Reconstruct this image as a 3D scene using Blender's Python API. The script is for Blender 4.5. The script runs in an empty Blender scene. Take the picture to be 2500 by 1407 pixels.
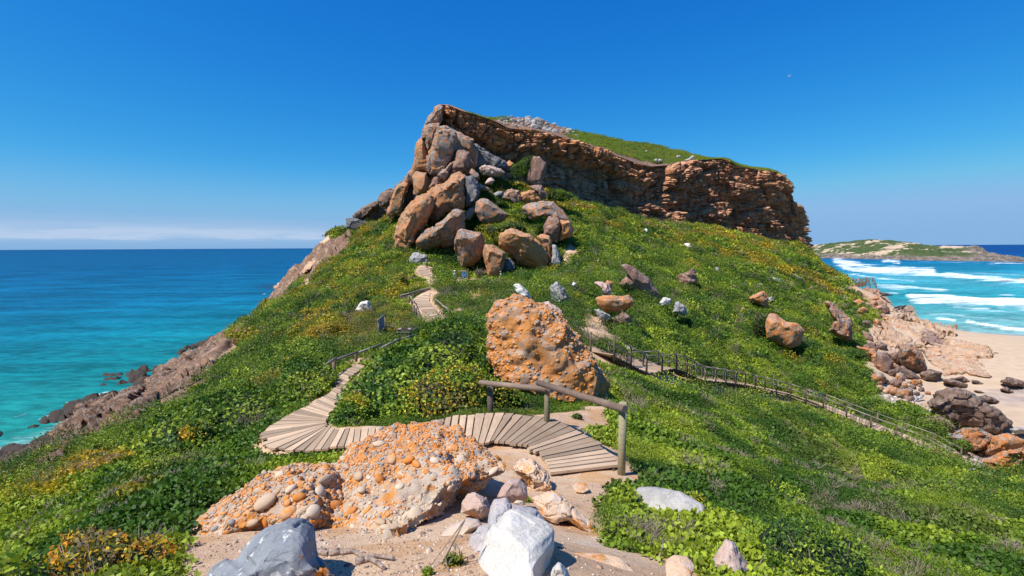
import bpy, bmesh, math, random
import numpy as np
from mathutils import Matrix, Vector, Euler
C = bpy.context; SC = C.scene; COL = SC.collection
rnd = random.Random(7); rng = np.random.default_rng(11)

# ---------------------------------------------------------------- camera, sky, sun, exposure
EYE = 22.0                      # eye height above the sea
F = 1200.0                      # focal length in pixels of a 2500 px wide frame
PITCH, ROLL = math.radians(4.764), math.radians(-0.30)
cd = bpy.data.cameras.new('camera'); cam = bpy.data.objects.new('camera', cd); COL.objects.link(cam)
cd.sensor_width = 36; cd.lens = 36 * F / 2500; cd.clip_start = .1; cd.clip_end = 60000
RM = Matrix.Rotation(math.pi/2 - PITCH, 3, 'X') @ Matrix.Rotation(ROLL, 3, 'Z')
cam.matrix_world = Matrix.Translation((0, 0, EYE)) @ RM.to_4x4()
SC.camera = cam
SUN = Vector((-0.47, -0.32, 0.82)).normalized()
el = math.asin(SUN.z); az = math.atan2(SUN.x, SUN.y)
w = bpy.data.worlds.new('World'); SC.world = w; w.use_nodes = True
nt = w.node_tree; nt.nodes.clear()
def wn(t, **k):
    n = nt.nodes.new(t)
    for a, b in k.items(): setattr(n, a, b)
    return n
sky = wn('ShaderNodeTexSky', sky_type='NISHITA', sun_disc=False, sun_elevation=el, sun_rotation=az, air_density=1.0, dust_density=0.3, ozone_density=3.0)
hsv = wn('ShaderNodeHueSaturation'); hsv.inputs['Saturation'].default_value = 1.12; hsv.inputs['Value'].default_value = 1.0; hsv.inputs['Hue'].default_value = .497
nt.links.new(sky.outputs[0], hsv.inputs['Color'])
# far cloud bank low over the sea
tc = wn('ShaderNodeTexCoord'); sep = wn('ShaderNodeSeparateXYZ'); nt.links.new(tc.outputs['Generated'], sep.inputs[0])
def wm(op, a, b=None, c=None, clamp=False):
    n = wn('ShaderNodeMath', operation=op, use_clamp=clamp)
    for i, v in enumerate((a, b, c)):
        if v is None: continue
        if isinstance(v, (int, float)): n.inputs[i].default_value = v
        else: nt.links.new(v, n.inputs[i])
    return n.outputs[0]
def wmr(v, a, b, c=0., d=1., s='SMOOTHSTEP'):
    n = wn('ShaderNodeMapRange', interpolation_type=s)
    nt.links.new(v, n.inputs[0])
    for i, x in enumerate((a, b, c, d)): n.inputs[1+i].default_value = x
    return n.outputs[0]
mp = wn('ShaderNodeMapping'); mp.inputs['Scale'].default_value = (7, 7, 75); nt.links.new(tc.outputs['Generated'], mp.inputs[0])
no = wn('ShaderNodeTexNoise'); no.inputs['Scale'].default_value = 1; no.inputs['Detail'].default_value = 9; no.inputs['Roughness'].default_value = .62; nt.links.new(mp.outputs[0], no.inputs[0])
mp2 = wn('ShaderNodeMapping'); mp2.inputs['Scale'].default_value = (2.2, 2.2, 30); nt.links.new(tc.outputs['Generated'], mp2.inputs[0])
no2 = wn('ShaderNodeTexNoise'); no2.inputs['Scale'].default_value = 1; no2.inputs['Detail'].default_value = 4; nt.links.new(mp2.outputs[0], no2.inputs[0])
side = wmr(sep.outputs[0], -.02, -.55)
zz = wm('ADD', sep.outputs[2], wm('MULTIPLY', wm('SUBTRACT', no.outputs[0], .5), .016))
topz = wm('ADD', wm('MULTIPLY', side, .016), .021)
band = wm('MULTIPLY', wmr(zz, .012, .020), wmr(wm('SUBTRACT', zz, topz), -.012, .010, 1, 0))
veil = wm('MULTIPLY', wmr(wm('SUBTRACT', zz, topz), .002, .026, 1, 0), wmr(zz, .0, .02))
cl = wm('MULTIPLY', wm('ADD', wm('MULTIPLY', band, wmr(no.outputs[0], .34, .64, .25, 1.)), wm('MULTIPLY', veil, .28), clamp=True), wmr(side, 0, .35))
cl = wm('MULTIPLY', cl, wmr(sep.outputs[1], .0, .3))
hz = wn('ShaderNodeMix', data_type='RGBA'); hz.inputs[7].default_value = (1.95, 3.7, 6.3, 1)
bg = wn('ShaderNodeBackground'); bg.inputs[1].default_value = .089
mixw = wn('ShaderNodeMix', data_type='RGBA'); mixw.inputs[7].default_value = (4.6, 5.6, 7.2, 1)
nt.links.new(wm('MULTIPLY', cl, .74), mixw.inputs[0])
grade = wn('ShaderNodeMix', data_type='RGBA', blend_type='MULTIPLY'); grade.inputs[0].default_value = 1; grade.inputs[7].default_value = (.50, .93, 1.32, 1)
nt.links.new(hsv.outputs[0], grade.inputs[6])
sc_ = wn('ShaderNodeSeparateColor'); cc_ = wn('ShaderNodeCombineColor'); nt.links.new(grade.outputs[2], sc_.inputs[0])   # camera's rendering of the blue: tone curve per channel over the whole sky
for i, (k_, p_, m_) in enumerate(((3.0, 1.95, .31), (.85, 1.0, .55), (.83, .48, .84))): nt.links.new(wm('DIVIDE', wm('MINIMUM', wm('MULTIPLY', wm('POWER', wm('MULTIPLY', sc_.outputs[i], .12), p_), k_), m_), .12), cc_.inputs[i])
nt.links.new(cc_.outputs[0], hz.inputs[6]); nt.links.new(wmr(sep.outputs[2], .0, .16, .85, 0), hz.inputs[0]); nt.links.new(hz.outputs[2], mixw.inputs[6])
nt.links.new(mixw.outputs[2], bg.inputs[0])
ow = wn('ShaderNodeOutputWorld'); nt.links.new(bg.outputs[0], ow.inputs[0])
sd = bpy.data.lights.new('sun', 'SUN'); sd.energy = 5.0; sd.angle = math.radians(.5); sd.color = (1, .955, .89)
so = bpy.data.objects.new('sun', sd); so.rotation_euler = SUN.to_track_quat('Z', 'Y').to_euler(); COL.objects.link(so)
SC.view_settings.view_transform = 'Standard'; SC.view_settings.look = 'None'; SC.view_settings.exposure = .42; SC.view_settings.gamma = 1; SC.view_settings.use_curve_mapping = False
SC.render.engine = 'CYCLES'; SC.cycles.max_bounces = 5; SC.cycles.transparent_max_bounces = 4; SC.cycles.use_denoising = True

# ---------------------------------------------------------------- numpy tools
R3 = np.array([list(r) for r in RM])
def P(px, py, Y):
    """the point of the ray through a photograph pixel that lies Y metres ahead"""
    px = np.asarray(px, float); py = np.asarray(py, float); Y = np.asarray(Y, float)
    d = np.stack([(px-1250)/F, (703.5-py)/F, -np.ones_like(px)], -1) @ R3.T
    return d / d[..., 1:2] * Y[..., None] + np.array([0, 0, EYE])
def proj(W):
    q = (W - np.array([0, 0, EYE])) @ R3
    z = np.where(q[..., 2] < -.05, -q[..., 2], .05)
    return 1250 + F*q[..., 0]/z, 703.5 - F*q[..., 1]/z
def _h(ix, iy, iz, s):
    n = (ix*374761393 + iy*668265263 + iz*2147483647 + s*974634777) & 0xffffffff
    n = ((n ^ (n >> 13)) * 1274126177) & 0xffffffff
    n = ((n ^ (n >> 16)) * 2246822519) & 0xffffffff
    return ((n ^ (n >> 15)) & 0xffffff) / float(0x1000000)
def vn(p, s=0):
    """value noise, -1..1, p N x 3"""
    i = np.floor(p).astype(np.int64); f = p - i; f = f*f*f*(f*(f*6-15)+10)
    x, y, z = i[..., 0], i[..., 1], i[..., 2]; a, b, c = f[..., 0], f[..., 1], f[..., 2]
    def L(t, u, v): return u + (v-u)*t
    r = L(c, L(b, L(a, _h(x, y, z, s), _h(x+1, y, z, s)), L(a, _h(x, y+1, z, s), _h(x+1, y+1, z, s))),
          L(b, L(a, _h(x, y, z+1, s), _h(x+1, y, z+1, s)), L(a, _h(x, y+1, z+1, s), _h(x+1, y+1, z+1, s))))
    return r*2-1
def fbm(p, o=4, s=0, g=.5):
    r = 0; a = 1; t = 0
    for k in range(o): r = r + a*vn(p*(2.03**k) + 17.3*k, s+k); t += a; a *= g
    return r/t
def cell(p, s=0):
    """F1, F2 and a random number of the nearest cell"""
    i = np.floor(p).astype(np.int64); f1 = np.full(len(p), 9.); f2 = f1.copy(); cid = np.zeros(len(p))
    for dx in (-1, 0, 1):
        for dy in (-1, 0, 1):
            for dz in (-1, 0, 1):
                j = i + (dx, dy, dz); x, y, z = j.T
                q = j + np.stack([_h(x, y, z, s), _h(x, y, z, s+1), _h(x, y, z, s+2)], -1)
                d = np.sqrt(((q-p)**2).sum(1)); n = d < f1
                f2 = np.where(n, f1, np.minimum(f2, d)); cid = np.where(n, _h(x, y, z, s+3), cid); f1 = np.where(n, d, f1)
    return f1, f2, cid
def sst(x, a, b):
    t = np.clip((x-a)/(b-a), 0, 1); return t*t*(3-2*t)
def inpoly(x, y, poly):
    r = np.zeros(x.shape, bool); n = len(poly)
    for i in range(n):
        x1, y1 = poly[i]; x2, y2 = poly[(i+1) % n]
        if y1 == y2: continue
        k = ((y1 > y) != (y2 > y)) & (x < (x2-x1)*(y-y1)/(y2-y1)+x1); r ^= k
    return r
def segdist(x, y, pts):
    """distance to a polyline (world plan) and how far along it"""
    best = np.full(x.shape, 1e9); s0 = 0; al = np.zeros(x.shape)
    for (a, b), (c, d) in zip(pts[:-1], pts[1:]):
        L = math.hypot(c-a, d-b)+1e-9; t = np.clip(((x-a)*(c-a)+(y-b)*(d-b))/L**2, 0, 1)
        q = np.hypot(x-a-t*(c-a), y-b-t*(d-b)); m = q < best; best = np.where(m, q, best); al = np.where(m, s0+t*L, al); s0 += L
    return best, al
def zf(k, ox, oy):
    return lambda *pts: [(ox + x/k, oy + y/k) for x, y in pts]
# photograph enlargements that outlines were read from
Z1 = zf(2.605, 800, 220); Z2 = zf(3.127, 1350, 250); Z3 = zf(5.4125, 1000, 240); ZB = zf(2.513, 500, 600); ZM = zf(2.513, 1100, 640)
Z5 = zf(2.269, 1700, 560); Z6 = zf(5.862, 640, 520); ZL = zf(2.1414, 0, 750); Z7 = zf(4.397, 840, 380); Z8 = zf(4.397, 1100, 380)
Z9 = zf(6.397, 1400, 640); ZP = zf(6.395, 960, 640); ZF = zf(2.7778, 400, 1000); ZG = zf(2.7778, 1200, 1000); ZW = zf(5.952, 1000, 1180); ZS = zf(4.808, 1440, 830)

# ---------------------------------------------------------------- mesh / object tools
def mk_mesh(name, V, Fc, smooth=True, mats=(), colors=None, fl=None):
    me = bpy.data.meshes.new(name); V = np.ascontiguousarray(V, np.float32); Fc = np.asarray(Fc, np.int32); k = Fc.shape[1]
    me.vertices.add(len(V)); me.vertices.foreach_set('co', V.ravel())
    me.loops.add(Fc.size); me.loops.foreach_set('vertex_index', Fc.ravel())
    me.polygons.add(len(Fc)); me.polygons.foreach_set('loop_start', np.arange(0, Fc.size, k, dtype=np.int32)); me.polygons.foreach_set('loop_total', np.full(len(Fc), k, np.int32))
    if smooth: me.polygons.foreach_set('use_smooth', np.ones(len(Fc), bool))
    for n, a in (colors or {}).items():
        at = me.attributes.new(n, 'FLOAT_COLOR', 'POINT'); a = np.asarray(a, np.float32)
        if a.shape[1] == 3: a = np.c_[a, np.ones(len(a), np.float32)]
        at.data.foreach_set('color', np.ascontiguousarray(a).ravel())
    for n, a in (fl or {}).items():
        me.attributes.new(n, 'FLOAT', 'POINT').data.foreach_set('value', np.ascontiguousarray(a, dtype=np.float32))
    for m in mats: me.materials.append(m)
    me.update(calc_edges=True); return me
def put(o, parent=None):
    COL.objects.link(o)
    if parent is not None: o.parent = parent
    return o
def tag(o, label=None, cat=None, group=None, kind=None):
    if label: o['label'] = label
    if cat: o['category'] = cat
    if group: o['group'] = group
    if kind: o['kind'] = kind
    return o
def empty(name, loc, rz=0, label=None, cat=None, group=None, kind=None):
    o = bpy.data.objects.new(name, None); o.empty_display_size = .2; o.location = loc; o.rotation_euler = (0, 0, rz); COL.objects.link(o)
    return tag(o, label, cat, group, kind)
def obj_at(name, V, Fc, mat, parent=None, origin=None, smooth=True, **k):
    V = np.asarray(V, float)
    if origin is None: origin = np.array([V[:, 0].mean(), V[:, 1].mean(), V[:, 2].min()])
    me = mk_mesh(name, V-origin, Fc, smooth, [mat], **k); o = bpy.data.objects.new(name, me); o.location = origin
    if parent is not None:
        o.location = Vector(origin) - parent.location
    return put(o, parent)
BOXF = np.array([(0, 1, 3, 2), (4, 6, 7, 5), (0, 4, 5, 1), (2, 3, 7, 6), (0, 2, 6, 4), (1, 5, 7, 3)])
class MB:
    def __init__(s): s.v = []; s.f = []; s.n = 0
    def add(s, V, Fc):
        s.v.append(np.asarray(V, float)); s.f += [tuple(int(i)+s.n for i in f) for f in Fc]; s.n += len(V)
    def box(s, c, size, rot=None):
        q = np.array([(x, y, z) for x in (-.5, .5) for y in (-.5, .5) for z in (-.5, .5)])*size
        if rot is not None: q = q @ np.array(rot).T
        s.add(q+np.array(c), BOXF)
    def tube(s, a, b, r0, r1=None, n=8):
        a = np.array(a, float); b = np.array(b, float); r1 = r0 if r1 is None else r1
        d = (b-a)/np.linalg.norm(b-a); u = np.cross(d, (0, 0, 1) if abs(d[2]) < .9 else (1, 0, 0)); u /= np.linalg.norm(u); v = np.cross(d, u)
        t = np.arange(n)*2*math.pi/n; ring = np.outer(np.cos(t), u)+np.outer(np.sin(t), v)
        V = np.vstack([a+ring*r0, b+ring*r1]); f = [(i, (i+1) % n, n+(i+1) % n, n+i) for i in range(n)]
        s.add(V, f+[tuple(range(n))[::-1], tuple(range(n, 2*n))])
    def build(s, name, mat, parent=None, smooth=False, origin=None):
        V = np.vstack(s.v)
        if origin is None: origin = np.array([V[:, 0].mean(), V[:, 1].mean(), V[:, 2].min()])
        me = bpy.data.meshes.new(name); me.from_pydata([tuple(x) for x in V-origin], [], s.f); me.materials.append(mat)
        if smooth:
            for p in me.polygons: p.use_smooth = len(p.vertices) == 4
        o = bpy.data.objects.new(name, me); o.location = Vector(origin) - (parent.location if parent is not None else Vector((0, 0, 0)))
        if parent is not None and parent.rotation_euler.z: raise ValueError
        return put(o, parent)
_ico = {}
def ico(n):
    if n not in _ico:
        b = bmesh.new(); bmesh.ops.create_icosphere(b, subdivisions=n, radius=1); b.verts.ensure_lookup_table()
        _ico[n] = (np.array([v.co[:] for v in b.verts]), np.array([[v.index for v in f.verts] for f in b.faces])); b.free()
    return _ico[n]
def vnormals(V, Fc):
    n = np.cross(V[Fc[:, 1]]-V[Fc[:, 0]], V[Fc[:, 2]]-V[Fc[:, 0]]); r = np.zeros_like(V)
    for k in range(Fc.shape[1]): np.add.at(r, Fc[:, k], n)
    return r/(np.linalg.norm(r, axis=1, keepdims=True)+1e-12)

# ---------------------------------------------------------------- materials
def lin(r, g, b): return tuple(((c/255+.055)/1.055)**2.4 if c > 10 else c/255/12.92 for c in (r, g, b)) + (1,)
class Mat:
    def __init__(s, name, rough=.8, spec=.3):
        s.m = bpy.data.materials.new(name); s.m.use_nodes = True; s.t = s.m.node_tree; s.b = s.t.nodes['Principled BSDF']
        s.b.inputs['Roughness'].default_value = rough; s.b.inputs['Specular IOR Level'].default_value = spec
    def n(s, t, **k):
        x = s.t.nodes.new(t)
        for a, b in k.items(): setattr(x, a, b)
        return x
    def l(s, a, b): s.t.links.new(a, b)
    def set(s, inp, v):
        if isinstance(v, (int, float)): inp.default_value = v
        elif isinstance(v, tuple): inp.default_value = v if len(v) == 4 or inp.type == 'VECTOR' else v+(1,)
        else: s.l(v, inp)
    def pos(s, scale=(1, 1, 1), obj=False):
        src = s.n('ShaderNodeTexCoord').outputs['Object'] if obj else s.n('ShaderNodeNewGeometry').outputs['Position']
        m = s.n('ShaderNodeMapping'); m.inputs['Scale'].default_value = scale; s.l(src, m.inputs[0]); return m.outputs[0]
    def noise(s, v, sc, det=6, rough=.55, dist=0):
        x = s.n('ShaderNodeTexNoise'); s.l(v, x.inputs['Vector']); x.inputs['Scale'].default_value = sc; x.inputs['Detail'].default_value = det
        x.inputs['Roughness'].default_value = rough; x.inputs['Distortion'].default_value = dist; return x.outputs[0]
    def vor(s, v, sc, feat='F1', rand=1, out='Distance'):
        x = s.n('ShaderNodeTexVoronoi', feature=feat); s.l(v, x.inputs['Vector']); x.inputs['Scale'].default_value = sc; x.inputs['Randomness'].default_value = rand; return x.outputs[out]
    def mr(s, v, a, b, c=0., d=1.):
        x = s.n('ShaderNodeMapRange', interpolation_type='SMOOTHSTEP'); s.l(v, x.inputs[0])
        for i, q in enumerate((a, b, c, d)): s.set(x.inputs[1+i], q)
        return x.outputs[0]
    def mix(s, f, a, b, mode='MIX'):
        x = s.n('ShaderNodeMix', data_type='RGBA', blend_type=mode); s.set(x.inputs[0], f); s.set(x.inputs[6], a); s.set(x.inputs[7], b); return x.outputs[2]
    def math(s, op, a, b=0., clamp=False):
        x = s.n('ShaderNodeMath', operation=op, use_clamp=clamp); s.set(x.inputs[0], a); s.set(x.inputs[1], b); return x.outputs[0]
    def attr(s, name, typ='GEOMETRY', out='Color'):
        x = s.n('ShaderNodeAttribute', attribute_name=name, attribute_type=typ); return x.outputs[out]
    def bump(s, h, st=.5, dist=.05):
        x = s.n('ShaderNodeBump'); x.inputs['Strength'].default_value = st; x.inputs['Distance'].default_value = dist; s.l(h, x.inputs['Height']); s.l(x.outputs[0], s.b.inputs['Normal'])
    def color(s, c): s.set(s.b.inputs['Base Color'], c); return s.m
def sl(v): return (v, v, v)
def rock_mat(name, a, b, lich, la, white=.25, dark=.3, sc=1., bump=.06, streak=.5, crack=1., dk=(.035, .032, .03), wc=(.52, .50, .47), spots=0, crust=None, low=None):
    m = Mat(name, .88, .2); p = m.pos()
    n1 = m.noise(p, .55*sc, 7, .6); n2 = m.noise(p, 1.5*sc, 9, .68, .3); n3 = m.noise(m.pos((2.2, 2.2, .35)), .9*sc, 6, .6)
    n4 = m.noise(p, 9*sc, 8, .7); nf = m.noise(p, 34*sc, 5, .7)
    c = m.mix(m.mr(n1, .36, .64), a, b)
    c = m.mix(m.mr(m.math('ADD', n2, m.math('MULTIPLY', n4, .35)), .675+(.5-la)*.42, .735+(.5-la)*.42), c, lich)
    nz = m.n('ShaderNodeSeparateXYZ'); m.l(m.n('ShaderNodeNewGeometry').outputs['Normal'], nz.inputs[0])
    up = m.mr(nz.outputs[2], .25, .85)
    n5 = m.noise(m.pos((1.3, 1, 1)), 2.3*sc, 8, .7)
    c = m.mix(m.math('MULTIPLY', m.math('MULTIPLY', m.math('ADD', m.math('MULTIPLY', up, .75), .25), m.mr(n5, .46, .6)), white), c, wc)
    c = m.mix(m.math('MULTIPLY', m.mr(n3, .52, .68), streak*dark*2, True), c, dk)
    c = m.mix(m.math('MULTIPLY', m.mr(n4, .58, .72), dark), c, dk)
    wp = m.mix(.12/sc, p, m.n('ShaderNodeTexNoise').outputs[1], 'ADD')
    cr = m.vor(m.mix(.5/sc, p, m.noise(p, 1.2*sc, 4), 'ADD'), .62*sc, 'DISTANCE_TO_EDGE')
    ck = m.mr(cr, .0, .035, 1, 0)
    c = m.mix(m.math('MULTIPLY', ck, .16*crack), c, dk)
    if low:
        sz_ = m.n('ShaderNodeSeparateXYZ'); m.l(p, sz_.inputs[0]); lm = m.mr(m.math('ADD', m.math('ADD', sz_.outputs[2], m.math('MULTIPLY', sz_.outputs[0], -low[3])), m.math('MULTIPLY', m.math('SUBTRACT', n2, .5), .9)), low[0], low[1], 1, 0)
        c = m.mix(m.math('MULTIPLY', lm, .88), c, m.mix(m.mr(n4, .4, .6), low[2], (.50, .38, .24)))
    if spots: c = m.mix(m.math('MULTIPLY', m.mr(m.noise(p, spots, 3, .5, .4), .625, .67), .75), c, (.60, .59, .54))
    if crust:
        sx_ = m.n('ShaderNodeSeparateXYZ'); m.l(p, sx_.inputs[0]); cm_ = m.math('ADD', m.mr(m.math('ADD', m.math('MULTIPLY', sx_.outputs[0], 1/sc), m.math('MULTIPLY', n2, .3)), crust[0], crust[1]), m.math('MULTIPLY', m.math('SUBTRACT', n4, .5), 2.2))
        c = m.mix(m.mr(cm_, .62, .8), c, m.mix(m.mr(m.noise(p, 8, 5), .4, .6), (.60, .19, .02), (.10, .08, .07)))
    c = m.mix(.55, c, m.mr(nf, .25, .75, .72, 1.28), 'MULTIPLY')
    h = m.math('SUBTRACT', m.math('ADD', m.math('MULTIPLY', n4, 1.), m.math('MULTIPLY', nf, .35)), m.math('MULTIPLY', ck, .25*crack))
    m.bump(h, .8, bump/sc*1.6); return m.color(c)
ORG = (.56, .20, .045); ORG2 = (.50, .205, .075); RUST = (.30, .105, .055); TAN = (.44, .30, .18); GRY = (.215, .18, .15); LGR = (.36, .34, .32)
MR = dict(
    orange=rock_mat('lichen_orange_rock', (.34, .22, .14), (.40, .25, .15), ORG, .6, .3, .3, 1, .07),
    tanrock=rock_mat('tan_sandstone', (.33, .21, .12), (.38, .26, .165), ORG2, .62, .3, .42, .7, .13),
    greyor=rock_mat('grey_orange_sandstone', GRY, (.27, .22, .185), ORG2, .56, .6, .5, .7, .13),
    grey=rock_mat('grey_quartzite', (.24, .23, .22), (.32, .30, .28), (.30, .20, .13), .05, .6, .25, 1.4, .04),
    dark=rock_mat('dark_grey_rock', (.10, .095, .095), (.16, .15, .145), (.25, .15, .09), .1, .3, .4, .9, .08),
    white=rock_mat('white_quartzite', (.54, .495, .43), (.62, .575, .51), (.52, .38, .30), .08, .8, .06, 2.2, .03, .2, .55, (.2, .19, .18), (.64, .60, .54)),
    rust=rock_mat('rust_red_sandstone', (.22, .12, .085), (.30, .17, .12), (.46, .19, .08), .3, .4, .45, .7, .1),
    brown=rock_mat('brown_strata_rock', (.19, .115, .08), (.25, .16, .115), (.36, .20, .11), .2, .25, .5, .7, .12),
    shore=rock_mat('dark_shore_rock', (.14, .080, .050), (.25, .14, .085), (.40, .22, .12), .40, .35, .7, 1.0, .16, .6, .6),
    pink=rock_mat('pink_sandstone', (.46, .30, .24), (.50, .36, .28), (.52, .27, .12), .15, .4, .2, 2.0, .03),
    peach=rock_mat('peach_slab_rock', (.46, .29, .175), (.52, .36, .24), (.54, .22, .08), .42, .3, .3, .9, .08),
    cliff=rock_mat('cliff_sandstone', (.20, .105, .065), (.26, .17, .12), (.46, .19, .075), .28, .18, .55, .42, .22, .7),
    nodule=rock_mat('orange_nodule_rock', (.27, .175, .11), (.35, .22, .14), (.47, .19, .05), .62, .35, .38, 1.7, .05, .1, .3),
)
def simple(name, c, rough=.7, var=.12, sc=20, spec=.3):
    m = Mat(name, rough, spec); n = m.noise(m.pos(), sc, 4); return m.color(m.mix(1., c, m.mr(n, .3, .7, 1-var, 1+var), 'MULTIPLY'))
def wood(name, a, b, dk, sc=1.):
    m = Mat(name, .8, .2); oi = m.n('ShaderNodeObjectInfo'); v = m.n('ShaderNodeVectorMath', operation='ADD'); m.l(m.pos((2.2*sc, 34*sc, 34*sc), True), v.inputs[0]); m.l(oi.outputs['Location'], v.inputs[1])
    n = m.noise(v.outputs[0], 1, 7, .6); c = m.mix(m.mr(n, .3, .7), a, b)
    c = m.mix(m.mr(n, .62, .72, 0, .7), c, dk)
    c = m.mix(1., c, m.mr(oi.outputs['Random'], 0, 1, .60, 1.22), 'MULTIPLY')
    c = m.mix(m.mr(m.noise(m.pos((1, 1, 1)), 3.1, 5), .45, .7, 0, .35), c, (.33, .25, .17, 1)); m.bump(n, .5, .006); return m.color(c)
M_PLANK = wood('weathered_plank_wood', (.40, .275, .175), (.50, .36, .245), (.14, .09, .055))
M_POST = wood('dark_post_wood', (.085, .062, .045), (.15, .115, .085), (.03, .022, .018))
M_RAIL = wood('brown_rail_wood', (.20, .135, .10), (.30, .215, .165), (.06, .04, .03))
M_GREENPOST = wood('green_treated_wood', (.19, .165, .095), (.27, .235, .14), (.12, .10, .06))
M_GREYRAIL = wood('grey_rail_wood', (.24, .20, .16), (.36, .31, .26), (.08, .06, .05))
def leaf_mat(name, attr_type, attr='tint'):
    m = Mat(name, .5, .22); t = m.attr(attr, attr_type)
    lv = m.attr('lv', 'GEOMETRY', 'Fac'); c = m.mix(1., t, m.mr(lv, 0, 1, .6, 1.5), 'MULTIPLY')
    m.color(c); tr = m.n('ShaderNodeBsdfTranslucent'); m.l(m.mix(1., c, (1.25, 1.15, .5, 1), 'MULTIPLY'), tr.inputs[0])
    ms = m.n('ShaderNodeMixShader'); ms.inputs[0].default_value = .28; m.l(m.b.outputs[0], ms.inputs[1]); m.l(tr.outputs[0], ms.inputs[2]); m.l(ms.outputs[0], m.t.nodes['Material Output'].inputs[0]); return m.m
M_LEAFI = leaf_mat('ground_cover_leaf', 'INSTANCER'); M_LEAF = leaf_mat('shrub_leaf', 'GEOMETRY')
M_TWIG = simple('grey_twig', (.22, .175, .13, 1), .8, .3); M_STEM = simple('brown_stem', (.11, .08, .06, 1), .85, .3)

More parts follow.
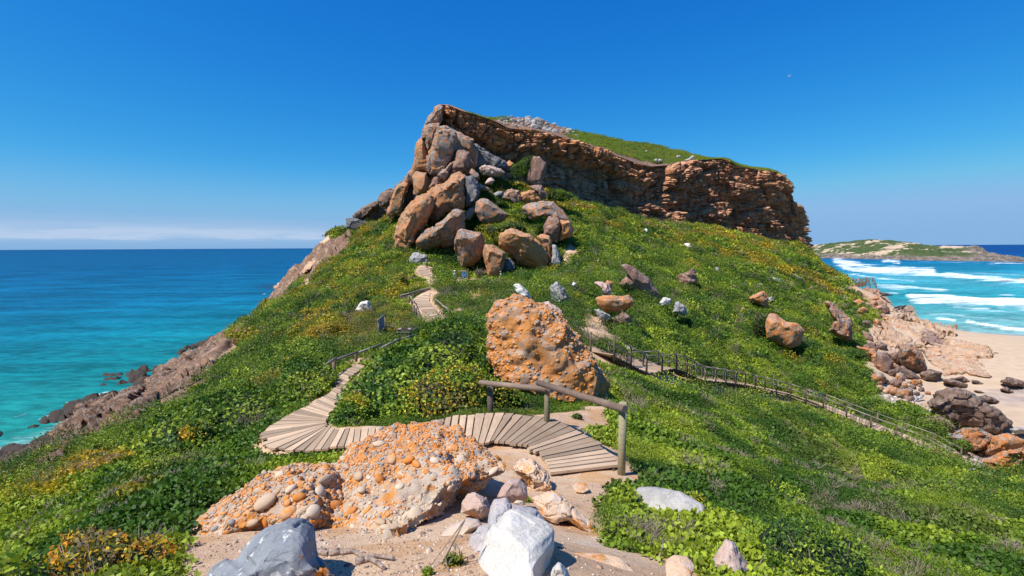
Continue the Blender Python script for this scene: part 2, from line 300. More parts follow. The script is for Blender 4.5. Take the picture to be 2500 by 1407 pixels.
# ---------------------------------------------------------------- the ground: control points (px, py, metres ahead)
WALK = [  # stepped boardwalk down to the beach: centre line
 (1470,885,27.5),(1500,900,28.5),(1560,930,30.5),(1625,913,33.),(1690,941,37.),(1737,944,39.5),(1800,951,43.),(1860,961,46.),(1930,976,47.5),(2000,1000,48.),(2127,1051,45.5),(2200,1080,43.5),(2262,1103,42.),(2330,1143,40.)]
CP = [
 (1300,1407,2.6),(1250,1330,3.2),(900,1340,3.6),(1150,1290,3.9),(1420,1330,3.9),(1600,1400,3.3),(1400,1250,5.0),(1430,1190,6.2),(1520,1165,6.95),(1340,1172,6.9),(1250,1130,7.3),
 (1440,1085,8.4),(1330,1020,9.9),(1240,1022,9.7),(1150,1022,9.6),(1200,1092,8.1),(1050,1045,9.7),(960,1052,9.6),(900,1058,9.4),(870,1100,8.8),(760,1112,8.9),(642,1100,9.6),(640,1075,10.3),(700,1026,11.6),(800,1045,10.3),
 (760,998,12.8),(810,966,14.6),(830,925,17.6),(850,905,19.4),(880,893,21.),(880,878,24.),
 (1000,850,29.),(960,845,29.),(1030,820,34.),(1055,795,40.),(1085,779,43.),(1025,765,45.),(1010,735,55.),(1050,713,58.),(1060,690,70.),(1030,665,80.),(1046,650,86.),(1150,690,86.),(1300,690,82.),
 (1200,760,48.),(1300,720,62.),(1250,790,36.),(1150,830,28.),
 (600,1110,9.6),(700,1130,8.0),(820,1115,8.2),(500,1160,8.0),(430,1300,4.6),(300,1250,5.4),(250,1400,3.3),(0,1407,4.6),(0,1300,7.0),(150,1190,10.),(0,1180,14.),(-150,1250,12.),
 (600,1060,12.),(500,1080,13.),(400,1090,15.),(330,1080,18.),(200,1110,19.),(90,1150,19.5),(0,1175,19.),
 (500,1000,22.),(400,1000,29.),(390,985,32.),(480,935,39.),(600,950,27.),(700,900,29.),(560,860,50.),(530,880,48.),(605,812,60.),(700,820,50.),(800,850,33.),(700,760,76.),(650,775,72.),(780,790,48.),
 (850,740,62.),(900,800,42.),(920,850,31.),(760,700,98.),(700,735,100.),(800,660,112.),(850,700,80.),(950,680,82.),(950,620,103.),(870,620,122.),(850,562,158.),(900,550,140.),(950,540,135.),(990,600,108.),(1000,640,92.),
 (816,577,168.),(760,632,165.),(729,655,160.),(700,685,150.),(676,702,150.),(662,728,148.),(681,748,128.),(760,680,140.),(720,715,130.),(850,600,148.),(800,625,140.),
 (1120,665,92.),(1200,670,91.),(1330,660,92.),(1000,560,118.),(1100,520,124.),(1150,610,101.),(1250,530,122.),(1350,600,103.),(1200,440,140.),(1300,462,140.),(1250,490,132.),(1400,494,144.),(1100,440,142.),(1050,480,138.),(1380,640,93.),(1400,590,106.),
 (1400,700,68.),(1480,690,70.),(1350,760,44.),(1420,800,34.),(1450,760,46.),(1500,830,32.),(1440,840,29.),(1490,870,28.),
 (1500,520,148.),(1600,549,158.),(1500,570,128.),(1500,640,100.),(1700,556,172.),(1850,592,190.),(1965,603,212.),(1600,620,115.),(1700,620,128.),(1800,640,128.),(1900,650,135.),(1980,640,165.),(2060,688,158.),
 (1600,720,80.),(1700,700,94.),(1700,760,75.),(1600,800,55.),(1700,850,52.),(1800,760,86.),(1900,740,104.),(1900,800,82.),(1850,870,58.),(1900,900,60.),(2000,720,128.),(2000,780,98.),(2000,850,76.),(2000,920,63.),(1780,900,48.),(1640,860,42.),(1560,840,41.),
 (2090,702,150.),(2140,745,130.),(2100,780,106.),(2080,840,84.),(2110,900,70.),(2130,950,63.),(2150,985,58.),(2060,980,54.),(2200,1020,52.),(2280,1060,47.5),(2350,1120,43.),
 (2150,725,140.),(2200,765,124.),(2300,800,112.),(2340,830,104.),(2250,850,96.),(2200,900,78.),(2400,880,85.),(2430,905,79.),(2200,950,67.),(2300,935,73.),(2350,1000,61.),(2250,1000,57.),(2400,1050,53.),(2440,1120,46.),(2500,1060,51.),(2500,950,71.),(2500,1150,43.),(2420,860,92.),
 (1490,1100,8.6),(1560,1130,8.0),(1640,1180,7.0),(1600,1250,5.3),(1750,1300,5.0),(1900,1400,4.2),(2200,1407,5.0),(2500,1407,6.0),(2000,1250,8.5),(2300,1250,10.),(2500,1250,11.5),(1700,1100,10.5),(1560,1020,13.5),(1540,960,19.),(1650,1000,17.),(1620,950,23.),(1750,985,24.),(1850,1030,22.),(1900,1020,27.),(2000,1065,27.5),(2100,1095,28.),(2200,1128,28.),(2300,1155,27.),(2400,1168,26.),(2500,1178,25.),(2600,1190,24.),(2100,1170,17.),(1900,1130,15.),(2300,1190,19.),
 (1400,985,13.3),(1480,990,13.),(1460,940,18.),(1240,1000,11.),(1100,990,12.),(1000,950,15.),(1100,900,20.),(1180,860,24.),(1450,900,22.),(1250,900,19.),
]
CP += WALK
RAW = [  # world points: below and outside what the photograph shows
 (0,0,20.4),(0,-5,20.6),(-5,-5,19.2),(6,-5,19.2),(-12,0,16),(14,0,16),(-30,-5,8),(30,-5,9),(-45,20,.8),(-53,32,.6),(-60,45,-.8),(-58,58,-.8),(-62,80,-.8),(-66,100,-.8),(-60,40,-2.),(-75,60,-3),(-85,90,-4),(-120,120,-7),(-90,30,-5),(-60,0,-2),
 (-48,50,2.2),(-50,66,2.4),(-56,82,2.2),(-40,34,4.),(-46,70,4.),(-72,128,-.6),(-76,140,-.8),(-84,160,-.8),(-90,175,-3),(-110,160,-8),(-80,190,-3),(-40,190,2),(-30,175,20),(-50,172,8),(-20,160,30),
 (0,168,30),(30,168,30),(60,182,25),(90,200,22),(112,228,17),(60,230,30),(0,230,20),(120,250,8),(150,280,-3),(60,290,0),(-40,240,-4),(-100,250,-8),
 (142,205,-2),(135,190,-2),(124,170,-1.5),(117,150,-1.5),(117,138,-.8),(112,126,.1),(140,150,-2),(160,140,-2.5),(200,160,-8),(200,112,-.1),(150,112,.1),(130,116,.2),(105,105,1.7),(140,90,1.1),(180,60,1.6),(150,122,-.7),(130,125,-.8),(190,124,-.8),(120,60,1.8),(100,40,2.0),(70,30,2.4),(60,40,2.2),(50,20,5),(40,28,7.5),(33,30,6.4),(45,35,3.6),(80,0,3),(200,20,2),(120,0,2.4),(95,88,2.0),(90,60,1.5),
]
_cp = np.array(CP, float); CW = np.vstack([P(_cp[:, 0], _cp[:, 1], _cp[:, 2]), np.array(RAW, float)])
def warp(X, Y):
    v = np.log(np.maximum(Y, -7)+8); return np.stack([X/(Y+8)*1.0, v*.85], -1)
_cw = warp(CW[:, 0], CW[:, 1]); _keep = []
for i in range(len(_cw)):
    if all(np.hypot(*(_cw[i]-_cw[j])) > .004 for j in _keep): _keep.append(i)
CW = CW[_keep]; _cw = _cw[_keep]
_EPS = .035
def _phi(a, b): return np.sqrt(((a[:, None, :]-b[None, :, :])**2).sum(-1)+_EPS**2)
NC = len(_cw); _A = np.zeros((NC+3, NC+3)); _A[:NC, :NC] = _phi(_cw, _cw) - 2e-3*np.eye(NC); _Q = np.c_[np.ones(NC), _cw]; _A[:NC, NC:] = _Q; _A[NC:, :NC] = _Q.T
_rng = 8+CW[:, 1]                     # heights are interpolated as height / distance below the eye: smooth from near to far
_W = np.linalg.solve(_A, np.r_[(CW[:, 2]-EYE)/_rng, 0, 0, 0])
def H(X, Y):
    X = np.asarray(X, float); Y = np.asarray(Y, float); sh = X.shape; X = X.ravel(); Y = Y.ravel(); q = warp(X, Y); out = np.zeros(len(X))
    for i in range(0, len(X), 20000):
        s = q[i:i+20000]; out[i:i+20000] = _phi(s, _cw) @ _W[:NC] + _W[NC] + s @ _W[NC+1:]
    return (out*(8+np.maximum(Y, -7)) + EYE).reshape(sh)
_YS = 2.2*1.012**np.arange(0, 395)
def hit(px, py, lift=0.):
    """metres ahead at which a photograph pixel's ray meets the ground"""
    W = P(np.full(len(_YS), float(px)), np.full(len(_YS), float(py)), _YS); d = W[:, 2]-H(W[:, 0], W[:, 1])-lift; k = np.argmax(d < 0)
    if not (d < 0).any(): return 200.
    if k == 0: return _YS[0]
    t = d[k-1]/(d[k-1]-d[k]); return float(_YS[k-1]+t*(_YS[k]-_YS[k-1]))
def ground(px, py, lift=0.):
    Y = hit(px, py); p = P(px, py, Y); return np.array([p[0], p[1], float(H(p[0], p[1]))+lift])

# boardwalk centre lines (world)
def world_line(pts): return np.array([P(a, b, c) for a, b, c in pts])
WL = world_line(WALK)
E1 = [(1349,1167),(1335,1143),(1315,1121),(1291,1102),(1267,1096),(1239,1092),(1207,1088),(1186,1094),(1150,1096),(1100,1098),(1040,1098),(980,1099),(920,1100),(865,1101),(818,1104),(759,1111),(700,1110),(643,1103),(639,1078),(655,1050),(691,1030),(723,1010),(755,998),(779,982),(806,966),(818,946),(826,930),(842,914),(858,902),(874,894)]
E2 = [(1518,1147),(1492,1121),(1452,1086),(1406,1056),(1355,1034),(1319,1028),(1259,1020),(1211,1020),(1160,1020),(1110,1026),(1060,1036),(1000,1046),(930,1052),(870,1056),(842,1056),(802,1054),(799,1050),(797,1047),(796,1044),(795,1041),(797,1036),(800,1030),(808,1018),(822,1002),(836,980),(844,958),(852,938),(863,920),(878,908),(892,899)]
def edge3(E): return np.array([ground(x, y, .09) for x, y in E])
E1w, E2w = edge3(E1), edge3(E2)
EC1 = [(1054,793),(1037,774),(1029,759),(1019,745),(1007,732),(1026,725),(1049,716)]; EC2 = [(1087,779),(1074,770),(1063,756),(1052,745),(1048,737),(1049,728),(1050,716)]
ED1 = [(1044,677),(1027,671),(1020,663),(1022,657),(1031,652)]; ED2 = [(1058,674),(1047,667),(1044,660),(1046,656),(1046,651)]
EC1w, EC2w, ED1w, ED2w = map(edge3, (EC1, EC2, ED1, ED2))
PATHS = [((E1w+E2w)/2, 1.0), ((EC1w+EC2w)/2, 1.9), ((ED1w+ED2w)/2, 2.1), (WL, 1.8)]

# ---------------------------------------------------------------- what covers the ground
NOVEG = [  # (outline in the photograph, nearest, farthest metres)
 ([(1036,718),(1054,718),(1074,694),(1060,674),(1032,674),(1046,694)], 45, 110),
 ([(430,1330),(620,1170),(830,1120),(1090,1090),(1180,1085),(1230,1010),(1330,1005),(1440,1060),(1530,1110),(1560,1150),(1500,1180),(1470,1270),(1490,1335),(1600,1365),(1740,1407),(1740,1900),(380,1900)], -9, 10.3),
 ([(1280,1010),(1480,985),(1500,1040),(1440,1060),(1330,1030)], 8, 15),
 (Z9((0,1040),(60,1020),(250,820),(430,900),(520,1050),(560,1080),(700,1180),(560,1220),(300,1200),(120,1150)), 20, 70),
 ([(1150,1010),(1180,1000),(1200,1030),(1150,1040)], 7, 13), ([(2052,708),(2056,684),(2120,676),(2132,704),(2110,712)], 100, 200), ([(1098,700),(1100,676),(1120,672),(1148,676),(1150,690),(1125,700)], 60, 110), ([(1034,662),(1034,648),(1050,648),(1052,662)], 60, 110),
 (ZP((500,330),(560,270),(640,240),(890,300),(900,330),(700,350),(560,370)), 40, 120), (ZP((20,620),(150,580),(250,610),(240,650),(100,660)), 30, 90), (ZP((880,760),(1000,770),(1160,800),(1100,820),(900,800)), 30, 70),
 (ZP((1240,200),(1300,190),(1340,250),(1400,270),(1400,310),(1280,350),(1160,290)), 40, 130), (ZB((800,710),(970,670),(1030,690),(990,720),(830,740)), 15, 40), (ZM((0,290),(60,285),(90,310),(40,325)), 20, 80), (ZM((130,190),(190,180),(190,220),(140,230)), 20, 120),
 (Z5((330,270),(360,290),(350,320),(330,310)), 60, 200), (Z5((190,300),(220,310),(215,350),(190,330)), 60, 200), ([(1378,592),(1420,600),(1395,640),(1378,648)], 70, 140), (ZP((800,0),(1100,10),(1300,60),(1250,110),(1100,90)), 60, 130),
 ([(2086,716),(2110,735),(2128,765),(2118,800),(2100,870),(2130,930),(2140,970),(2190,1010),(2240,1020),(2290,1052),(2310,1080),(2345,1110),(2290,1120),(2310,1150),(2420,1165),(2700,1200),(2700,560),(2140,560),(2132,700)], 36, 400),
 (Z6((1010,330),(1230,300),(1290,330),(1270,470),(1180,560),(1090,640),(1020,760),(830,890),(700,990),(600,1040),(430,1180),(240,1340),(60,1300),(60,1100),(500,700),(800,480)), 95, 230),
 (ZB((660,110),(880,0),(700,140),(690,180),(600,210)), 90, 230),
 ([(580,800),(612,800),(560,860),(530,885),(515,935),(490,948),(408,1000),(398,1032),(218,1112),(100,1170),(0,1190),(-300,1250),(-300,700),(560,700)], 26, 300),
]
def bare(X, Y, Z):
    px, py = proj(np.stack([X, Y, Z], -1)); m = np.zeros(X.shape, bool); q_ = np.stack([X, Y, X*0], -1).reshape(-1, 3)/(.35+.02*Y.reshape(-1, 1).clip(0)); j_ = fbm(q_, 3, 301).reshape(X.shape)*16; px = px+j_*1.2; py = py+j_*.7
    for poly, a, b in NOVEG: m |= inpoly(px, py, poly) & (Y > a) & (Y < b) & (Y > .5 if a > 0 else True)
    m |= (Y < 1.5) & (np.abs(X) < 1.6)
    m |= (Z < 1.2)
    return m
def path_d(X, Y):
    d = np.full(X.shape, 1e9)
    for pts, hw in PATHS:
        q, _ = segdist(X, Y, [tuple(p[:2]) for p in pts]); d = np.minimum(d, q-hw*.62)
    q, _ = segdist(X, Y, [tuple(p[:2]) for p in E1w]); q2, _ = segdist(X, Y, [tuple(p[:2]) for p in E2w])
    ring = [tuple(p[:2]) for p in E1w] + [tuple(p[:2]) for p in E2w[::-1]]
    ins = inpoly(X, Y, ring); d = np.minimum(d, np.where(ins, -.2, np.minimum(q, q2)))
    return d
def billow(X, Y, s, seed): return 1-np.abs(fbm(np.stack([X/s, Y/s, X*0+seed], -1), 3, seed))
def mound(X, Y):
    """height of the plant cushions above the soil"""
    D = np.hypot(X, Y); f = np.clip(D/45, .28, 1.)
    u = X*.9+Y*.2                     # cushions lie in rows across the wind
    a = billow(u, Y*1.2-X*.3, 2.2, 3)**2; b = billow(X, Y, 6.5, 9)**2; c = billow(X, Y, .8, 5)**2
    return (1.25*(a-.62)+1.15*(b-.62)*f+.22*(c-.62)+.04)*f*np.clip(D/40, 1, 1.45)
_US = np.linspace(-1.42, 1.55, 760); _VS = np.linspace(math.log(1.2), math.log(300), 640)
UU, VV = np.meshgrid(_US, _VS); TY = np.exp(VV)-8; TX = UU*(TY+8)
TZ0 = H(TX, TY); _bare = bare(TX, TY, TZ0).astype(float)
def blur(a, k):
    for _ in range(k):
        a = (a+np.roll(a, 1, 0)+np.roll(a, -1, 0))/3; a = (a+np.roll(a, 1, 1)+np.roll(a, -1, 1))/3
    return a
VEG = 1-blur(_bare, 2); VEG *= sst(path_d(TX, TY), .02, .35)
def glook(G, X, Y):
    """bilinear lookup of a ground map"""
    u = (X/(Y+8)-_US[0])/(_US[1]-_US[0]); v = (np.log(np.maximum(Y+8, 1.2))-_VS[0])/(_VS[1]-_VS[0]); u = np.clip(u, 0, len(_US)-1.001); v = np.clip(v, 0, len(_VS)-1.001)
    i = u.astype(int); j = v.astype(int); a = u-i; b = v-j
    return (G[j, i]*(1-a)+G[j, i+1]*a)*(1-b)+(G[j+1, i]*(1-a)+G[j+1, i+1]*a)*b
MND = mound(TX, TY)
def mfade(X, Y): return sst(path_d(X, Y), .1, 2.4)*.85+.15
MF = mfade(TX, TY)
_p3 = np.stack([TX, TY, TZ0], -1).reshape(-1, 3)
_px, _py = proj(_p3); _px = _px.reshape(TX.shape); _py = _py.reshape(TX.shape)
ROCKF = np.zeros(TX.shape)
for i in (-3, -2, -1): ROCKF = np.maximum(ROCKF, inpoly(_px, _py, NOVEG[i][0]) & (TY > NOVEG[i][1]))
ROCKF = blur(ROCKF, 2)
_k = np.where(ROCKF.ravel() > .02)[0]; _r3 = _p3[_k]; _bl2 = cell(_r3/np.array([5.5, 7, 5]), 15); _bl = cell(_r3/2.2, 5)
_sw = _r3[:, 0]/5.2+_r3[:, 2]/7+fbm(_r3/9, 3, 16)*1.1; _sw = 1-(_sw-np.floor(_sw)); _sw2 = _r3[:, 0]/1.7+_r3[:, 2]/2.1+fbm(_r3/5, 2, 18); _sw2 = 1-(_sw2-np.floor(_sw2))
_blk = np.zeros(TX.size); _blk[_k] = ((_bl[2]-.5)*.9+(_bl[1]-_bl[0]).clip(0, .3)*1.+(_bl2[2]-.4)*1.6+fbm(_r3/.9, 3, 4)*.5)*np.clip(_r3[:, 1]/80, .42, 1.3); _blk = _blk.reshape(TX.shape)
_sandn = fbm(_p3/1.7, 3, 21).reshape(TX.shape)*.05
TZ = TZ0 + VEG*(MND*MF) + ROCKF*_blk*sst(TY, 20, 60)*1.5 + (1-VEG)*(1-ROCKF)*_sandn*sst(TZ0, 1.2, 3) - VEG*.10*np.clip(TY/40, .4, 2.5)
_g = np.arange(TX.size).reshape(TX.shape)
GF = np.stack([_g[:-1, :-1], _g[:-1, 1:], _g[1:, 1:], _g[1:, :-1]], -1).reshape(-1, 4)
mg = Mat('hillside_soil_and_sand', .92, .15); _pp = mg.pos()
_n1 = mg.noise(_pp, .6, 8, .6); _n2 = mg.noise(_pp, 6, 8, .7); _n3 = mg.noise(_pp, 40, 5, .7); _n4 = mg.noise(_pp, 2.1, 7, .65)
soil = mg.mix(mg.mr(_n2, .35, .65), (.030, .040, .012), (.075, .085, .030)); soil = mg.mix(mg.mr(_n4, .55, .7, 0, .7), soil, (.16, .12, .08))
sand = mg.mix(mg.mr(_n1, .35, .65), (.50, .325, .20), (.57, .40, .26)); sand = mg.mix(mg.mr(_n4, .5, .66, 0, .55), sand, (.46, .30, .22)); sand = mg.mix(mg.mr(mg.noise(_pp, 1.3, 6, .6, .5), .52, .60, 0, .75), sand, (.50, .28, .13)); sand = mg.mix(mg.mr(mg.noise(_pp, 1.0, 7, .65, .3), .58, .66, 0, .7), sand, (.58, .46, .34)); sand = mg.mix(mg.mr(_n2, .56, .66, 0, .65), sand, (.22, .14, .105)); sand = mg.mix(.5, sand, mg.mr(_n3, .25, .75, .7, 1.25), 'MULTIPLY')
beach = mg.mix(mg.mr(_n1, .3, .7), (.47, .34, .225), (.53, .40, .28)); beach = mg.mix(mg.mr(_n2, .58, .75, 0, .2), beach, (.5, .38, .28))
wetc = mg.mix(mg.mr(_n1, .3, .7), (.26, .225, .225), (.33, .27, .25))
rk = mg.mix(mg.mr(_n4, .36, .62), (.25, .14, .085), (.12, .078, .055)); rk = mg.mix(mg.mr(_n2, .57, .68, 0, .8), rk, (.07, .055, .045)); rk = mg.mix(mg.mr(_n1, .52, .64, 0, .55), rk, (.38, .28, .20))
cov = mg.n('ShaderNodeSeparateColor'); mg.l(mg.attr('cover'), cov.inputs[0])
_x = mg.n('ShaderNodeSeparateXYZ'); mg.l(mg.n('ShaderNodeNewGeometry').outputs['Position'], _x.inputs[0])
rkz = mg.mix(mg.mr(mg.math('ADD', _x.outputs[2], mg.math('MULTIPLY', _n2, 2.)), 2.5, 5., 1, 0), rk, (.055, .042, .034))
wet = mg.math('MULTIPLY', mg.mr(mg.math('ADD', _x.outputs[2], mg.math('MULTIPLY', _n1, .5)), .75, 1.15, 1, 0), 1.)
bsh = mg.mix(wet, beach, wetc)
_b = mg.mix(mg.mr(mg.math('ADD', cov.outputs[1], mg.math('MULTIPLY', mg.math('SUBTRACT', _n2, .5), .6)), .35, .65), sand, bsh)
_b = mg.mix(mg.mr(mg.math('ADD', cov.outputs[2], mg.math('MULTIPLY', mg.math('SUBTRACT', _n2, .5), .5)), .4, .6), _b, rkz)
_b = mg.mix(mg.mr(mg.math('ADD', cov.outputs[0], mg.math('MULTIPLY', mg.math('SUBTRACT', _n2, .5), .7)), .35, .6), _b, soil)
mg.l(mg.mr(mg.math('MULTIPLY', wet, cov.outputs[1]), 0, 1, .92, .22), mg.b.inputs['Roughness'])
mg.bump(mg.math('ADD', _n2, mg.math('MULTIPLY', _n3, .35)), .7, .05); mg.color(_b)
BEACH = ((TX > 30) & (TY > 30) & (TZ0 < 5.5)).astype(float); BEACH = blur(BEACH, 3)
terrain = tag(bpy.data.objects.new('hillside', mk_mesh('hillside', np.stack([TX, TY, TZ], -1).reshape(-1, 3), GF, True, [mg.m], {'cover': np.stack([VEG, BEACH, ROCKF], -1).reshape(-1, 3)})), kind='structure'); put(terrain)

# ---------------------------------------------------------------- sea
_su = np.linspace(-3.2, 3.2, 640); _sy = np.concatenate([np.exp(np.linspace(math.log(18), math.log(900), 520)), np.exp(np.linspace(math.log(930), math.log(50000), 60))])
SU, SY = np.meshgrid(_su, _sy); SX = SU*SY; SZ = np.zeros_like(SX)
spx, spy = proj(np.stack([SX, SY, SZ], -1))
_ps = np.stack([SX, SY, SZ], -1).reshape(-1, 3)
wv = fbm(_ps/np.array([14, 5, 1]), 3, 31).reshape(SX.shape)*.20*(SY < 900)
FOAM = [  # breaking waves: crest line in the photograph, width above and below it (px), strength
 (Z5((745,165),(860,190),(1000,215),(1180,228),(1340,236)), 5, 8, 1.), (Z5((780,195),(900,225),(1100,240),(1330,250),(1420,262)), 2, 6, .9), (Z5((1010,185),(1060,175),(1140,188)), 3, 4, 1.), (Z5((1350,250),(1500,262),(1700,280),(1830,290)), 1.5, 9, 1.),
 (Z5((820,238),(950,262),(1080,275),(1230,290)), 1.5, 4, .8), (Z5((980,302),(1100,310),(1230,322),(1400,332)), 1.5, 5, .75), (Z5((1150,360),(1230,378),(1400,385),(1560,395),(1700,392),(1830,402)), 3, 13, 1.), (Z5((1650,395),(1740,388),(1830,400)), 4, 18, 1.),
 (Z5((1310,488),(1400,495),(1455,508)), 1.5, 5, .9), (Z5((1475,505),(1560,522),(1700,545),(1830,560)), 2, 6, .95), (Z5((1455,575),(1560,590),(1700,605),(1830,628)), 1.5, 3, .8), (Z5((1000,340),(1060,345),(1130,355)), 1.5, 3, .8), (Z5((1400,240),(1550,247),(1700,250),(1830,258)), 1, 2.5, .55),
 (Z5((720,160),(800,163),(900,170)), 1, 3, .5), (Z5((1600,190),(1700,186),(1830,190)), .6, 1.2, .9), (Z5((1200,180),(1400,183),(1600,186)), .5, 1, .6), (Z5((1250,455),(1400,470),(1600,490),(1800,500)), 2, 7, .55), (Z5((1400,420),(1600,440),(1830,455)), 3, 7, .55), (Z5((900,210),(1100,262),(1300,280),(1700,300),(1830,310)), 6, 9, .42), (Z5((1050,330),(1400,345),(1830,350)), 5, 6, .33),
]
def pl(px, py, pts):
    """signed vertical distance to a left-to-right line in the photograph"""
    xs = [p[0] for p in pts]; ys = [p[1] for p in pts]; return py-np.interp(px, xs, ys), sst(px, xs[0]-6, xs[0]+14)*(1-sst(px, xs[-1]-14, xs[-1]+6) if xs[-1] < 2495 else 1)
foam = np.zeros(SX.shape); lift = np.zeros(SX.shape); _bay = (SX > 60) & (SY > 60)
_wob = fbm(_ps/np.array([16, 9, 1]), 3, 41).reshape(SX.shape)
_wid = np.clip(fbm(_ps/np.array([38, 60, 1]), 2, 43).reshape(SX.shape)*1.6, -.75, 1)
for pts, up, dn, st in FOAM:
    d, m = pl(spx, spy, pts); d = d+_wob*(up+1)*1.8; dn = dn*(1.9+1.4*_wid); f = st*m*np.where(d < 0, sst(d, -up-.5, -up*.2), 1-sst(d, dn*.25, dn*1.25)); foam = np.maximum(foam, f*_bay)
    dn = np.maximum(dn, .5)
    if st > .9: lift = np.maximum(lift, m*np.exp(-(d/(dn*.6))**2)*_bay*np.clip(SY/250, .35, 1.1))
LF = [(ZL((0,610),(80,570),(160,545)), 3, 4, .5), (ZL((180,590),(250,565),(340,560)), 3, 4, .6), (ZL((330,500),(400,488),(480,470),(560,445),(620,450)), 4, 6, .95), (ZL((0,720),(60,715),(150,690),(230,680)), 4, 6, .55), (ZL((40,790),(90,770),(150,745)), 3, 5, .6), (ZL((290,610),(340,590),(380,580)), 3, 4, .7),
      (ZB((335,298),(360,296),(385,297)), 1, 2, 1.), (ZB((270,425),(350,440),(400,430),(440,400)), 3, 4, .45), (ZB((20,605),(80,600),(130,605)), 2, 2, .6), (ZL((1090,185),(1150,180),(1210,160)), 2, 4, .8), (Z6((0,1165),(40,1158),(75,1160)), 1, 1.5, .9), (Z6((130,1110),(200,1108)), 1, 2, .8), (Z6((150,1250),(230,1275),(240,1310)), 1, 3, .8)]
_left = (SX < 0) & (SY < 400)
for pts, up, dn, st in LF:
    d, m = pl(spx, spy, pts); d = d+_wob*up; foam = np.maximum(foam, st*m*np.where(d < 0, sst(d, -up-1, -up*.2), 1-sst(d, dn*.25, dn*1.3))*_left)
shore = H(SX, SY); near = sst(shore, -2.4, .3)*(SY < 230)
foam = np.maximum(foam, near*.62*(_left | (SY > 130)))
D = np.hypot(SX, SY)
stops = [(0, (.16, .36, .27)), (48, (.12, .37, .24)), (62, (.045, .33, .235)), (85, (.014, .275, .24)), (120, (.006, .225, .245)), (170, (.003, .175, .24)), (260, (.002, .130, .235)), (600, (.001, .092, .205)), (50000, (.001, .060, .17))]
ls = np.log(D+20); sx = [math.log(s[0]+20) for s in stops]; lc = np.stack([np.interp(ls, sx, [s[1][k]*(.95, .80, .80)[k] for s in stops]) for k in range(3)], -1)
stopr = [(0, (.16, .33, .30)), (118, (.20, .36, .34)), (150, (.10, .34, .34)), (200, (.025, .26, .29)), (330, (.05, .28, .33)), (420, (.012, .18, .26)), (640, (.004, .13, .24)), (900, (.001, .055, .19)), (1500, (.001, .035, .16)), (50000, (.001, .032, .15))]
sx = [math.log(s[0]+20) for s in stopr]; ls = np.log(SY+20); rc = np.stack([np.interp(ls, sx, [s[1][k] for s in stopr]) for k in range(3)], -1)
mxr = sst(SU, .05, .35)[..., None]; scol = lc*(1-mxr)+rc*mxr
patch = fbm(_ps/np.array([46, 26, 1]), 3, 51).reshape(SX.shape)[..., None]; scol = scol*(1+.34*patch*(D < 900)[..., None])
dk = np.zeros(SX.shape)
for (x, y, rx, ry) in ((545,828,34,9),(500,965,40,12),(655,700,22,6),(2120,748,26,6)): dk = np.maximum(dk, np.exp(-(((spx-x)/rx)**2+((spy-y)/ry)**2)))
scol = scol*(1-.75*dk[..., None])+np.array([.01, .03, .05])*.75*dk[..., None]
SZ = wv+lift*1.1
ms = Mat('sea_water', .5, .08); pw = ms.pos((1, 1, 1))
wn1 = ms.noise(ms.pos((.55, 1.3, 1)), .5, 9, .65); wn2 = ms.noise(ms.pos((.5, 1.5, 1)), .06, 8, .68); fnz = ms.noise(ms.pos((.6, 1.5, 1)), .35, 9, .72); fst = ms.noise(ms.pos((.22, 1.5, 1)), .16, 8, .7)
base = ms.attr('water'); base = ms.mix(1., base, ms.mr(ms.math('ADD', ms.math('MULTIPLY', wn1, .5), ms.math('MULTIPLY', wn2, .5)), .38, .62, .58, 1.40), 'MULTIPLY')
fa = ms.attr('foam', out='Fac')
nn_ = ms.math('ADD', ms.math('MULTIPLY', fnz, .9), ms.math('MULTIPLY', fst, 1.1))
fm = ms.mr(ms.math('ADD', fa, ms.math('SUBTRACT', nn_, 1.)), .38, 1.02); fm = ms.math('MULTIPLY', fm, ms.mr(fa, .02, .3, 0, .95))
fm = ms.math('MULTIPLY', fm, ms.mr(ms.math('ADD', ms.math('MULTIPLY', fst, .6), ms.math('MULTIPLY', fnz, .4)), .36, .60, .28, 1.))
wc = ms.math('MULTIPLY', ms.mr(fst, .69, .74), ms.mr(fnz, .6, .68)); fm = ms.math('MAXIMUM', fm, ms.math('MULTIPLY', wc, .5))
ms.l(ms.mr(fm, 0, 1, .45, .9), ms.b.inputs['Roughness']); ms.bump(ms.math('ADD', wn1, ms.math('MULTIPLY', fnz, .4)), .55, .35)
ms.color(ms.mix(fm, base, (.84, .87, .88)))
_g = np.arange(SX.size).reshape(SX.shape); SF = np.stack([_g[:-1, :-1], _g[:-1, 1:], _g[1:, 1:], _g[1:, :-1]], -1).reshape(-1, 4)
sea = tag(bpy.data.objects.new('sea', mk_mesh('sea', np.stack([SX, SY, SZ], -1).reshape(-1, 3), SF, True, [ms.m], {'water': np.clip(scol, 0, 1).reshape(-1, 3)}, {'foam': foam.ravel()})), kind='structure'); put(sea)

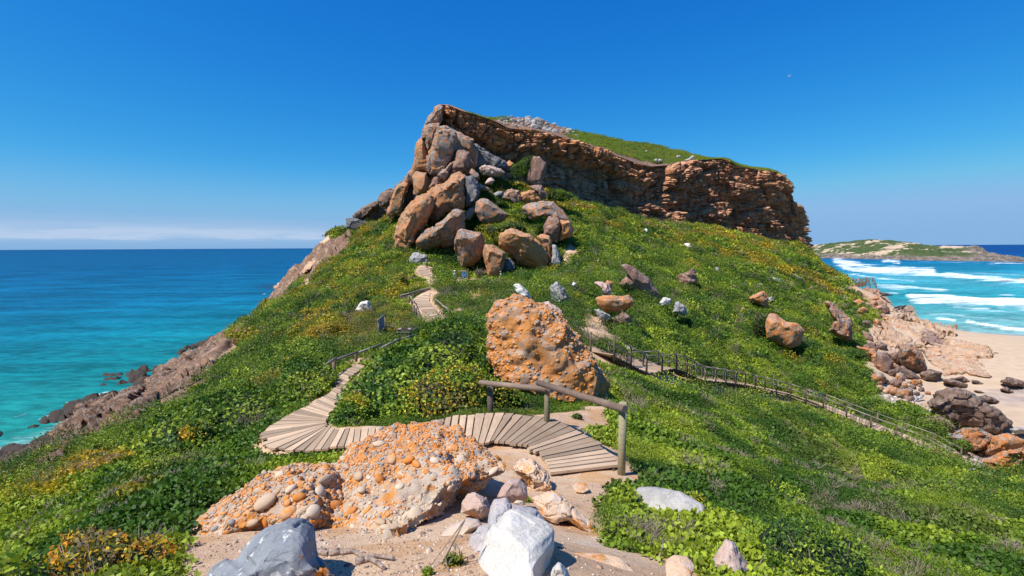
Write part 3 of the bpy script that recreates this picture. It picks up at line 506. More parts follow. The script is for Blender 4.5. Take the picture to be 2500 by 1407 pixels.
# ---------------------------------------------------------------- boulders and rock masses
PLN = {}
def outline_r(outline, n=240):
    o = np.array(outline, float); x, y = o.T; x2, y2 = np.roll(x, -1), np.roll(y, -1); a = (x*y2-x2*y); A = a.sum()/2
    cx = ((x+x2)*a).sum()/(6*A); cy = ((y+y2)*a).sum()/(6*A); th = np.arange(n)*2*math.pi/n; r = np.zeros(n)
    for i in range(len(o)):
        ax, ay = o[i]-(cx, cy); bx, by = o[(i+1) % len(o)]-(cx, cy); dx, dy = np.cos(th), -np.sin(th)
        den = dx*(by-ay)-dy*(bx-ax); den = np.where(abs(den) < 1e-9, 1e-9, den)
        t = (ax*(by-ay)-ay*(bx-ax))/den; u = (ax*dy-ay*dx)/den
        r = np.where((t > 0) & (u >= -1e-6) & (u <= 1+1e-6), np.maximum(r, t), r)
    r = np.where(r < 1, np.median(r), r)
    r = (np.roll(r, 1)+2*r+np.roll(r, -1))/4
    return cx, cy, r
def blob(D, outline, Y0, thick, tilt=0., box=.52, planes=None, back=1., drape=None):
    """solid whose silhouette from the path is the traced outline; D: points of the unit sphere (right, up, toward the path)"""
    cx, cy, r = outline_r(outline); D = D.copy()
    for n, d in (planes or ()):
        t = D @ n; D -= np.maximum(0, t-d)[:, None]*n
    a, b, c = D.T; rho = np.hypot(a, b); th = np.arctan2(b, a) % (2*math.pi); n = len(r)
    k = th/(2*math.pi)*n; i = k.astype(int) % n; f = k-np.floor(k); rr = r[i]*(1-f)+r[(i+1) % n]*f
    s = np.clip(rho, 0, 1)**box; cc = np.sign(c)*np.abs(c)**.85
    ox = rr*s*np.cos(th); oy = -rr*s*np.sin(th)
    Yd = Y0 + tilt*(-oy)*Y0/F - cc*thick*np.where(c > 0, 1, back)
    if drape is not None:
        gx, gy, GY = drape; x = np.clip((cx+ox-gx[0])/(gx[-1]-gx[0]), 0, .999)*(len(gx)-1); y = np.clip((cy+oy-gy[0])/(gy[-1]-gy[0]), 0, .999)*(len(gy)-1); i = x.astype(int); j = y.astype(int); u = x-i; v = y-j
        Yd = (GY[j, i]*(1-u)+GY[j, i+1]*u)*(1-v)+(GY[j+1, i]*(1-u)+GY[j+1, i+1]*u)*v - np.maximum(cc, -.6)*thick
    return P(cx+ox, cy+oy, np.maximum(Yd, 1.2))
def planes_for(seed, k=13):
    g = np.random.default_rng(seed); out = []
    for _ in range(k):
        c = g.uniform(.42, 1); a = g.uniform(0, 6.28); s = math.sqrt(1-c*c); out.append((np.array([math.cos(a)*s, math.sin(a)*s, c]), max(g.uniform(.52, .86), s+.012)))
    return out
def rock_disp(V, Fc, size, kind, seed, amp):
    N = vnormals(V, Fc); p = V/size+seed*3.17
    if kind == 'smooth': f = cell(p*1.9+fbm(p*2, 2, 3)[:, None]*.2, seed); d = fbm(p*2.2, 4, seed)*.03 + (f[2]-.5)*.035 + fbm(p*9, 4, seed+9)*.014
    elif kind == 'lumpy':
        f = cell(p*7+fbm(p*4, 2, 1)[:, None]*.6, seed); g = cell(p*17, seed+3); d = fbm(p*2.2, 4, seed)*.07 + (.5-f[0])*.055 + (.5-g[0])*.026 - (sst(fbm(p*3.3, 3, seed+5), .15, .5))*.035
    elif kind == 'strata':
        g = np.random.default_rng(seed); ax = np.array([g.uniform(-.5, .5), g.uniform(-.3, .3), 1.]); ax /= np.linalg.norm(ax)
        q = p@ax*8+fbm(p*2, 3, seed)*1.2; st = vn(np.stack([np.floor(q), q*0, q*0], -1)*1.7, seed); e = np.abs(q-np.floor(q)-.5)
        jn = cell(np.stack([p[:, 0]*3, p[:, 1]*3, np.floor(q)*.7], -1), seed+4)
        d = fbm(p*2.2, 4, seed)*.05+st*.035-sst(e, .36, .5)*.035+(jn[2]-.5)*.04-sst(.12-(jn[1]-jn[0]), 0, .12)*.03+fbm(p*12, 3, seed)*.012
    else:
        f = cell(p*2.6+fbm(p*2, 2, 3)[:, None]*.25, seed); f2_ = cell(p*6.5, seed+7); d = fbm(p*2, 3, seed)*.028 + (f[2]-.5)*.075 - sst(.07-(f[1]-f[0]), 0, .07)*.03 + (f2_[2]-.5)*.028 + fbm(p*9, 4, seed+2)*.022
    d = d-np.abs(fbm(p*3.1+5, 3, seed+21))*(.0 if kind == 'smooth' else .045)+fbm(p*26, 2, seed+31)*.006
    return V+N*(d*amp*size)[:, None]
def boulder(name, label, outline, mat, Y=None, thick=None, tilt=0., kind='block', sub=5, amp=1., cat='boulder', group=None, seed=None, box=.52, planes=True, drape=False, foot=0., lv=None, parent=None, grow=1.):
    o = np.array(outline, float); o = o.mean(0)+(o-o.mean(0))*grow; outline = o; w_px = o[:, 0].max()-o[:, 0].min(); h_px = o[:, 1].max()-o[:, 1].min()
    seed = seed if seed is not None else int(abs(o[0, 0]*7+o[0, 1]*13)) % 9973
    if Y is None:
        k = o[:, 1].argmax(); m = o[o[:, 1] > o[:, 1].max()-.25*h_px]; Y = hit(m[:, 0].mean(), o[:, 1].max()-2)
        Wm = w_px*Y/F; th = thick or .42*(Wm+h_px*Y/F)/1.; Y = Y + th*.35
    else: th = thick or .42*(w_px+h_px)*Y/F
    if lv: th = lv
    dr = None
    if drape:
        gx = np.linspace(o[:, 0].min(), o[:, 0].max(), 12); gy = np.linspace(o[:, 1].min(), o[:, 1].max(), 10); GY = np.array([[hit(a, b) for a in gx] for b in gy]); lo = hit(o[:, 0].mean(), o[:, 1].max()); GY = np.minimum(GY, lo*1.6+10); th = thick or 1.5
        for _ in range(2): GY[1:-1] = (GY[:-2]+GY[1:-1]+GY[2:])/3; GY[:, 1:-1] = (GY[:, :-2]+GY[:, 1:-1]+GY[:, 2:])/3
        dr = (gx, gy, GY); Y = float(GY.mean())
    Vd, Fc = ico(sub); V = blob(Vd, outline, Y, th, tilt, box, planes_for(seed) if planes else None, drape=dr); size = (w_px+h_px)/2*Y/F
    if foot: V[:, 2] -= np.clip(.3-Vd[:, 1], 0, 1)*foot
    V = rock_disp(V, Fc[:, [0, 1, 2]], size, kind, seed, amp)
    ob = obj_at(name, V, Fc, MR[mat] if isinstance(mat, str) else mat, parent, smooth=not (Y > 30 and kind != 'smooth' and sub >= 5))
    if parent is None: tag(ob, label, cat, group)
    return ob
BG = 'boulders fallen below the cliff'
BD = [  # name, label, outline, material, options
 ('boulder','huge leaning tan slab boulder at the left of the rock pile, overhanging the path',Z7((520,870),(590,700),(700,530),(780,440),(860,420),(940,450),(950,560),(900,700),(850,830),(760,900),(740,1040),(660,1060),(580,1020),(550,960)),'tanrock',dict(Y=106,thick=9,sub=6,group=BG)),
 ('boulder','broad pitted orange boulder lying above the cave slab and behind the leaning slab',Z7((820,430),(950,340),(1080,305),(1150,230),(1230,180),(1300,220),(1320,400),(1300,600),(1200,600),(1110,620),(1060,640),(980,740),(900,740),(880,600)),'tanrock',dict(Y=113,thick=8,sub=6,kind='lumpy',group=BG)),
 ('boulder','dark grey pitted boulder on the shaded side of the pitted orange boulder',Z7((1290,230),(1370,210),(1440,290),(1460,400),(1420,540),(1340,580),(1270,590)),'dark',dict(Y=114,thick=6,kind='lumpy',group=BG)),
 ('cave_slab','grey and orange slab boulder roofing the shallow cave with streaked wall beneath',Z7((750,930),(900,800),(1050,710),(1170,590),(1210,580),(1270,610),(1310,720),(1310,790),(1230,840),(1190,940),(1150,960),(1040,990),(990,1020),(880,1035),(790,1010)),'greyor',dict(Y=100,thick=6,sub=6,group=BG,tilt=-.6)),
 ('boulder','square block boulder with grey sloping top beside the cave, left of the info board',Z7((1190,900),(1220,800),(1260,780),(1400,815),(1470,830),(1490,880),(1510,980),(1470,1100),(1380,1190),(1270,1200),(1230,1130),(1190,1000)),'greyor',dict(Y=93,thick=4.6,sub=6,kind='smooth',group=BG,tilt=-.35)),
 ('boulder','round dark grey boulder beside the upper boardwalk below the cave',Z7((690,1120),(740,1050),(800,1035),(900,1080),(890,1150),(820,1178),(720,1165)),'grey',dict(Y=90,thick=2.2,group=BG)),
 ('boulder','small pale grey boulder wedged right of the cave slab tip',Z7((1290,610),(1340,560),(1400,555),(1410,620),(1350,690),(1310,690)),'grey',dict(Y=112,group=BG)),
 ('boulder','upright orange boulder with a dark tapering right flank in mid pile',Z8((265,600),(280,500),(330,465),(400,465),(450,500),(560,590),(625,640),(560,700),(400,745),(320,710)),'greyor',dict(Y=108,thick=4,sub=5,kind='smooth',group=BG)),
 ('boulder','tall ochre boulder pinched at its foot behind the hiker in the cap',Z8((350,1050),(370,960),(440,955),(500,980),(590,1040),(600,1060),(570,1180),(550,1250),(490,1312),(400,1295),(380,1180)),'tanrock',dict(Y=88,thick=3.6,sub=6,kind='smooth',group=BG)),
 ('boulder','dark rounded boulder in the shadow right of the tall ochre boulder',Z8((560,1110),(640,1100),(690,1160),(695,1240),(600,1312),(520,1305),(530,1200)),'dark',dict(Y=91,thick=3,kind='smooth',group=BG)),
 ('boulder','largest orange lichen boulder low in the pile with a pale grey sloping crest',Z8((505,870),(590,790),(660,770),(750,800),(870,860),(960,920),(1020,1040),(1045,1150),(1010,1245),(900,1215),(700,1185),(680,1140),(600,1050),(510,970)),'nodule',dict(Y=92,thick=4.6,sub=6,kind='lumpy',amp=.8,group=BG,tilt=-.3)),
 ('boulder','narrow orange block standing right of the largest lichen boulder',Z8((910,860),(1000,845),(1060,860),(1080,920),(1090,1050),(1105,1160),(1050,1180),(1030,1050),(980,930)),'orange',dict(Y=95,thick=2.6,group=BG)),
 ('boulder','white and black mottled boulder at the right foot of the pile',Z8((1085,950),(1130,960),(1170,1050),(1190,1170),(1192,1218),(1100,1195),(1070,1190),(1090,1080)),'grey',dict(Y=94,thick=2.4,group=BG)),
 ('boulder','wide grey topped boulder high on the right of the pile',Z8((770,560),(820,520),(960,490),(1040,500),(1100,500),(1190,580),(1285,710),(1200,745),(1060,665),(980,650),(900,695),(840,690),(790,620)),'greyor',dict(Y=106,thick=5,sub=6,kind='smooth',group=BG,tilt=.35)),
 ('boulder','rough rust boulder hanging below the wide grey topped boulder',Z8((1000,760),(1060,645),(1160,665),(1195,760),(1185,850),(1135,945),(1060,910),(1000,845)),'rust',dict(Y=101,thick=3.4,kind='lumpy',group=BG)),
 ('boulder','bright orange knob boulder at the right edge of the pile above its shadow',Z8((1165,690),(1280,700),(1330,800),(1300,870),(1170,912),(1165,850),(1185,760)),'orange',dict(Y=101,thick=3,kind='lumpy',group=BG)),
 ('boulder','split grey and orange boulder in the green gully',Z8((535,462),(600,370),(650,355),(740,370),(755,440),(740,500),(680,512),(610,482)),'greyor',dict(Y=116,thick=3,group=BG)),
 ('boulder','orange faced boulder touching the split boulder in the gully',Z8((750,400),(850,370),(900,380),(975,480),(900,505),(810,505),(745,480)),'orange',dict(Y=117,thick=3,group=BG)),
 ('boulder','rust boulder at the foot of the standing slab',Z8((840,330),(900,315),(980,325),(1025,400),(1025,475),(970,482),(900,390)),'rust',dict(Y=119,thick=3,group=BG)),
 ('standing_slab','tall brown rock slab standing upright against the cliff above the shrubs',Z8((818,230),(838,110),(888,0),(952,5),(1022,80),(1012,200),(985,325),(880,325),(822,290)),'rust',dict(Y=126,thick=2.4,kind='block',box=.45,amp=.6,group=BG)),
 ('boulder','pale pinkish flat topped boulder under the cliff at the top of the gully',Z8((308,130),(350,100),(420,112),(540,140),(592,180),(560,210),(480,225),(345,212)),'pink',dict(Y=128,thick=3,group=BG)),
 ('boulder','thin layered grey stone lying left of the split boulder',Z8((458,412),(520,382),(562,390),(550,430),(480,443)),'grey',dict(Y=115,group=BG,sub=4)),
 ('boulder','brown ledge stone over a black gap left of the gully',Z8((303,330),(360,320),(425,355),(400,378),(320,372)),'greyor',dict(Y=121,group=BG,sub=4)),
 ('boulder','small knobbly pink boulder among shrubs at the gully top',Z8((368,305),(400,250),(440,235),(477,270),(440,312)),'pink',dict(Y=123,group=BG,sub=4)),
 ('boulder','small orange stone against the base of the grey cliff wall',Z8((588,95),(630,48),(682,88),(650,132),(600,128)),'orange',dict(Y=136,group=BG,sub=4)),
 ('boulder','reddish pointed boulder leaning below the grey buttress',Z3((570,850),(640,700),(700,690),(800,715),(800,830),(740,960),(700,1000),(560,1010),(525,930)),'rust',dict(Y=124,thick=4,group=BG)),
 ('boulder','egg shaped orange boulder lodged under the grey buttress',Z3((365,1020),(430,940),(480,930),(522,1000),(460,1092),(395,1082)),'greyor',dict(Y=122,thick=2.4,group=BG)),
 ('boulder','triangular rust boulder left of the egg shaped one',Z3((250,1195),(320,1040),(370,1038),(415,1110),(370,1160)),'rust',dict(Y=120,thick=2.2,group=BG)),
 ('boulder','jumble stone with orange and white faces above the dark pitted boulder',Z3((790,980),(830,930),(900,990),(935,1070),(900,1100),(820,1060)),'greyor',dict(Y=120,thick=2.4,group=BG)),
 ('boulder','small cream stone at the left edge of the gully shrubs',Z3((905,1150),(930,1120),(955,1150),(1060,1190),(1040,1215),(930,1210)),'pink',dict(Y=121,thick=1.4,sub=4,group=BG)),
 ('boulder','dark wedge stone between leaning slab and grey buttress',Z3((470,940),(540,850),(575,850),(540,960),(510,1000)),'greyor',dict(Y=123,thick=1.8,sub=4,group=BG)),
 # the buttress and the left ridge
 ('buttress_block','left grey flake of the cliff buttress, lit along its edge',Z3((168,470),(180,380),(270,330),(395,335),(370,480),(300,620),(225,750),(195,640),(165,530)),'greyor',dict(Y=130,thick=5.5,box=.4,grow=1.07,sub=6,cat='rock',group='blocks of the cliff buttress')),
 ('buttress_block','largest grey block of the cliff buttress above the boulder pile',Z3((365,390),(460,372),(600,445),(625,510),(612,690),(540,835),(430,960),(290,995),(222,920),(225,780),(290,650),(340,500)),'greyor',dict(Y=127,thick=6.6,box=.4,grow=1.07,sub=6,cat='rock',group='blocks of the cliff buttress')),
 ('buttress_block','crumbly tan pillar at the left edge of the buttress',Z3((55,850),(80,680),(110,580),(165,535),(185,600),(215,700),(232,830),(238,960),(70,980),(58,900)),'tanrock',dict(Y=128,thick=5.0,box=.4,grow=1.07,sub=6,kind='lumpy',cat='rock',group='blocks of the cliff buttress')),
 ('buttress_block','pale smooth tan block with dark drip stains under the crumbly pillar',Z3((40,1050),(90,975),(225,985),(255,1110),(250,1210),(110,1290),(70,1210)),'tanrock',dict(Y=126,thick=4.4,box=.4,grow=1.07,kind='smooth',cat='rock',group='blocks of the cliff buttress')),
 ('buttress_block','lumpy dark crest rocks at the top left of the buttress',Z3((205,340),(255,240),(310,190),(330,125),(390,98),(440,115),(430,220),(410,340),(340,360)),'greyor',dict(Y=133,thick=4.4,box=.4,grow=1.07,kind='lumpy',cat='rock',group='blocks of the cliff buttress',sub=6)),
 ('buttress_block','square grey face right of the largest buttress block under the orange cap',Z3((600,480),(700,490),(835,550),(860,700),(800,725),(690,700),(600,720)),'greyor',dict(Y=131,thick=3.3,box=.4,grow=1.07,cat='rock',group='blocks of the cliff buttress')),
 ('buttress_block','grey wall panel between the buttress and the pale flat topped boulder',Z3((790,720),(880,620),(1000,690),(1100,760),(1250,830),(1290,900),(1250,960),(1000,930),(900,980),(760,960)),'dark',dict(Y=135,thick=3.3,box=.4,grow=1.07,cat='rock',sub=6,group='blocks of the cliff buttress')),
 ('ridge_rock','tan pillar left of the black cave mouth on the ridge',Z7((470,620),(500,480),(560,340),(640,280),(690,300),(645,420),(615,610),(500,640)),'tanrock',dict(Y=130,thick=4.4,box=.4,grow=1.07,cat='rock',group='rocks along the left ridge')),
 ('ridge_rock','slanting lit rock lintel above the cave mouth',Z7((630,300),(680,200),(740,120),(775,55),(775,220),(745,300),(690,330)),'greyor',dict(Y=133,thick=4.4,box=.4,grow=1.07,cat='rock',group='rocks along the left ridge')),
 ('ridge_rock','back wall inside the cave mouth of the ridge, shade put into its dark colour',Z7((620,620),(650,400),(700,300),(760,250),(790,420),(720,520),(670,640)),'dark',dict(Y=136,thick=3.3,box=.4,grow=1.07,cat='rock',group='rocks along the left ridge')),  # shade of the cave painted as a dark rock colour
 ('ridge_rock','brown rounded rock on the skyline left of the tan pillar',Z7((365,490),(410,400),(480,378),(545,390),(520,460),(475,545),(400,555)),'brown',dict(Y=140,thick=4.4,box=.4,grow=1.07,cat='rock',group='rocks along the left ridge')),
 ('ridge_rock','long brown skyline rock low on the left ridge above the green bush',Z7((118,620),(200,550),(300,510),(365,500),(365,545),(290,590),(235,650),(180,690),(130,655)),'brown',dict(Y=146,thick=4.4,box=.4,grow=1.07,cat='rock',group='rocks along the left ridge')),
 ('ridge_rock','black and grey layered outcrop at the path corner under the skyline rock',Z7((28,720),(40,685),(150,680),(240,705),(295,730),(290,770),(240,790),(150,800),(80,795),(30,765)),'dark',dict(Y=146,thick=3.3,box=.4,grow=1.07,kind='strata',cat='rock',sub=6,group='rocks along the left ridge')),
 ('buttress_core','rock mass behind the blocks of the buttress',Z3((50,870),(75,690),(105,590),(160,540),(162,440),(178,375),(330,335),(700,430),(900,700),(900,1000),(500,1250),(100,1420),(0,1380),(35,1050)),'greyor',dict(Y=133.5,thick=6.5,sub=6,cat='rock',box=.42)),  # same grey orange stone as the blocks, fills the gaps between them
 ('ridge_rock','low dark band of rock under the left skyline',Z7((100,650),(200,552),(365,497),(400,425),(480,385),(560,400),(540,600),(300,720),(180,720)),'brown',dict(Y=149,thick=3.3,box=.4,grow=1.07,sub=6,cat='rock',kind='strata')),
 ('ridge_rock','broken brown rock wall joining the tan pillar to the buttress',Z7((470,440),(560,345),(640,285),(735,125),(775,55),(830,300),(800,560),(640,640),(500,650)),'brown',dict(Y=140,thick=3.3,box=.4,grow=1.07,sub=6,cat='rock')),
 ('slab','orange and tan broken rock at the top of the beach slabs',Z5((930,475),(958,370),(1000,338),(1062,388),(1088,430),(1105,500),(1060,565),(980,545)),'orange2',dict(drape=True,thick=3,sub=6,kind='strata',cat='rock')),
 ('slab','pale jointed rock ridge running down to the surf',Z5((1072,428),(1150,438),(1250,458),(1335,488),(1452,538),(1460,598),(1380,594),(1250,550),(1100,505)),'peach',dict(drape=True,thick=4.5,sub=6,kind='strata',cat='rock',amp=1.4)),
 ('slab','broad peach coloured bedrock slab below the pale ridge',Z5((970,545),(1100,495),(1250,540),(1405,600),(1250,650),(1120,665),(1000,635)),'peach',dict(drape=True,thick=2.4,sub=6,kind='strata',cat='rock',amp=1.2)),
 ('slab','long low tongue of pale rock pointing at the wet sand',Z5((1225,645),(1400,597),(1550,640),(1655,682),(1655,714),(1560,718),(1400,695)),'peach',dict(drape=True,thick=2.,sub=6,kind='strata',cat='rock',amp=1.2)),
 ('slab','fissured cream bedrock between the long tongue and the sand',Z5((1230,665),(1400,680),(1560,718),(1642,826),(1500,802),(1370,814),(1350,772),(1290,747)),'peach',dict(drape=True,thick=1.6,sub=6,kind='strata',cat='rock')),
 ('slab','grey streaked bedrock at the bank above the pebble strip',Z5((990,620),(1130,655),(1150,760),(1090,830),(1010,700)),'peach',dict(drape=True,thick=1.6,sub=5,kind='strata',cat='rock')),
 ('slab','orange rock bench on the slope corner under the viewing platform',Z5((890,345),(940,325),(1000,335),(1062,392),(1000,410),(930,400)),'orange2',dict(drape=True,thick=2.4,sub=5,kind='strata',cat='rock')),
 ('slab','rust coloured rock step between slope plants and upper beach slabs',Z5((900,400),(960,395),(1010,440),(985,500),(940,480)),'orange2',dict(drape=True,thick=2.,sub=5,kind='strata',cat='rock')),
 ('shore_rock','small dark reef rock in the surf off the slab ridge',Z5((1010,345),(1050,350),(1090,368),(1030,370)),'dark',dict(Y=150,thick=2,cat='rock',sub=4)),
 # middle ground
 ('boulder','huge orange conglomerate boulder in mid view beside the green shrub and handrail',ZM((215,350),(235,290),(300,230),(400,205),(520,240),(620,290),(700,370),(800,460),(880,560),(930,660),(962,740),(940,830),(900,905),(830,925),(700,905),(600,875),(500,840),(350,770),(310,690),(250,610),(235,450)),'nodule',dict(Y=14.6,thick=1.7,sub=7,kind='lumpy',amp=1.0,tilt=.1)),
 ('rock','pointed white and grey rock behind the top of the huge orange boulder',ZM((388,140),(420,133),(470,178),(495,225),(440,225),(400,180)),'white',dict(Y=44,cat='rock')),
 ('rock','grey speckled pointed rock between two patches of heath above the orange boulder',ZM((608,160),(650,120),(700,170),(747,262),(700,278),(620,245)),'grey',dict(cat='rock')),
 ('rock','smooth orange slab just behind the shoulder of the huge orange boulder',ZM((560,250),(600,238),(692,308),(680,345),(600,300)),'pink',dict(Y=24,cat='rock',thick=.5)),
 ('boulder','big dark faced boulder with a pale crest on the green slope',Z9((730,50),(820,28),(930,70),(1060,160),(1180,260),(1250,390),(1330,480),(1372,600),(1310,700),(1240,725),(1060,620),(900,520),(760,430),(720,340),(860,190),(770,90)),'rust',dict(Y=66,thick=3.6,sub=6,kind='smooth',tilt=-.5)),
 ('boulder','grey and orange balanced boulder propped on two smaller stones',Z9((355,570),(500,528),(700,528),(860,528),(955,620),(920,700),(800,765),(640,805),(480,775),(370,670)),'orange',dict(Y=43,thick=1.6,sub=5)),
 ('rock','white speckled prop stone under the left of the balanced boulder',Z9((325,740),(400,730),(575,840),(565,915),(470,945),(395,885)),'grey',dict(Y=41.5,cat='rock',thick=.7)),
 ('rock','orange and dark prop stone under the right of the balanced boulder',Z9((565,900),(690,830),(770,770),(885,850),(905,950),(850,1015),(690,1005),(590,935)),'rust',dict(Y=42,cat='rock',thick=.9)),
 ('rock','flat white topped rock perched above the balanced boulder',Z9((325,320),(440,305),(520,340),(595,440),(560,540),(470,510),(440,430)),'pink',dict(Y=47,cat='rock',thick=.9)),
 ('rock','small orange and white stone touching the flat white topped rock',Z9((490,335),(530,280),(622,320),(600,400),(570,435),(520,385)),'orange',dict(Y=48,cat='rock',thick=.7,sub=4)),
 ('rock','curved whitish rock half hidden by creepers below the dark faced boulder',Z9((1345,640),(1400,560),(1440,550),(1525,580),(1510,640),(1380,700)),'white',dict(Y=60,cat='rock',thick=1.)),
 ('rock','grey rock with pale base right of the creeper covered rock',Z9((1545,790),(1590,640),(1640,612),(1740,695),(1780,755),(1750,840),(1640,815)),'grey',dict(Y=59,cat='rock',thick=1.2)),
 ('boulder','craggy red brown boulder high on the slope among yellow bushes',Z9((1640,190),(1800,150),(1850,95),(1905,140),(1925,250),(1925,340),(1840,350),(1750,390),(1660,340)),'rust',dict(cat='boulder',sub=5,kind='strata')),
 ('rock','bluish white stone tip in the heath at the pathside',Z9((-25,350),(0,310),(50,335),(45,375),(0,385)),'white',dict(Y=56,cat='rock',sub=4)),
 ('rock','low flat white rock on the green slope above the stairs',Z9((650,1310),(760,1295),(850,1320),(960,1375),(860,1385),(740,1375)),'white',dict(Y=33,cat='rock',thick=.5)),
 ('rock','cracked pale grey boulder under the top of the wooden stairs',ZM((985,700),(1010,660),(1040,655),(1110,675),(1122,770),(1060,795),(1000,745)),'white',dict(Y=26.5,cat='boulder',thick=.9)),
 ('rock','light grey rock below the stair landing post',ZM((1038,820),(1080,788),(1150,850),(1122,875)),'grey',dict(Y=22,cat='rock',thick=.5)),
 ('rock','small grey stone right next to the rock below the stair landing',ZM((1130,810),(1160,790),(1185,820),(1150,850)),'grey',dict(Y=23,cat='rock',thick=.3,sub=4)),
 ('rock','pointed slate grey stone right of the near handrail foot',ZM((944,1000),(960,950),(972,928),(1022,1030),(985,1045),(940,1040)),'grey',dict(Y=12.2,cat='rock',thick=.25,kind='smooth')),
 ('rock','low pale grey stone left of the pointed slate stone',ZM((868,995),(910,983),(950,988),(950,1032),(880,1022)),'grey',dict(Y=12.0,cat='rock',thick=.2,kind='smooth')),
 ('rock','orange lichen rock with a green tuft between the railing posts',ZM((735,925),(830,910),(868,975),(852,1015),(780,990),(740,960)),'orange',dict(Y=12.5,cat='rock',thick=.3)),
 ('rock','flat cream stone at the foot of the middle railing post',ZM((612,895),(660,885),(705,905),(690,932),(630,930)),'pink',dict(Y=13,cat='rock',thick=.25,sub=4)),
 ('rock','shaded dark stone tucked under the huge orange boulder',ZM((862,930),(900,905),(925,980),(880,990)),'dark',dict(Y=13.2,cat='rock',thick=.3,sub=4)),
 ('rock','pale grey ridged rock alone on the left slope above the info board',ZB((922,395),(960,340),(1000,336),(1042,400),(1032,425),(950,425)),'white',dict(cat='rock')),
 ('rock','narrow white stone upright on the slope beneath the cliff',Z2((698,968),(712,962),(724,975),(738,1012),(720,1008)),'white',dict(cat='rock',sub=4)),
 ('rock','white slab stone on the slope below the middle of the cliff',Z2((998,1080),(1035,1075),(1068,1105),(1072,1135),(1050,1148)),'white',dict(cat='rock',sub=4)),
 ('rock','thin grey and black stone in the slope heath',Z2((1235,1262),(1260,1258),(1275,1290),(1275,1335),(1255,1320)),'grey',dict(cat='rock',sub=4)),
 ('rock','white winged rock by the thin side track on the right slope',Z5((416,265),(450,268),(490,288),(462,310),(432,296)),'white',dict(cat='rock',sub=4)),
 ('boulder','rust block with white edge on the slope above the orange boulder',Z5((290,385),(340,348),(375,340),(400,378),(398,440),(380,462),(335,420)),'orange',dict(cat='boulder')),
 ('rock','small grey stone right of the rust block',Z5((392,380),(420,372),(432,395),(405,415)),'grey',dict(cat='rock',sub=4)),
 ('boulder','large orange and white boulder casting shade on the right slope',Z5((385,500),(400,468),(430,465),(500,510),(560,525),(600,560),(575,640),(520,662),(440,628),(390,605)),'orange',dict(Y=70,thick=3,sub=6,kind='smooth',tilt=.2)),
 ('boulder','grey topped rust boulder at the lower edge of the right slope',Z5((712,395),(760,415),(830,475),(868,520),(862,622),(800,605),(735,565),(765,500)),'greyor',dict(Y=80,thick=3.2,sub=6)),
 ('rock','dark reddish stone bedded in the right slope',Z5((600,330),(640,320),(660,340),(640,352)),'rust',dict(cat='rock',sub=4)),
 ('boulder','orange ledge boulder at the slope edge below the far platform',Z5((868,400),(900,385),(935,405),(935,445),(890,440)),'orange',dict(cat='boulder')),
 ('boulder','shaded grey boulder beneath the orange ledge boulder',Z5((895,440),(930,440),(945,460),(925,475)),'dark',dict(cat='rock',sub=4)),
 ('boulder','orange rock step beside the far viewing platform',Z5((800,270),(820,250),(860,275),(855,295),(805,300)),'orange',dict(Y=153,cat='rock')),
 ('boulder','big upright grey and rust boulder standing over the beach sand',Z5((1122,700),(1128,650),(1180,638),(1232,660),(1262,720),(1282,792),(1200,795),(1135,745)),'greyor',dict(Y=78,thick=3.4,sub=6,group='boulders above the beach')),
 ('boulder','long reddish boulder lying on the pale slab ridge',Z5((1238,575),(1262,545),(1300,555),(1350,600),(1392,652),(1350,662),(1250,622)),'rust',dict(drape=True,thick=3.2,group='boulders above the beach')),
 ('boulder','brown wedge boulder at the foot of the big upright boulder',Z5((1088,790),(1110,755),(1200,790),(1245,832),(1170,835),(1110,815)),'brown',dict(Y=74,thick=2.4,group='boulders above the beach')),
 ('boulder','dark brown slab boulder at the sand edge right of the wedge boulder',Z5((1238,800),(1290,775),(1362,795),(1342,852),(1255,840)),'brown',dict(Y=74,thick=2.2,group='boulders above the beach')),
 ('boulder','reddish boulder sunk in pebbles under the shrubby bank',Z5((955,815),(1000,805),(1060,835),(1092,885),(1060,925),(995,890)),'rust',dict(Y=68,thick=2.,group='boulders above the beach')),
 ('boulder','tall pinkish brown block at the bank above the sand corner',Z5((1000,680),(1045,680),(1092,730),(1095,830),(1040,830),(990,760)),'rust',dict(Y=74,thick=2.8,sub=5,group='boulders above the beach')),
 ('boulder','shaded brown block left of the big upright boulder',Z5((1060,690),(1120,680),(1135,720),(1125,755),(1080,740)),'brown',dict(Y=80,thick=1.8,group='boulders above the beach')),
 ('boulder','squat grey and rust boulder on the pebble strip',Z5((1103,930),(1112,895),(1150,882),(1200,888),(1197,930),(1175,952),(1130,940)),'greyor',dict(Y=62,thick=1.6,group='boulders above the beach')),
 ('boulder','long tilted tan slab along the shrubby bank edge',Z5((785,740),(880,745),(970,795),(900,800),(830,765)),'pink',dict(Y=72,thick=1.,cat='rock')),
 ('boulder','flat orange slab projecting over the bank above the tilted slab',Z5((875,645),(940,655),(1005,668),(990,690),(900,680)),'orange',dict(Y=80,thick=1.2,cat='rock')),
 ('boulder','steep orange faced rock under the projecting slab',Z5((965,700),(1000,680),(1020,740),(1022,800),(985,790)),'orange',dict(Y=76,thick=1.2,cat='rock')),
 ('boulder','rust rock band at the slope edge above the beach slabs',Z5((920,560),(960,575),(1000,640),(960,660),(925,620)),'rust',dict(Y=92,thick=2.,cat='rock')),
 ('boulder','enormous dark brown layered boulder lying on the beach sand',Z5((1272,965),(1340,905),(1400,895),(1440,882),(1560,925),(1690,1005),(1760,1080),(1700,1102),(1712,1142),(1600,1135),(1490,1085),(1400,1085),(1310,1025)),'brown',dict(Y=52,thick=3.6,sub=6,kind='strata',amp=1.1)),
 ('boulder','jutting dark slab on top of the enormous layered boulder',Z5((1405,890),(1450,885),(1530,905),(1600,950),(1560,965),(1440,915)),'dark',dict(Y=52,thick=1.4,kind='strata',cat='rock')),
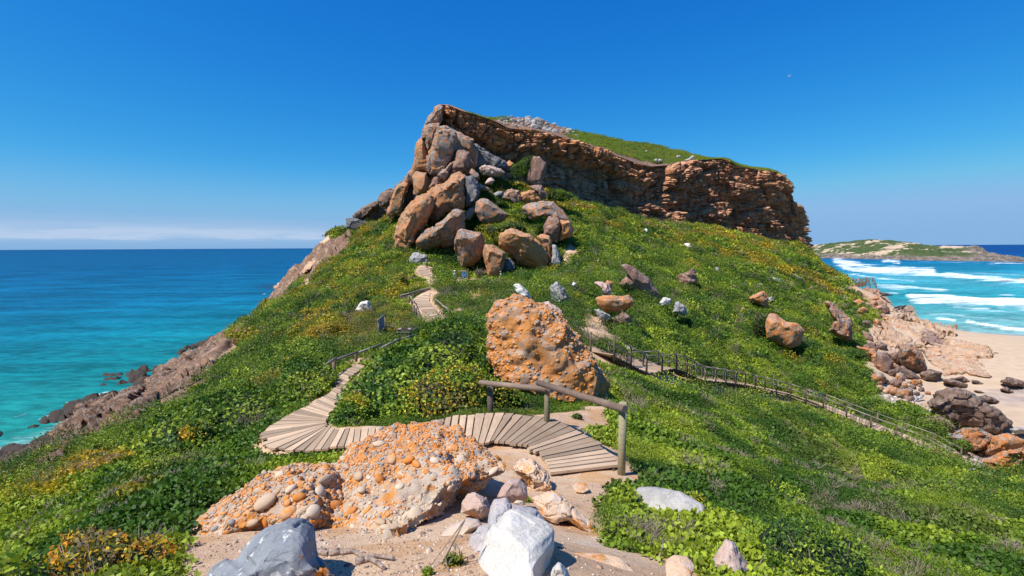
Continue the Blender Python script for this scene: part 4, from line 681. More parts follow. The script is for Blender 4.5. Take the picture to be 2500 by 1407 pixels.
 ('boulder','rounded rust boulder below the enormous layered boulder',Z5((1292,1055),(1335,1028),(1400,1058),(1442,1102),(1400,1145),(1325,1105)),'rust',dict(Y=49,thick=1.4)),
 ('boulder','grey domed slab rock with an orange belt by the pebble strip',Z5((1395,1150),(1480,1105),(1560,1105),(1650,1150),(1610,1215),(1560,1235),(1450,1205)),'greyor',dict(Y=45.5,thick=2.,sub=6)),
 ('boulder','orange slab ledge at the frame edge above the tan block',Z5((1630,1150),(1730,1135),(1830,1165),(1835,1235),(1700,1250),(1600,1245)),'orange',dict(Y=43.5,thick=2.4,kind='strata')),
 ('boulder','big tan block with a shaded front face at the frame edge',Z5((1605,1285),(1700,1235),(1840,1195),(1860,1400),(1740,1385),(1625,1345)),'orange',dict(Y=38,thick=2.4,kind='strata',sub=6)),
 ('boulder','brown knobbly outcrop on the far beach sand at the frame edge',Z5((1685,845),(1720,815),(1830,845),(1850,885),(1740,872)),'brown',dict(cat='rock',kind='strata')),
 ('rock','low brown stone below the knobbly outcrop on the sand',Z5((1678,885),(1720,873),(1778,912),(1740,912)),'brown',dict(cat='rock',sub=4)),
 ('rock','long low brown rock half buried in sand beyond the slab boulder',Z5((1358,832),(1430,838),(1505,860),(1512,882),(1440,872),(1375,848)),'brown',dict(cat='rock')),
 ('rock','dark low rock behind the long half buried one',Z5((1405,828),(1480,816),(1525,848),(1460,852)),'brown',dict(cat='rock')),
 ('rock','narrow pointed rock lying in the sand further right',Z5((1518,835),(1560,838),(1605,862),(1560,862)),'brown',dict(cat='rock',sub=4)),
 ('rock','flat grey brown slab on sand behind the enormous boulder',Z5((1550,928),(1600,918),(1682,950),(1672,972),(1590,952)),'brown',dict(cat='rock')),
 ('rock','thin sliver of rock in the sand above the enormous boulder',Z5((1525,890),(1570,895),(1618,910),(1570,905)),'brown',dict(cat='rock',sub=4)),
 ('rock','small brown stone alone on the pale sand corner',Z5((1190,845),(1215,838),(1238,852),(1210,858)),'brown',dict(cat='rock',sub=4)),
 ('rock','grey slab at the frame edge below the wide sand',Z5((1735,1110),(1780,1095),(1840,1105),(1850,1130),(1770,1135)),'grey',dict(Y=50,cat='rock')),
 # left shore
 ('shore_rock','brown stratified shore ledge above the foam',ZL((250,655),(290,640),(370,590),(440,545),(520,490),(620,470),(745,420),(760,480),(640,560),(480,640),(320,720),(262,715)),'shore',dict(drape=True,amp=2.2,thick=6.8,kind='strata',sub=6,cat='rock')),
 ('shore_rock','long grey rib of rock slanting down to the left shore',ZL((200,800),(330,715),(480,630),(650,530),(800,470),(832,540),(700,615),(520,705),(360,800),(240,870)),'shore',dict(drape=True,amp=2.2,thick=4.1,kind='strata',sub=6,cat='rock')),
 ('shore_rock','lowest dark rib of shore rock at the left frame edge',ZL((-30,905),(60,850),(160,765),(240,790),(280,800),(240,880),(120,900)),'shore',dict(drape=True,amp=2.2,thick=4.1,kind='strata',sub=6,cat='rock')),
 ('shore_rock','brown pointed ledge between the ribs of the left shore',ZL((165,755),(260,700),(330,690),(400,660),(300,740),(220,785)),'shore',dict(drape=True,amp=2.2,thick=2.7,kind='strata',cat='rock')),
 ('shore_rock','smooth brown humped rock at the middle of the left shore',ZL((745,480),(765,380),(820,350),(960,345),(1080,340),(1125,345),(1010,405),(900,450),(835,520),(790,500)),'shore',dict(drape=True,amp=2.2,thick=5.4,kind='block',sub=6,cat='rock')),
 ('shore_rock','upper brown and black shore rock below the pink strip',ZL((815,340),(900,280),(1000,235),(1060,212),(1165,205),(1185,240),(1130,300),(1125,345),(980,355)),'shore',dict(drape=True,amp=2.2,thick=6.8,kind='block',sub=6,cat='rock')),
 ('shore_rock','dark grey slab between humped rock and the shrubs',ZL((790,510),(900,440),(1010,400),(1030,410),(950,470),(850,540),(825,545)),'shore',dict(drape=True,amp=2.2,thick=2.7,cat='rock')),
 ('shore_rock','pinkish conglomerate strip along the upper left bank',ZL((1115,310),(1180,235),(1240,165),(1300,130),(1290,160),(1225,215),(1165,275),(1130,335)),'pink',dict(drape=True,thick=2.5,kind='lumpy',cat='rock')),
 ('shore_rock','small brown knob at the top of the pink strip',ZL((1242,125),(1262,103),(1300,108),(1303,130),(1270,145)),'shore',dict(drape=True,amp=2.2,thick=2.0,sub=4,cat='rock')),
 ('shore_rock','wet black rock in the surf at the far left shore',Z6((110,1215),(180,1160),(260,1140),(300,1200),(240,1335),(180,1270)),'shore',dict(drape=True,amp=2.2,thick=5.4,kind='strata',cat='rock')),
 ('shore_rock','tan craggy headland rocks above the far left surf',Z6((165,1090),(230,1030),(340,930),(420,900),(520,960),(440,1080),(300,1150),(210,1110)),'peach',dict(drape=True,amp=1.8,thick=5,kind='strata',sub=6,cat='rock')),
 ('shore_rock','shaded overhanging crag midway up the far left rocks',Z6((760,820),(850,680),(960,590),(1050,580),(1090,640),(1000,760),(860,850),(790,880)),'shore',dict(drape=True,amp=2.2,thick=5.4,kind='strata',sub=6,cat='rock')),
 ('shore_rock','orange crag below the path corner on the far left rocks',Z6((960,500),(1030,350),(1100,330),(1240,380),(1260,440),(1120,600),(1030,560),(950,560)),'shore',dict(drape=True,amp=2.2,thick=5.4,kind='strata',sub=6,cat='rock')),
 ('shore_rock','tan stepped crag along the far left skyline',Z6((510,790),(640,690),(760,640),(800,700),(700,800),(600,870),(520,850)),'peach',dict(drape=True,thick=4,kind='strata',sub=5,cat='rock')),
 # foreground
 ('rock','blue grey foreground rock with white lichen spots and orange crust',ZF((240,1230),(330,1080),(420,1010),(480,1000),(560,900),(700,800),(860,745),(960,745),(1010,790),(1028,880),(1045,1000),(1110,1060),(1170,1150),(1200,1400),(900,1700),(300,1600)),'slate',dict(Y=2.75,thick=.42,sub=7,kind='block',amp=.42,tilt=.35)),
 ('rock','large white foreground rock with a split across its top',ZW((900,1500),(930,1300),(950,1150),(1100,750),(1200,610),(1290,590),(1370,440),(1470,385),(1600,400),(1850,510),(2030,600),(2095,680),(2095,950),(2050,1100),(2030,1500),(1800,1900),(1100,1900)),'white',dict(Y=2.85,thick=.36,sub=7,amp=.5,tilt=.45,kind='smooth')),
 ('rock','grey and orange foreground rock behind and left of the white rock',ZW((560,1400),(700,1130),(820,950),(860,780),(1030,620),(1140,600),(1180,380),(1240,250),(1400,215),(1500,300),(1850,370),(2010,570),(1800,900),(1300,1400),(900,1700)),'slate2',dict(Y=3.25,thick=.38,sub=7,kind='block',amp=.5,tilt=.5)),
 ('rock','smooth tan and purple stone on the sand left of the white rock',ZW((365,860),(450,760),(600,600),(850,508),(1000,530),(1055,610),(930,690),(820,800),(720,900),(600,955),(430,915)),'pebb',dict(Y=3.75,thick=.2,sub=6,kind='smooth',amp=.6,tilt=.4)),
 ('rock','pinkish stone with black and orange lichen above the tan stone',ZW((742,440),(760,300),(850,148),(950,140),(1120,220),(1172,370),(1150,480),(1060,545),(900,475)),'pinklich',dict(Y=4.3,thick=.24,sub=6,amp=.8,tilt=.3)),
 ('rock','pink red stone between the path slabs and the grey rock',ZW((1270,210),(1350,50),(1450,-60),(1600,-60),(1700,50),(1715,210),(1650,275),(1500,290)),'pink',dict(Y=4.75,thick=.25,sub=5,kind='smooth',tilt=.4)),
 ('rock','small round grey stone beside a green tuft',ZW((1505,290),(1560,245),(1640,255),(1690,310),(1600,330)),'pebb',dict(Y=4.1,thick=.07,sub=4,kind='smooth')),
 ('rock','small white stone at the right foot of the large white rock',ZW((2060,1600),(2075,1240),(2170,1145),(2260,1240),(2350,1400),(2300,1700)),'white',dict(Y=2.5,thick=.16,sub=5)),
 ('rock','round cream cobble at the bottom edge of the sand',ZW((-20,1330),(40,1265),(130,1248),(230,1290),(250,1400),(120,1500),(0,1430)),'pebb',dict(Y=2.95,thick=.1,sub=4,kind='smooth',planes=False)),
 ('rock','orange veined sandstone ledge beside the boardwalk end',ZG((120,400),(190,330),(290,325),(385,430),(415,540),(400,570),(330,590),(270,600),(225,480)),'peachv',dict(Y=6.2,thick=.45,sub=6,kind='strata',tilt=.6)),
 ('rock','crumbly orange sandstone slab forming the path side',ZG((270,600),(400,540),(470,560),(600,700),(735,815),(680,860),(520,760),(430,780),(340,720)),'peachv',dict(Y=4.6,thick=.18,sub=6,kind='strata',amp=.7,tilt=.95)),
 ('rock','flat grey and cream rock lying in the green creeper',ZG((962,560),(1000,528),(1120,528),(1280,558),(1440,650),(1462,712),(1390,752),(1240,790),(1130,705),(1000,645)),'flatgrey',dict(Y=5.5,thick=.22,sub=6,kind='smooth',amp=.6,tilt=.8,box=.5)),
 ('rock','pointed grey and rust stone under the creeper at the bottom edge',ZG((1495,1025),(1540,950),(1590,878),(1640,900),(1705,1000),(1750,1085),(1650,1180),(1560,1150)),'pinklich',dict(Y=3.45,thick=.16,sub=5,tilt=.5)),
 ('path_stone','flat orange stone set in the sandy path',ZG((545,520),(570,497),(640,500),(665,545),(620,568),(570,560)),'peachv',dict(Y=5.9,thick=.05,sub=4,kind='smooth',tilt=1.6,cat='stone')),
 ('path_stone','wide ochre slab at the bottom of the sandy path',ZG((460,1010),(560,980),(720,970),(860,990),(960,1080),(1000,1200),(700,1300),(500,1250)),'peachv',dict(Y=3.1,thick=.05,sub=5,kind='smooth',tilt=1.15,cat='stone')),
 ('path_stone','square orange slab right of the wide ochre slab',ZG((1180,1020),(1240,985),(1330,1000),(1380,1060),(1350,1160),(1180,1180)),'peachv',dict(Y=3.15,thick=.05,sub=4,kind='smooth',tilt=1.15,cat='stone')),
]
MR['matrix'] = rock_mat('conglomerate_matrix', (.36, .26, .19), (.46, .36, .26), (.54, .22, .05), .52, .3, .35, 3.2, .035, .1, .2, low=(19.15, 19.75, (.66, .56, .42), .28))
MR['orange2'] = rock_mat('orange_tan_broken_rock', (.50, .32, .20), (.42, .26, .17), (.55, .20, .06), .55, .5, .3, .6, .12)
MR['slate'] = rock_mat('blue_grey_slate', (.20, .21, .225), (.27, .275, .285), (.62, .20, .03), .0, .0, .10, 3., .02, .1, .5, wc=(.75, .74, .70), spots=13, crust=(-.27, -.17))
MR['slate2'] = rock_mat('grey_pink_quartzite', (.30, .30, .31), (.44, .36, .33), (.60, .30, .16), .2, .3, .10, 3., .02, .1, .3)
MR['pebb'] = rock_mat('smooth_tan_cobble', (.50, .40, .29), (.46, .34, .27), (.60, .30, .14), .05, .2, .08, 4., .008, .1, .2)
MR['pinklich'] = rock_mat('pink_lichen_rock', (.42, .29, .23), (.46, .33, .27), (.60, .22, .05), .3, .3, .30, 3.4, .02, .1, .4)
MR['peachv'] = rock_mat('orange_veined_sandstone', (.58, .38, .24), (.64, .45, .30), (.60, .25, .06), .42, .4, .2, 2.6, .04, .2, .8)
MR['flatgrey'] = rock_mat('pale_grey_flat_rock', (.27, .265, .26), (.46, .42, .36), (.5, .42, .34), .15, .75, .12, 2., .02, .2, .6, wc=(.50, .47, .42))
MR['lgrey'] = rock_mat('pale_grey_slab_rock', (.34, .31, .28), (.42, .39, .36), (.35, .22, .13), .1, .5, .3, .8, .06)
for nm, lb, ol, mt, op in BD: boulder(nm, lb, ol, mt, **op)
g = np.random.default_rng(77)
SZW = ('small', 'middling', 'large'); CLW = dict(rust='rust', greyor='grey brown', brown='dark brown', orange='orange', peach='peach', pink='pinkish', grey='grey', lgrey='pale grey', dark='dark'); HV = ('in its far', 'in its middle', 'in its near'); HU = ('left part', 'centre', 'right part')
def loose(n, poly, wmin, wmax, mats, name, label, group, seed):
    g = np.random.default_rng(seed); a = np.array(poly); k = 0
    while k < n:
        x, y = g.uniform(a[:, 0].min(), a[:, 0].max()), g.uniform(a[:, 1].min(), a[:, 1].max())
        if not inpoly(np.array([x]), np.array([y]), poly)[0]: continue
        wd = g.uniform(wmin, wmax)*g.choice([.7, 1, 1.4]); hh = wd*g.uniform(.55, .85); t = g.uniform(0, 6.28)
        ol = [(x+wd*.5*math.cos(b)*g.uniform(.75, 1.2), y+hh*.5*math.sin(b)*g.uniform(.75, 1.2)) for b in np.arange(8)/8*6.28+t]
        mt = mats[int(g.integers(len(mats)))]; u_ = (x-a[:, 0].min())/np.ptp(a[:, 0]); v_ = (y-a[:, 1].min())/np.ptp(a[:, 1]); boulder(name, f"{SZW[int(wd > wmin*1.15)+int(wd > wmax*.95)]} {CLW[mt]} {label}, {HV[min(2, int(v_*3))]} {HU[min(2, int(u_*3))]}", ol, mt, sub=4, cat='rock', group=group, seed=seed*50+k); k += 1
loose(46, Z5((930,560),(1000,610),(1060,690),(1110,760),(1230,850),(1330,900),(1290,960),(1200,955),(1100,920),(1000,880),(1010,800),(960,700)), 14, 30, ['rust', 'greyor', 'brown', 'orange', 'peach'], 'shore_stone', 'stone in the strip below the slope', 'loose rocks along the foot of the slope', 21)
loose(26, Z5((890,420),(960,380),(1060,410),(1090,470),(1000,540),(930,520)), 10, 24, ['orange', 'peach', 'rust'], 'shore_stone', 'stone atop the beach slabs', 'loose rocks on the beach slabs', 23)
loose(24, Z5((1420,1130),(1560,1230),(1640,1290),(1600,1350),(1500,1330),(1400,1240)), 10, 22, ['pink', 'greyor', 'peach'], 'shore_stone', 'stone in the pebble strip', 'larger stones of the pebble strip', 25)
loose(22, [(1480,620),(1700,640),(1900,690),(2020,780),(1950,860),(1700,800),(1500,720)], 9, 17, ['grey', 'rust', 'greyor'], 'slope_stone', 'stone bedded in the right slope', 'small stones bedded in the right slope', 27)
loose(10, [(760,700),(900,690),(1000,720),(960,740),(850,760)], 7, 13, ['grey', 'pink'], 'slope_stone', 'stone in the left slope heath', 'small stones bedded in the left slope', 29)

# ---------------------------------------------------------------- the cliff, its plateau and the far headland
CC = np.array([(1072,262,150,1058,470,150),(1079,256,136,1072,470,136),(1087,254,131,1095,470,134),(1129,269,132,1130,470,136),(1166,280,134,1170,470,138),(1203,292,136,1200,470,139),(1222,301,138,1230,470,141),(1240,311,139,1250,478,142),(1305,316,143,1310,488,145),(1351,327,147,1350,486,148),(1382,336,150,1400,496,151),(1456,359,157,1460,508,157),(1503,378,161,1510,518,161),(1555,397,166,1560,533,166),(1593,406,170,1600,545,170),(1638,403,176,1640,552,176),(1670,394,179,1675,560,179),(1734,389,186,1740,570,187),(1766,386,190,1770,576,191),(1782,393,192,1790,585,193),(1798,402,194,1810,590,195),(1862,415,202,1860,605,203),(1904,427,208,1903,615,209),(1932,452,212,1935,622,213),(1950,505,215,1964,630,216),(1953,520,228,1966,630,230),(1945,520,250,1955,630,250)], float)
NU, NV = 980, 250
_cu = np.r_[0, np.cumsum(np.hypot(np.diff(CC[:, 0]), np.diff(CC[:, 2])*1.5))]; _cu /= _cu[-1]; uu = np.linspace(0, 1, NU)
cc = np.stack([np.interp(uu, _cu, CC[:, k]) for k in range(6)], -1)
for k in range(6):
    if k not in (0, 3): cc[:, k] = np.convolve(np.pad(cc[:, k], 6, mode='edge'), np.ones(13)/13, 'valid')
T = P(cc[:, 0], cc[:, 1], cc[:, 2]); B = P(cc[:, 3], cc[:, 4], cc[:, 5])
tang = np.gradient(T[:, :2], axis=0); tang /= np.linalg.norm(tang, axis=1, keepdims=True); nout = np.stack([tang[:, 1], -tang[:, 0]], -1)
nout = np.stack([np.convolve(np.pad(nout[:, k], 12, mode='edge'), np.ones(25)/25, 'valid') for k in (0, 1)], -1)
vv = np.linspace(0, 1, NV)[:, None]
G = T[None]*(1-vv[..., None])+B[None]*vv[..., None]; dep = np.linalg.norm(G-T[None], axis=-1)     # metres below the rim
arc = np.r_[0, np.cumsum(np.linalg.norm(np.diff(T, axis=0), axis=1))][None]+0*vv
def c3(a, b, c=0.): return np.stack([a+0*b, b+0*a, 0*a+0*b+c], -1).reshape(-1, 3)
S = arc.shape
wob = fbm(c3(arc/14, dep/9), 3, 61).reshape(S)*1.6
def beds(th, amp, seed, joint, ja):
    q = (dep+wob)/th; L = np.floor(q); fr = q-L
    o = (vn(np.stack([L*7.3, arc/ (joint*3.), L*0+.5], -1).reshape(-1, 3), seed).reshape(S))*amp
    jx = arc/joint+vn(np.stack([L*3.1, L*0, L*0], -1).reshape(-1, 3), seed+2).reshape(S)*2.; J = np.floor(jx+fbm(c3(arc/3, dep/2), 2, seed+8).reshape(S)*.25)
    jr = _h(J.astype(np.int64), L.astype(np.int64), L.astype(np.int64)*0, seed+5)-.5
    return o+jr*ja-sst(np.abs(fr-.5), .38, .5)*amp*.55
un = uu[None]+0*vv
right = sst(un, .50, .66)
D_ = beds(3.4, .6, 71, 7.5, 1.2)+beds(1.25, .35, 73, 3.2, .5)+beds(.5, .16, 75, 1.4, .3)
_w1 = fbm(c3(arc/5, dep/5), 3, 171).reshape(-1, 1)*.5
for _s, _a, _sd in (((11, 7), 3.4, 181), ((5.5, 3.6), 1.7, 182), ((2.3, 1.5), .8, 183)):
    _cl = cell(c3(arc/_s[0], (dep+arc*.10)/_s[1])+_w1*.6, _sd); D_ += ((_cl[2]-.5)*_a-sst(.10-(_cl[1]-_cl[0]), 0, .1)*_a*.55).reshape(S) + fbm(c3(arc/1.6, dep/1.2), 4, 79).reshape(S)*.35
Hc = dep[-1][None]; cap = sst(dep/Hc, .26, .36)
over = -cap*(1-right)*3.6 + sst(dep/Hc, .5, 1.)*(1-right)*1.2 - cap*right*.6*(1-vv) + right*sst(vv, .3, 1.)*.8
cave = np.exp(-(((un-.40)/.035)**2+((vv-.72)/.25)**2))*3.5+np.exp(-(((un-.24)/.03)**2+((vv-.45)/.12)**2))*2.+np.exp(-(((un-.80)/.02)**2+((vv-.62)/.3)**2))*2.5
D_ = D_*(1+.45*right)+over-cave-sst(.04-vv, 0, .04)*.3
G[..., :2] += nout[None]*D_[..., None]
rim = [T+np.c_[-nout*b, np.full(NU, z)] for b, z in ((1.2, .05), (3., -.2), (7., -1.5))]
G = np.concatenate([np.stack(rim[::-1]), G], 0)
cm = Mat('cliff_sandstone_face', .9, .15); _q = cm.pos()
_a = cm.noise(cm.pos((1, 1, 2.6)), .10, 8, .6); _b2 = cm.noise(_q, .42, 9, .66, .3); _c2 = cm.noise(cm.pos((1.6, 1.6, .22)), .35, 8, .62); _d2 = cm.noise(_q, 2.2, 8, .7); _e2 = cm.noise(cm.pos((1, 1, 5)), .8, 8, .7)
uatt = cm.attr('zone'); zs = cm.n('ShaderNodeSeparateColor'); cm.l(uatt, zs.inputs[0])     # r: left to right, g: below the rim
colL = cm.mix(cm.mr(_b2, .38, .62), (.30, .20, .12), (.20, .145, .105)); colL = cm.mix(cm.math('MULTIPLY', cm.mr(_a, .40, .58), .8), colL, (.20, .17, .14))
capc = cm.mix(cm.mr(_b2, .36, .6), (.48, .20, .075), (.30, .14, .075))
colR = cm.mix(cm.mr(_b2, .38, .6), (.30, .105, .055), (.38, .19, .10)); colR = cm.mix(cm.mr(_e2, .56, .66, 0, .75), colR, (.42, .27, .19)); colR = cm.mix(cm.mr(_a, .52, .62, 0, .55), colR, (.17, .09, .06))
capm = cm.mr(cm.math('ADD', zs.outputs[1], cm.math('MULTIPLY', cm.math('SUBTRACT', _b2, .5), .25)), .26, .36, 1, 0)
cl_ = cm.mix(capm, colL, capc); cl_ = cm.mix(cm.mr(cm.math('ADD', zs.outputs[0], cm.math('MULTIPLY', cm.math('SUBTRACT', _a, .5), .4)), .46, .6), cl_, colR)
cl_ = cm.mix(cm.mr(_c2, .50, .60, 0, .78), cl_, (.050, .042, .038)); cl_ = cm.mix(cm.mr(_d2, .56, .7, 0, .6), cl_, (.06, .042, .034)); cl_ = cm.mix(cm.math('MULTIPLY', cm.mr(cm.noise(cm.pos((2, 2, .18)), .3, 7, .6), .62, .7), cm.mr(zs.outputs[1], .4, .9)), cl_, (.42, .36, .29))
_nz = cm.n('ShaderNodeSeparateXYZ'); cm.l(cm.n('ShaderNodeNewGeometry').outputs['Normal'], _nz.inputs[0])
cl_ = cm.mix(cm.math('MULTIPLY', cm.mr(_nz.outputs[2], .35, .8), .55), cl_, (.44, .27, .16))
cm.bump(cm.math('ADD', _d2, cm.math('MULTIPLY', _e2, .6)), .9, .35); cm.color(cm.mix(1., cl_, (1.32, 1.27, 1.22, 1), 'MULTIPLY'))
zone = np.zeros((NV+3, NU, 3)); zone[..., 0] = uu[None]; zone[3:, :, 1] = vv
_g = np.arange((NV+3)*NU).reshape(NV+3, NU); CF = np.stack([_g[:-1, :-1], _g[1:, :-1], _g[1:, 1:], _g[:-1, 1:]], -1).reshape(-1, 4)
cliff = tag(bpy.data.objects.new('cliff', mk_mesh('cliff', G.reshape(-1, 3), CF, False, [cm.m], {'zone': zone.reshape(-1, 3)})), kind='structure'); put(cliff)

# green plateau on top
SKL = [(1085,262),(1180,292),(1203,290),(1222,286),(1245,284),(1290,287),(1322,291),(1350,302),(1400,318),(1450,327),(1500,336),(1600,352),(1650,364),(1700,377),(1734,386),(1766,389),(1798,402),(1830,409),(1862,410),(1890,416),(1904,428),(1930,455)]
_lx = np.linspace(1088, 1925, 420); rimy = np.interp(_lx, cc[:, 0], cc[:, 1]); rimY = np.interp(_lx, cc[:, 0], cc[:, 2]); sky_y = np.interp(_lx, *zip(*SKL)); gain = rimy-sky_y
rows = []
for t in np.linspace(0, 1, 60):
    back = 2.+(42+gain*.6)*t; yy = rimy+2-(gain+1)*t**.85; rows.append(P(_lx, yy, rimY+back))
rows = np.stack(rows); 
for k in (1, 2, 3): rows = np.concatenate([rows, rows[59:60]+np.array([0, 18.*k, -6.*k*k])], 0)
_pl = rows.reshape(-1, 3); _w2 = np.repeat(np.r_[np.linspace(0, 1, 12), np.ones(51)], 420)
_m = mound(_pl[:, 0], _pl[:, 1]); _pl[:, 2] += (_m*.55-.35)*_w2*np.tile(np.clip(gain/12, 0, 1), 63)
PLAT = _pl.reshape(rows.shape)
_g = np.arange(len(_pl)).reshape(PLAT.shape[:2]); PF = np.stack([_g[:-1, :-1], _g[:-1, 1:], _g[1:, 1:], _g[1:, :-1]], -1).reshape(-1, 4)
_pn = fbm(_pl/6, 3, 81)
pveg = sst(np.tile(_lx, 63)+_pn*60, 1370, 1410)*sst(np.repeat(np.r_[np.linspace(0, 1, 60), 1, 1, 1], 420)+_pn*.12, .04, .22)
pveg = np.maximum(pveg, (np.tile(_lx, 63) < 1245)*.9*(np.repeat(np.r_[np.linspace(0, 1, 60), 1, 1, 1], 420) > .5))
plateau = tag(bpy.data.objects.new('plateau', mk_mesh('plateau', _pl, PF, True, [mg.m], {'cover': np.stack([pveg, pveg*0, 1-pveg], -1)})), kind='structure'); put(plateau)

# far headland across the bay
hx = np.linspace(1900, 2620, 520); base_y = np.interp(hx, [1900,1990,2040,2100,2200,2300,2400,2500,2620], [626,630,631.5,632.5,635,637,638.5,640.5,643])
top_y = np.interp(hx, [1900,1965,2000,2060,2120,2180,2220,2260,2300,2330,2380,2400,2412,2440,2460,2500,2530,2620], [606,601,597,590,584.5,587,592,597.5,600,601,602,606,615,620,625,629,633,641])
zden = P(hx, base_y, np.ones_like(hx))[:, 2]-EYE; Ysh = -EYE/zden
hr = []
for t in np.linspace(0, 1, 70):
    hr.append(P(hx, base_y+(top_y-base_y)*t**.8, Ysh+95*t))
hr = np.stack(hr); hr[0, :, 2] = -1
for k in (1, 2, 3, 4): hr = np.concatenate([hr, hr[69:70]+np.array([0, 30.*k, 0])-np.array([0, 0, 1.])*(hr[69:70, :, 2:]+2)*(k/4.)**1.5], 0)
_hp = hr.reshape(-1, 3); rockz = 1-sst(_hp[:, 2]+fbm(_hp/12, 3, 91)*4, 4.5, 8); tipx = sst(np.tile(hx, 74)+fbm(_hp/20, 3, 92)*50, 2330, 2400); rockz = np.maximum(rockz, tipx)
_hc = cell(_hp/np.array([16, 9, 5.]), 93); _hp[:, 2] += rockz*((_hc[2]-.5)*3.2+fbm(_hp/5, 3, 94)*1.2)*sst(np.repeat(np.arange(74), 520), 1, 5)+(1-rockz)*fbm(_hp/11, 4, 95)*1.2
hm = Mat('headland_cover', .9, .15); _q = hm.pos(); _n = hm.noise(hm.pos((1, 1, 1.5)), .028, 9, .62, .4); _n2h = hm.noise(_q, .16, 8, .7); hc = hm.n('ShaderNodeSeparateColor'); hm.l(hm.attr('cover'), hc.inputs[0])
gcol = hm.mix(hm.mr(_n2h, .35, .65), (.030, .060, .016), (.085, .105, .035)); scol_ = hm.mix(hm.mr(_n2h, .35, .65), (.42, .31, .20), (.52, .40, .29))
_mx = hm.mix(hm.mr(hm.math('ADD', _n, hm.math('MULTIPLY', _n2h, .35)), .70, .76), gcol, scol_)
rcol = hm.mix(hm.mr(_n2h, .4, .6), (.24, .19, .15), (.09, .075, .065)); hm.bump(_n2h, .8, 1.5)
hm.color(hm.mix(hc.outputs[0], _mx, rcol))
_g = np.arange(len(_hp)).reshape(74, 520); HF = np.stack([_g[:-1, :-1], _g[:-1, 1:], _g[1:, 1:], _g[1:, :-1]], -1).reshape(-1, 4)
headland = tag(bpy.data.objects.new('headland', mk_mesh('headland', _hp, HF, True, [hm.m], {'cover': np.stack([rockz]*3, -1)})), kind='structure'); put(headland)

# grey slabs strewn over the top of the cliff
g = np.random.default_rng(5)
for i in range(130):
    t = g.uniform(0, 1); x = 1228+t*185+g.normal(0, 4); yr = np.interp(x, _lx, rimy); ys = np.interp(x, _lx, sky_y); y = yr-2-(yr-ys-1)*g.uniform(.05, .93)
    if x > 1330 and g.random() < .35: continue
    k = (yr-y)/max(yr-ys, 1); wd = g.uniform(3.5, 9)*g.choice([1, 1, 1.5, 2.2]); hh = wd*g.uniform(.4, .75); a = g.uniform(0, 6.28)
    ol = [(x+wd*.5*math.cos(b)*g.uniform(.8, 1.2), y+hh*.6*math.sin(b)*g.uniform(.8, 1.2)-1) for b in np.arange(7)/7*6.28+a]
    mt = ('lgrey', 'lgrey', 'greyor', 'dark')[i % 4]; boulder('slab_rock', f"{SZW[int(wd > 6)+int(wd > 11)]} {CLW[mt]} slab in the cliff top rubble, {('near the rim', 'mid height', 'on the skyline')[min(2, int(k*3))]}, {('left', 'centre', 'right')[min(2, max(0, int((x-1228)/62)))]}", ol, mt, Y=float(np.interp(x, _lx, rimY)+4+40*k), thick=wd*.045, sub=3, cat='rock', group='grey slabs strewn on the cliff top', amp=.8, box=.45)
for lb, ol in (('pale boulder on the green plateau rim beside a grey one', Z2((800,440),(815,430),(835,440),(835,455),(805,458))), ('grey boulder touching the pale one on the plateau rim', Z2((770,440),(790,430),(802,440),(800,455),(775,452))), ('lone dark stone in the middle of the green plateau', Z2((702,372),(715,367),(727,374),(720,382),(705,382))), ('long pale rock rising to a point near the right end of the plateau', Z2((1000,440),(1040,430),(1065,405),(1080,410),(1078,430),(1050,445),(1005,448))), ('brown stone hump on the plateau left of the pointed rock', Z2((940,415),(955,403),(975,408),(975,430),(945,432)))):
    x = np.mean([p[0] for p in ol]); y = max(p[1] for p in ol); k = (np.interp(x, _lx, rimy)-y)/max(float(np.interp(x, _lx, gain)), 4)
    boulder('rock', lb, ol, 'lgrey', Y=float(np.interp(x, _lx, rimY)+3+40*max(k, 0)), thick=1.2, sub=4, cat='rock')

# ---------------------------------------------------------------- leaf clumps for the ground cover (stuff)
def leaf_shape(kind):
    if kind == 'round': a = np.array([(0, 0, 0), (.30, .30, .07), (.34, .68, .07), (0, 1, -.04), (-.34, .68, .07), (-.30, .30, .07)])
    elif kind == 'long': a = np.array([(0, 0, 0), (.15, .35, .04), (.12, .75, .03), (0, 1, -.03), (-.12, .75, .03), (-.15, .35, .04)])
    else: a = np.array([(0, 0, 0), (.2, .5, .05), (0, 1, 0), (-.2, .5, .05)])
    return a
def frames(nrm, up_rand, g):
    """leaf frames: y axis along the leaf, z roughly NRM"""
    n = len(nrm); y = g.normal(size=(n, 3))*up_rand+nrm*.35; y /= np.linalg.norm(y, axis=1, keepdims=True)
    z = nrm+g.normal(size=(n, 3))*.45; x = np.cross(y, z); x /= np.linalg.norm(x, axis=1, keepdims=True)+1e-9; z = np.cross(x, y); return x, y, z
def leaves(pos, nrm, size, kind, g, rnd_up=.8):
    sh = leaf_shape(kind); x, y, z = frames(nrm, rnd_up, g); s = np.asarray(size)[:, None, None]*np.ones((len(pos), 1, 1))
    V = pos[:, None, :]+s*(sh[None, :, 0:1]*x[:, None]+sh[None, :, 1:2]*y[:, None]+sh[None, :, 2:3]*z[:, None])
    k = len(sh); n = len(pos); return V.reshape(-1, 3), np.arange(n*k).reshape(n, k), k
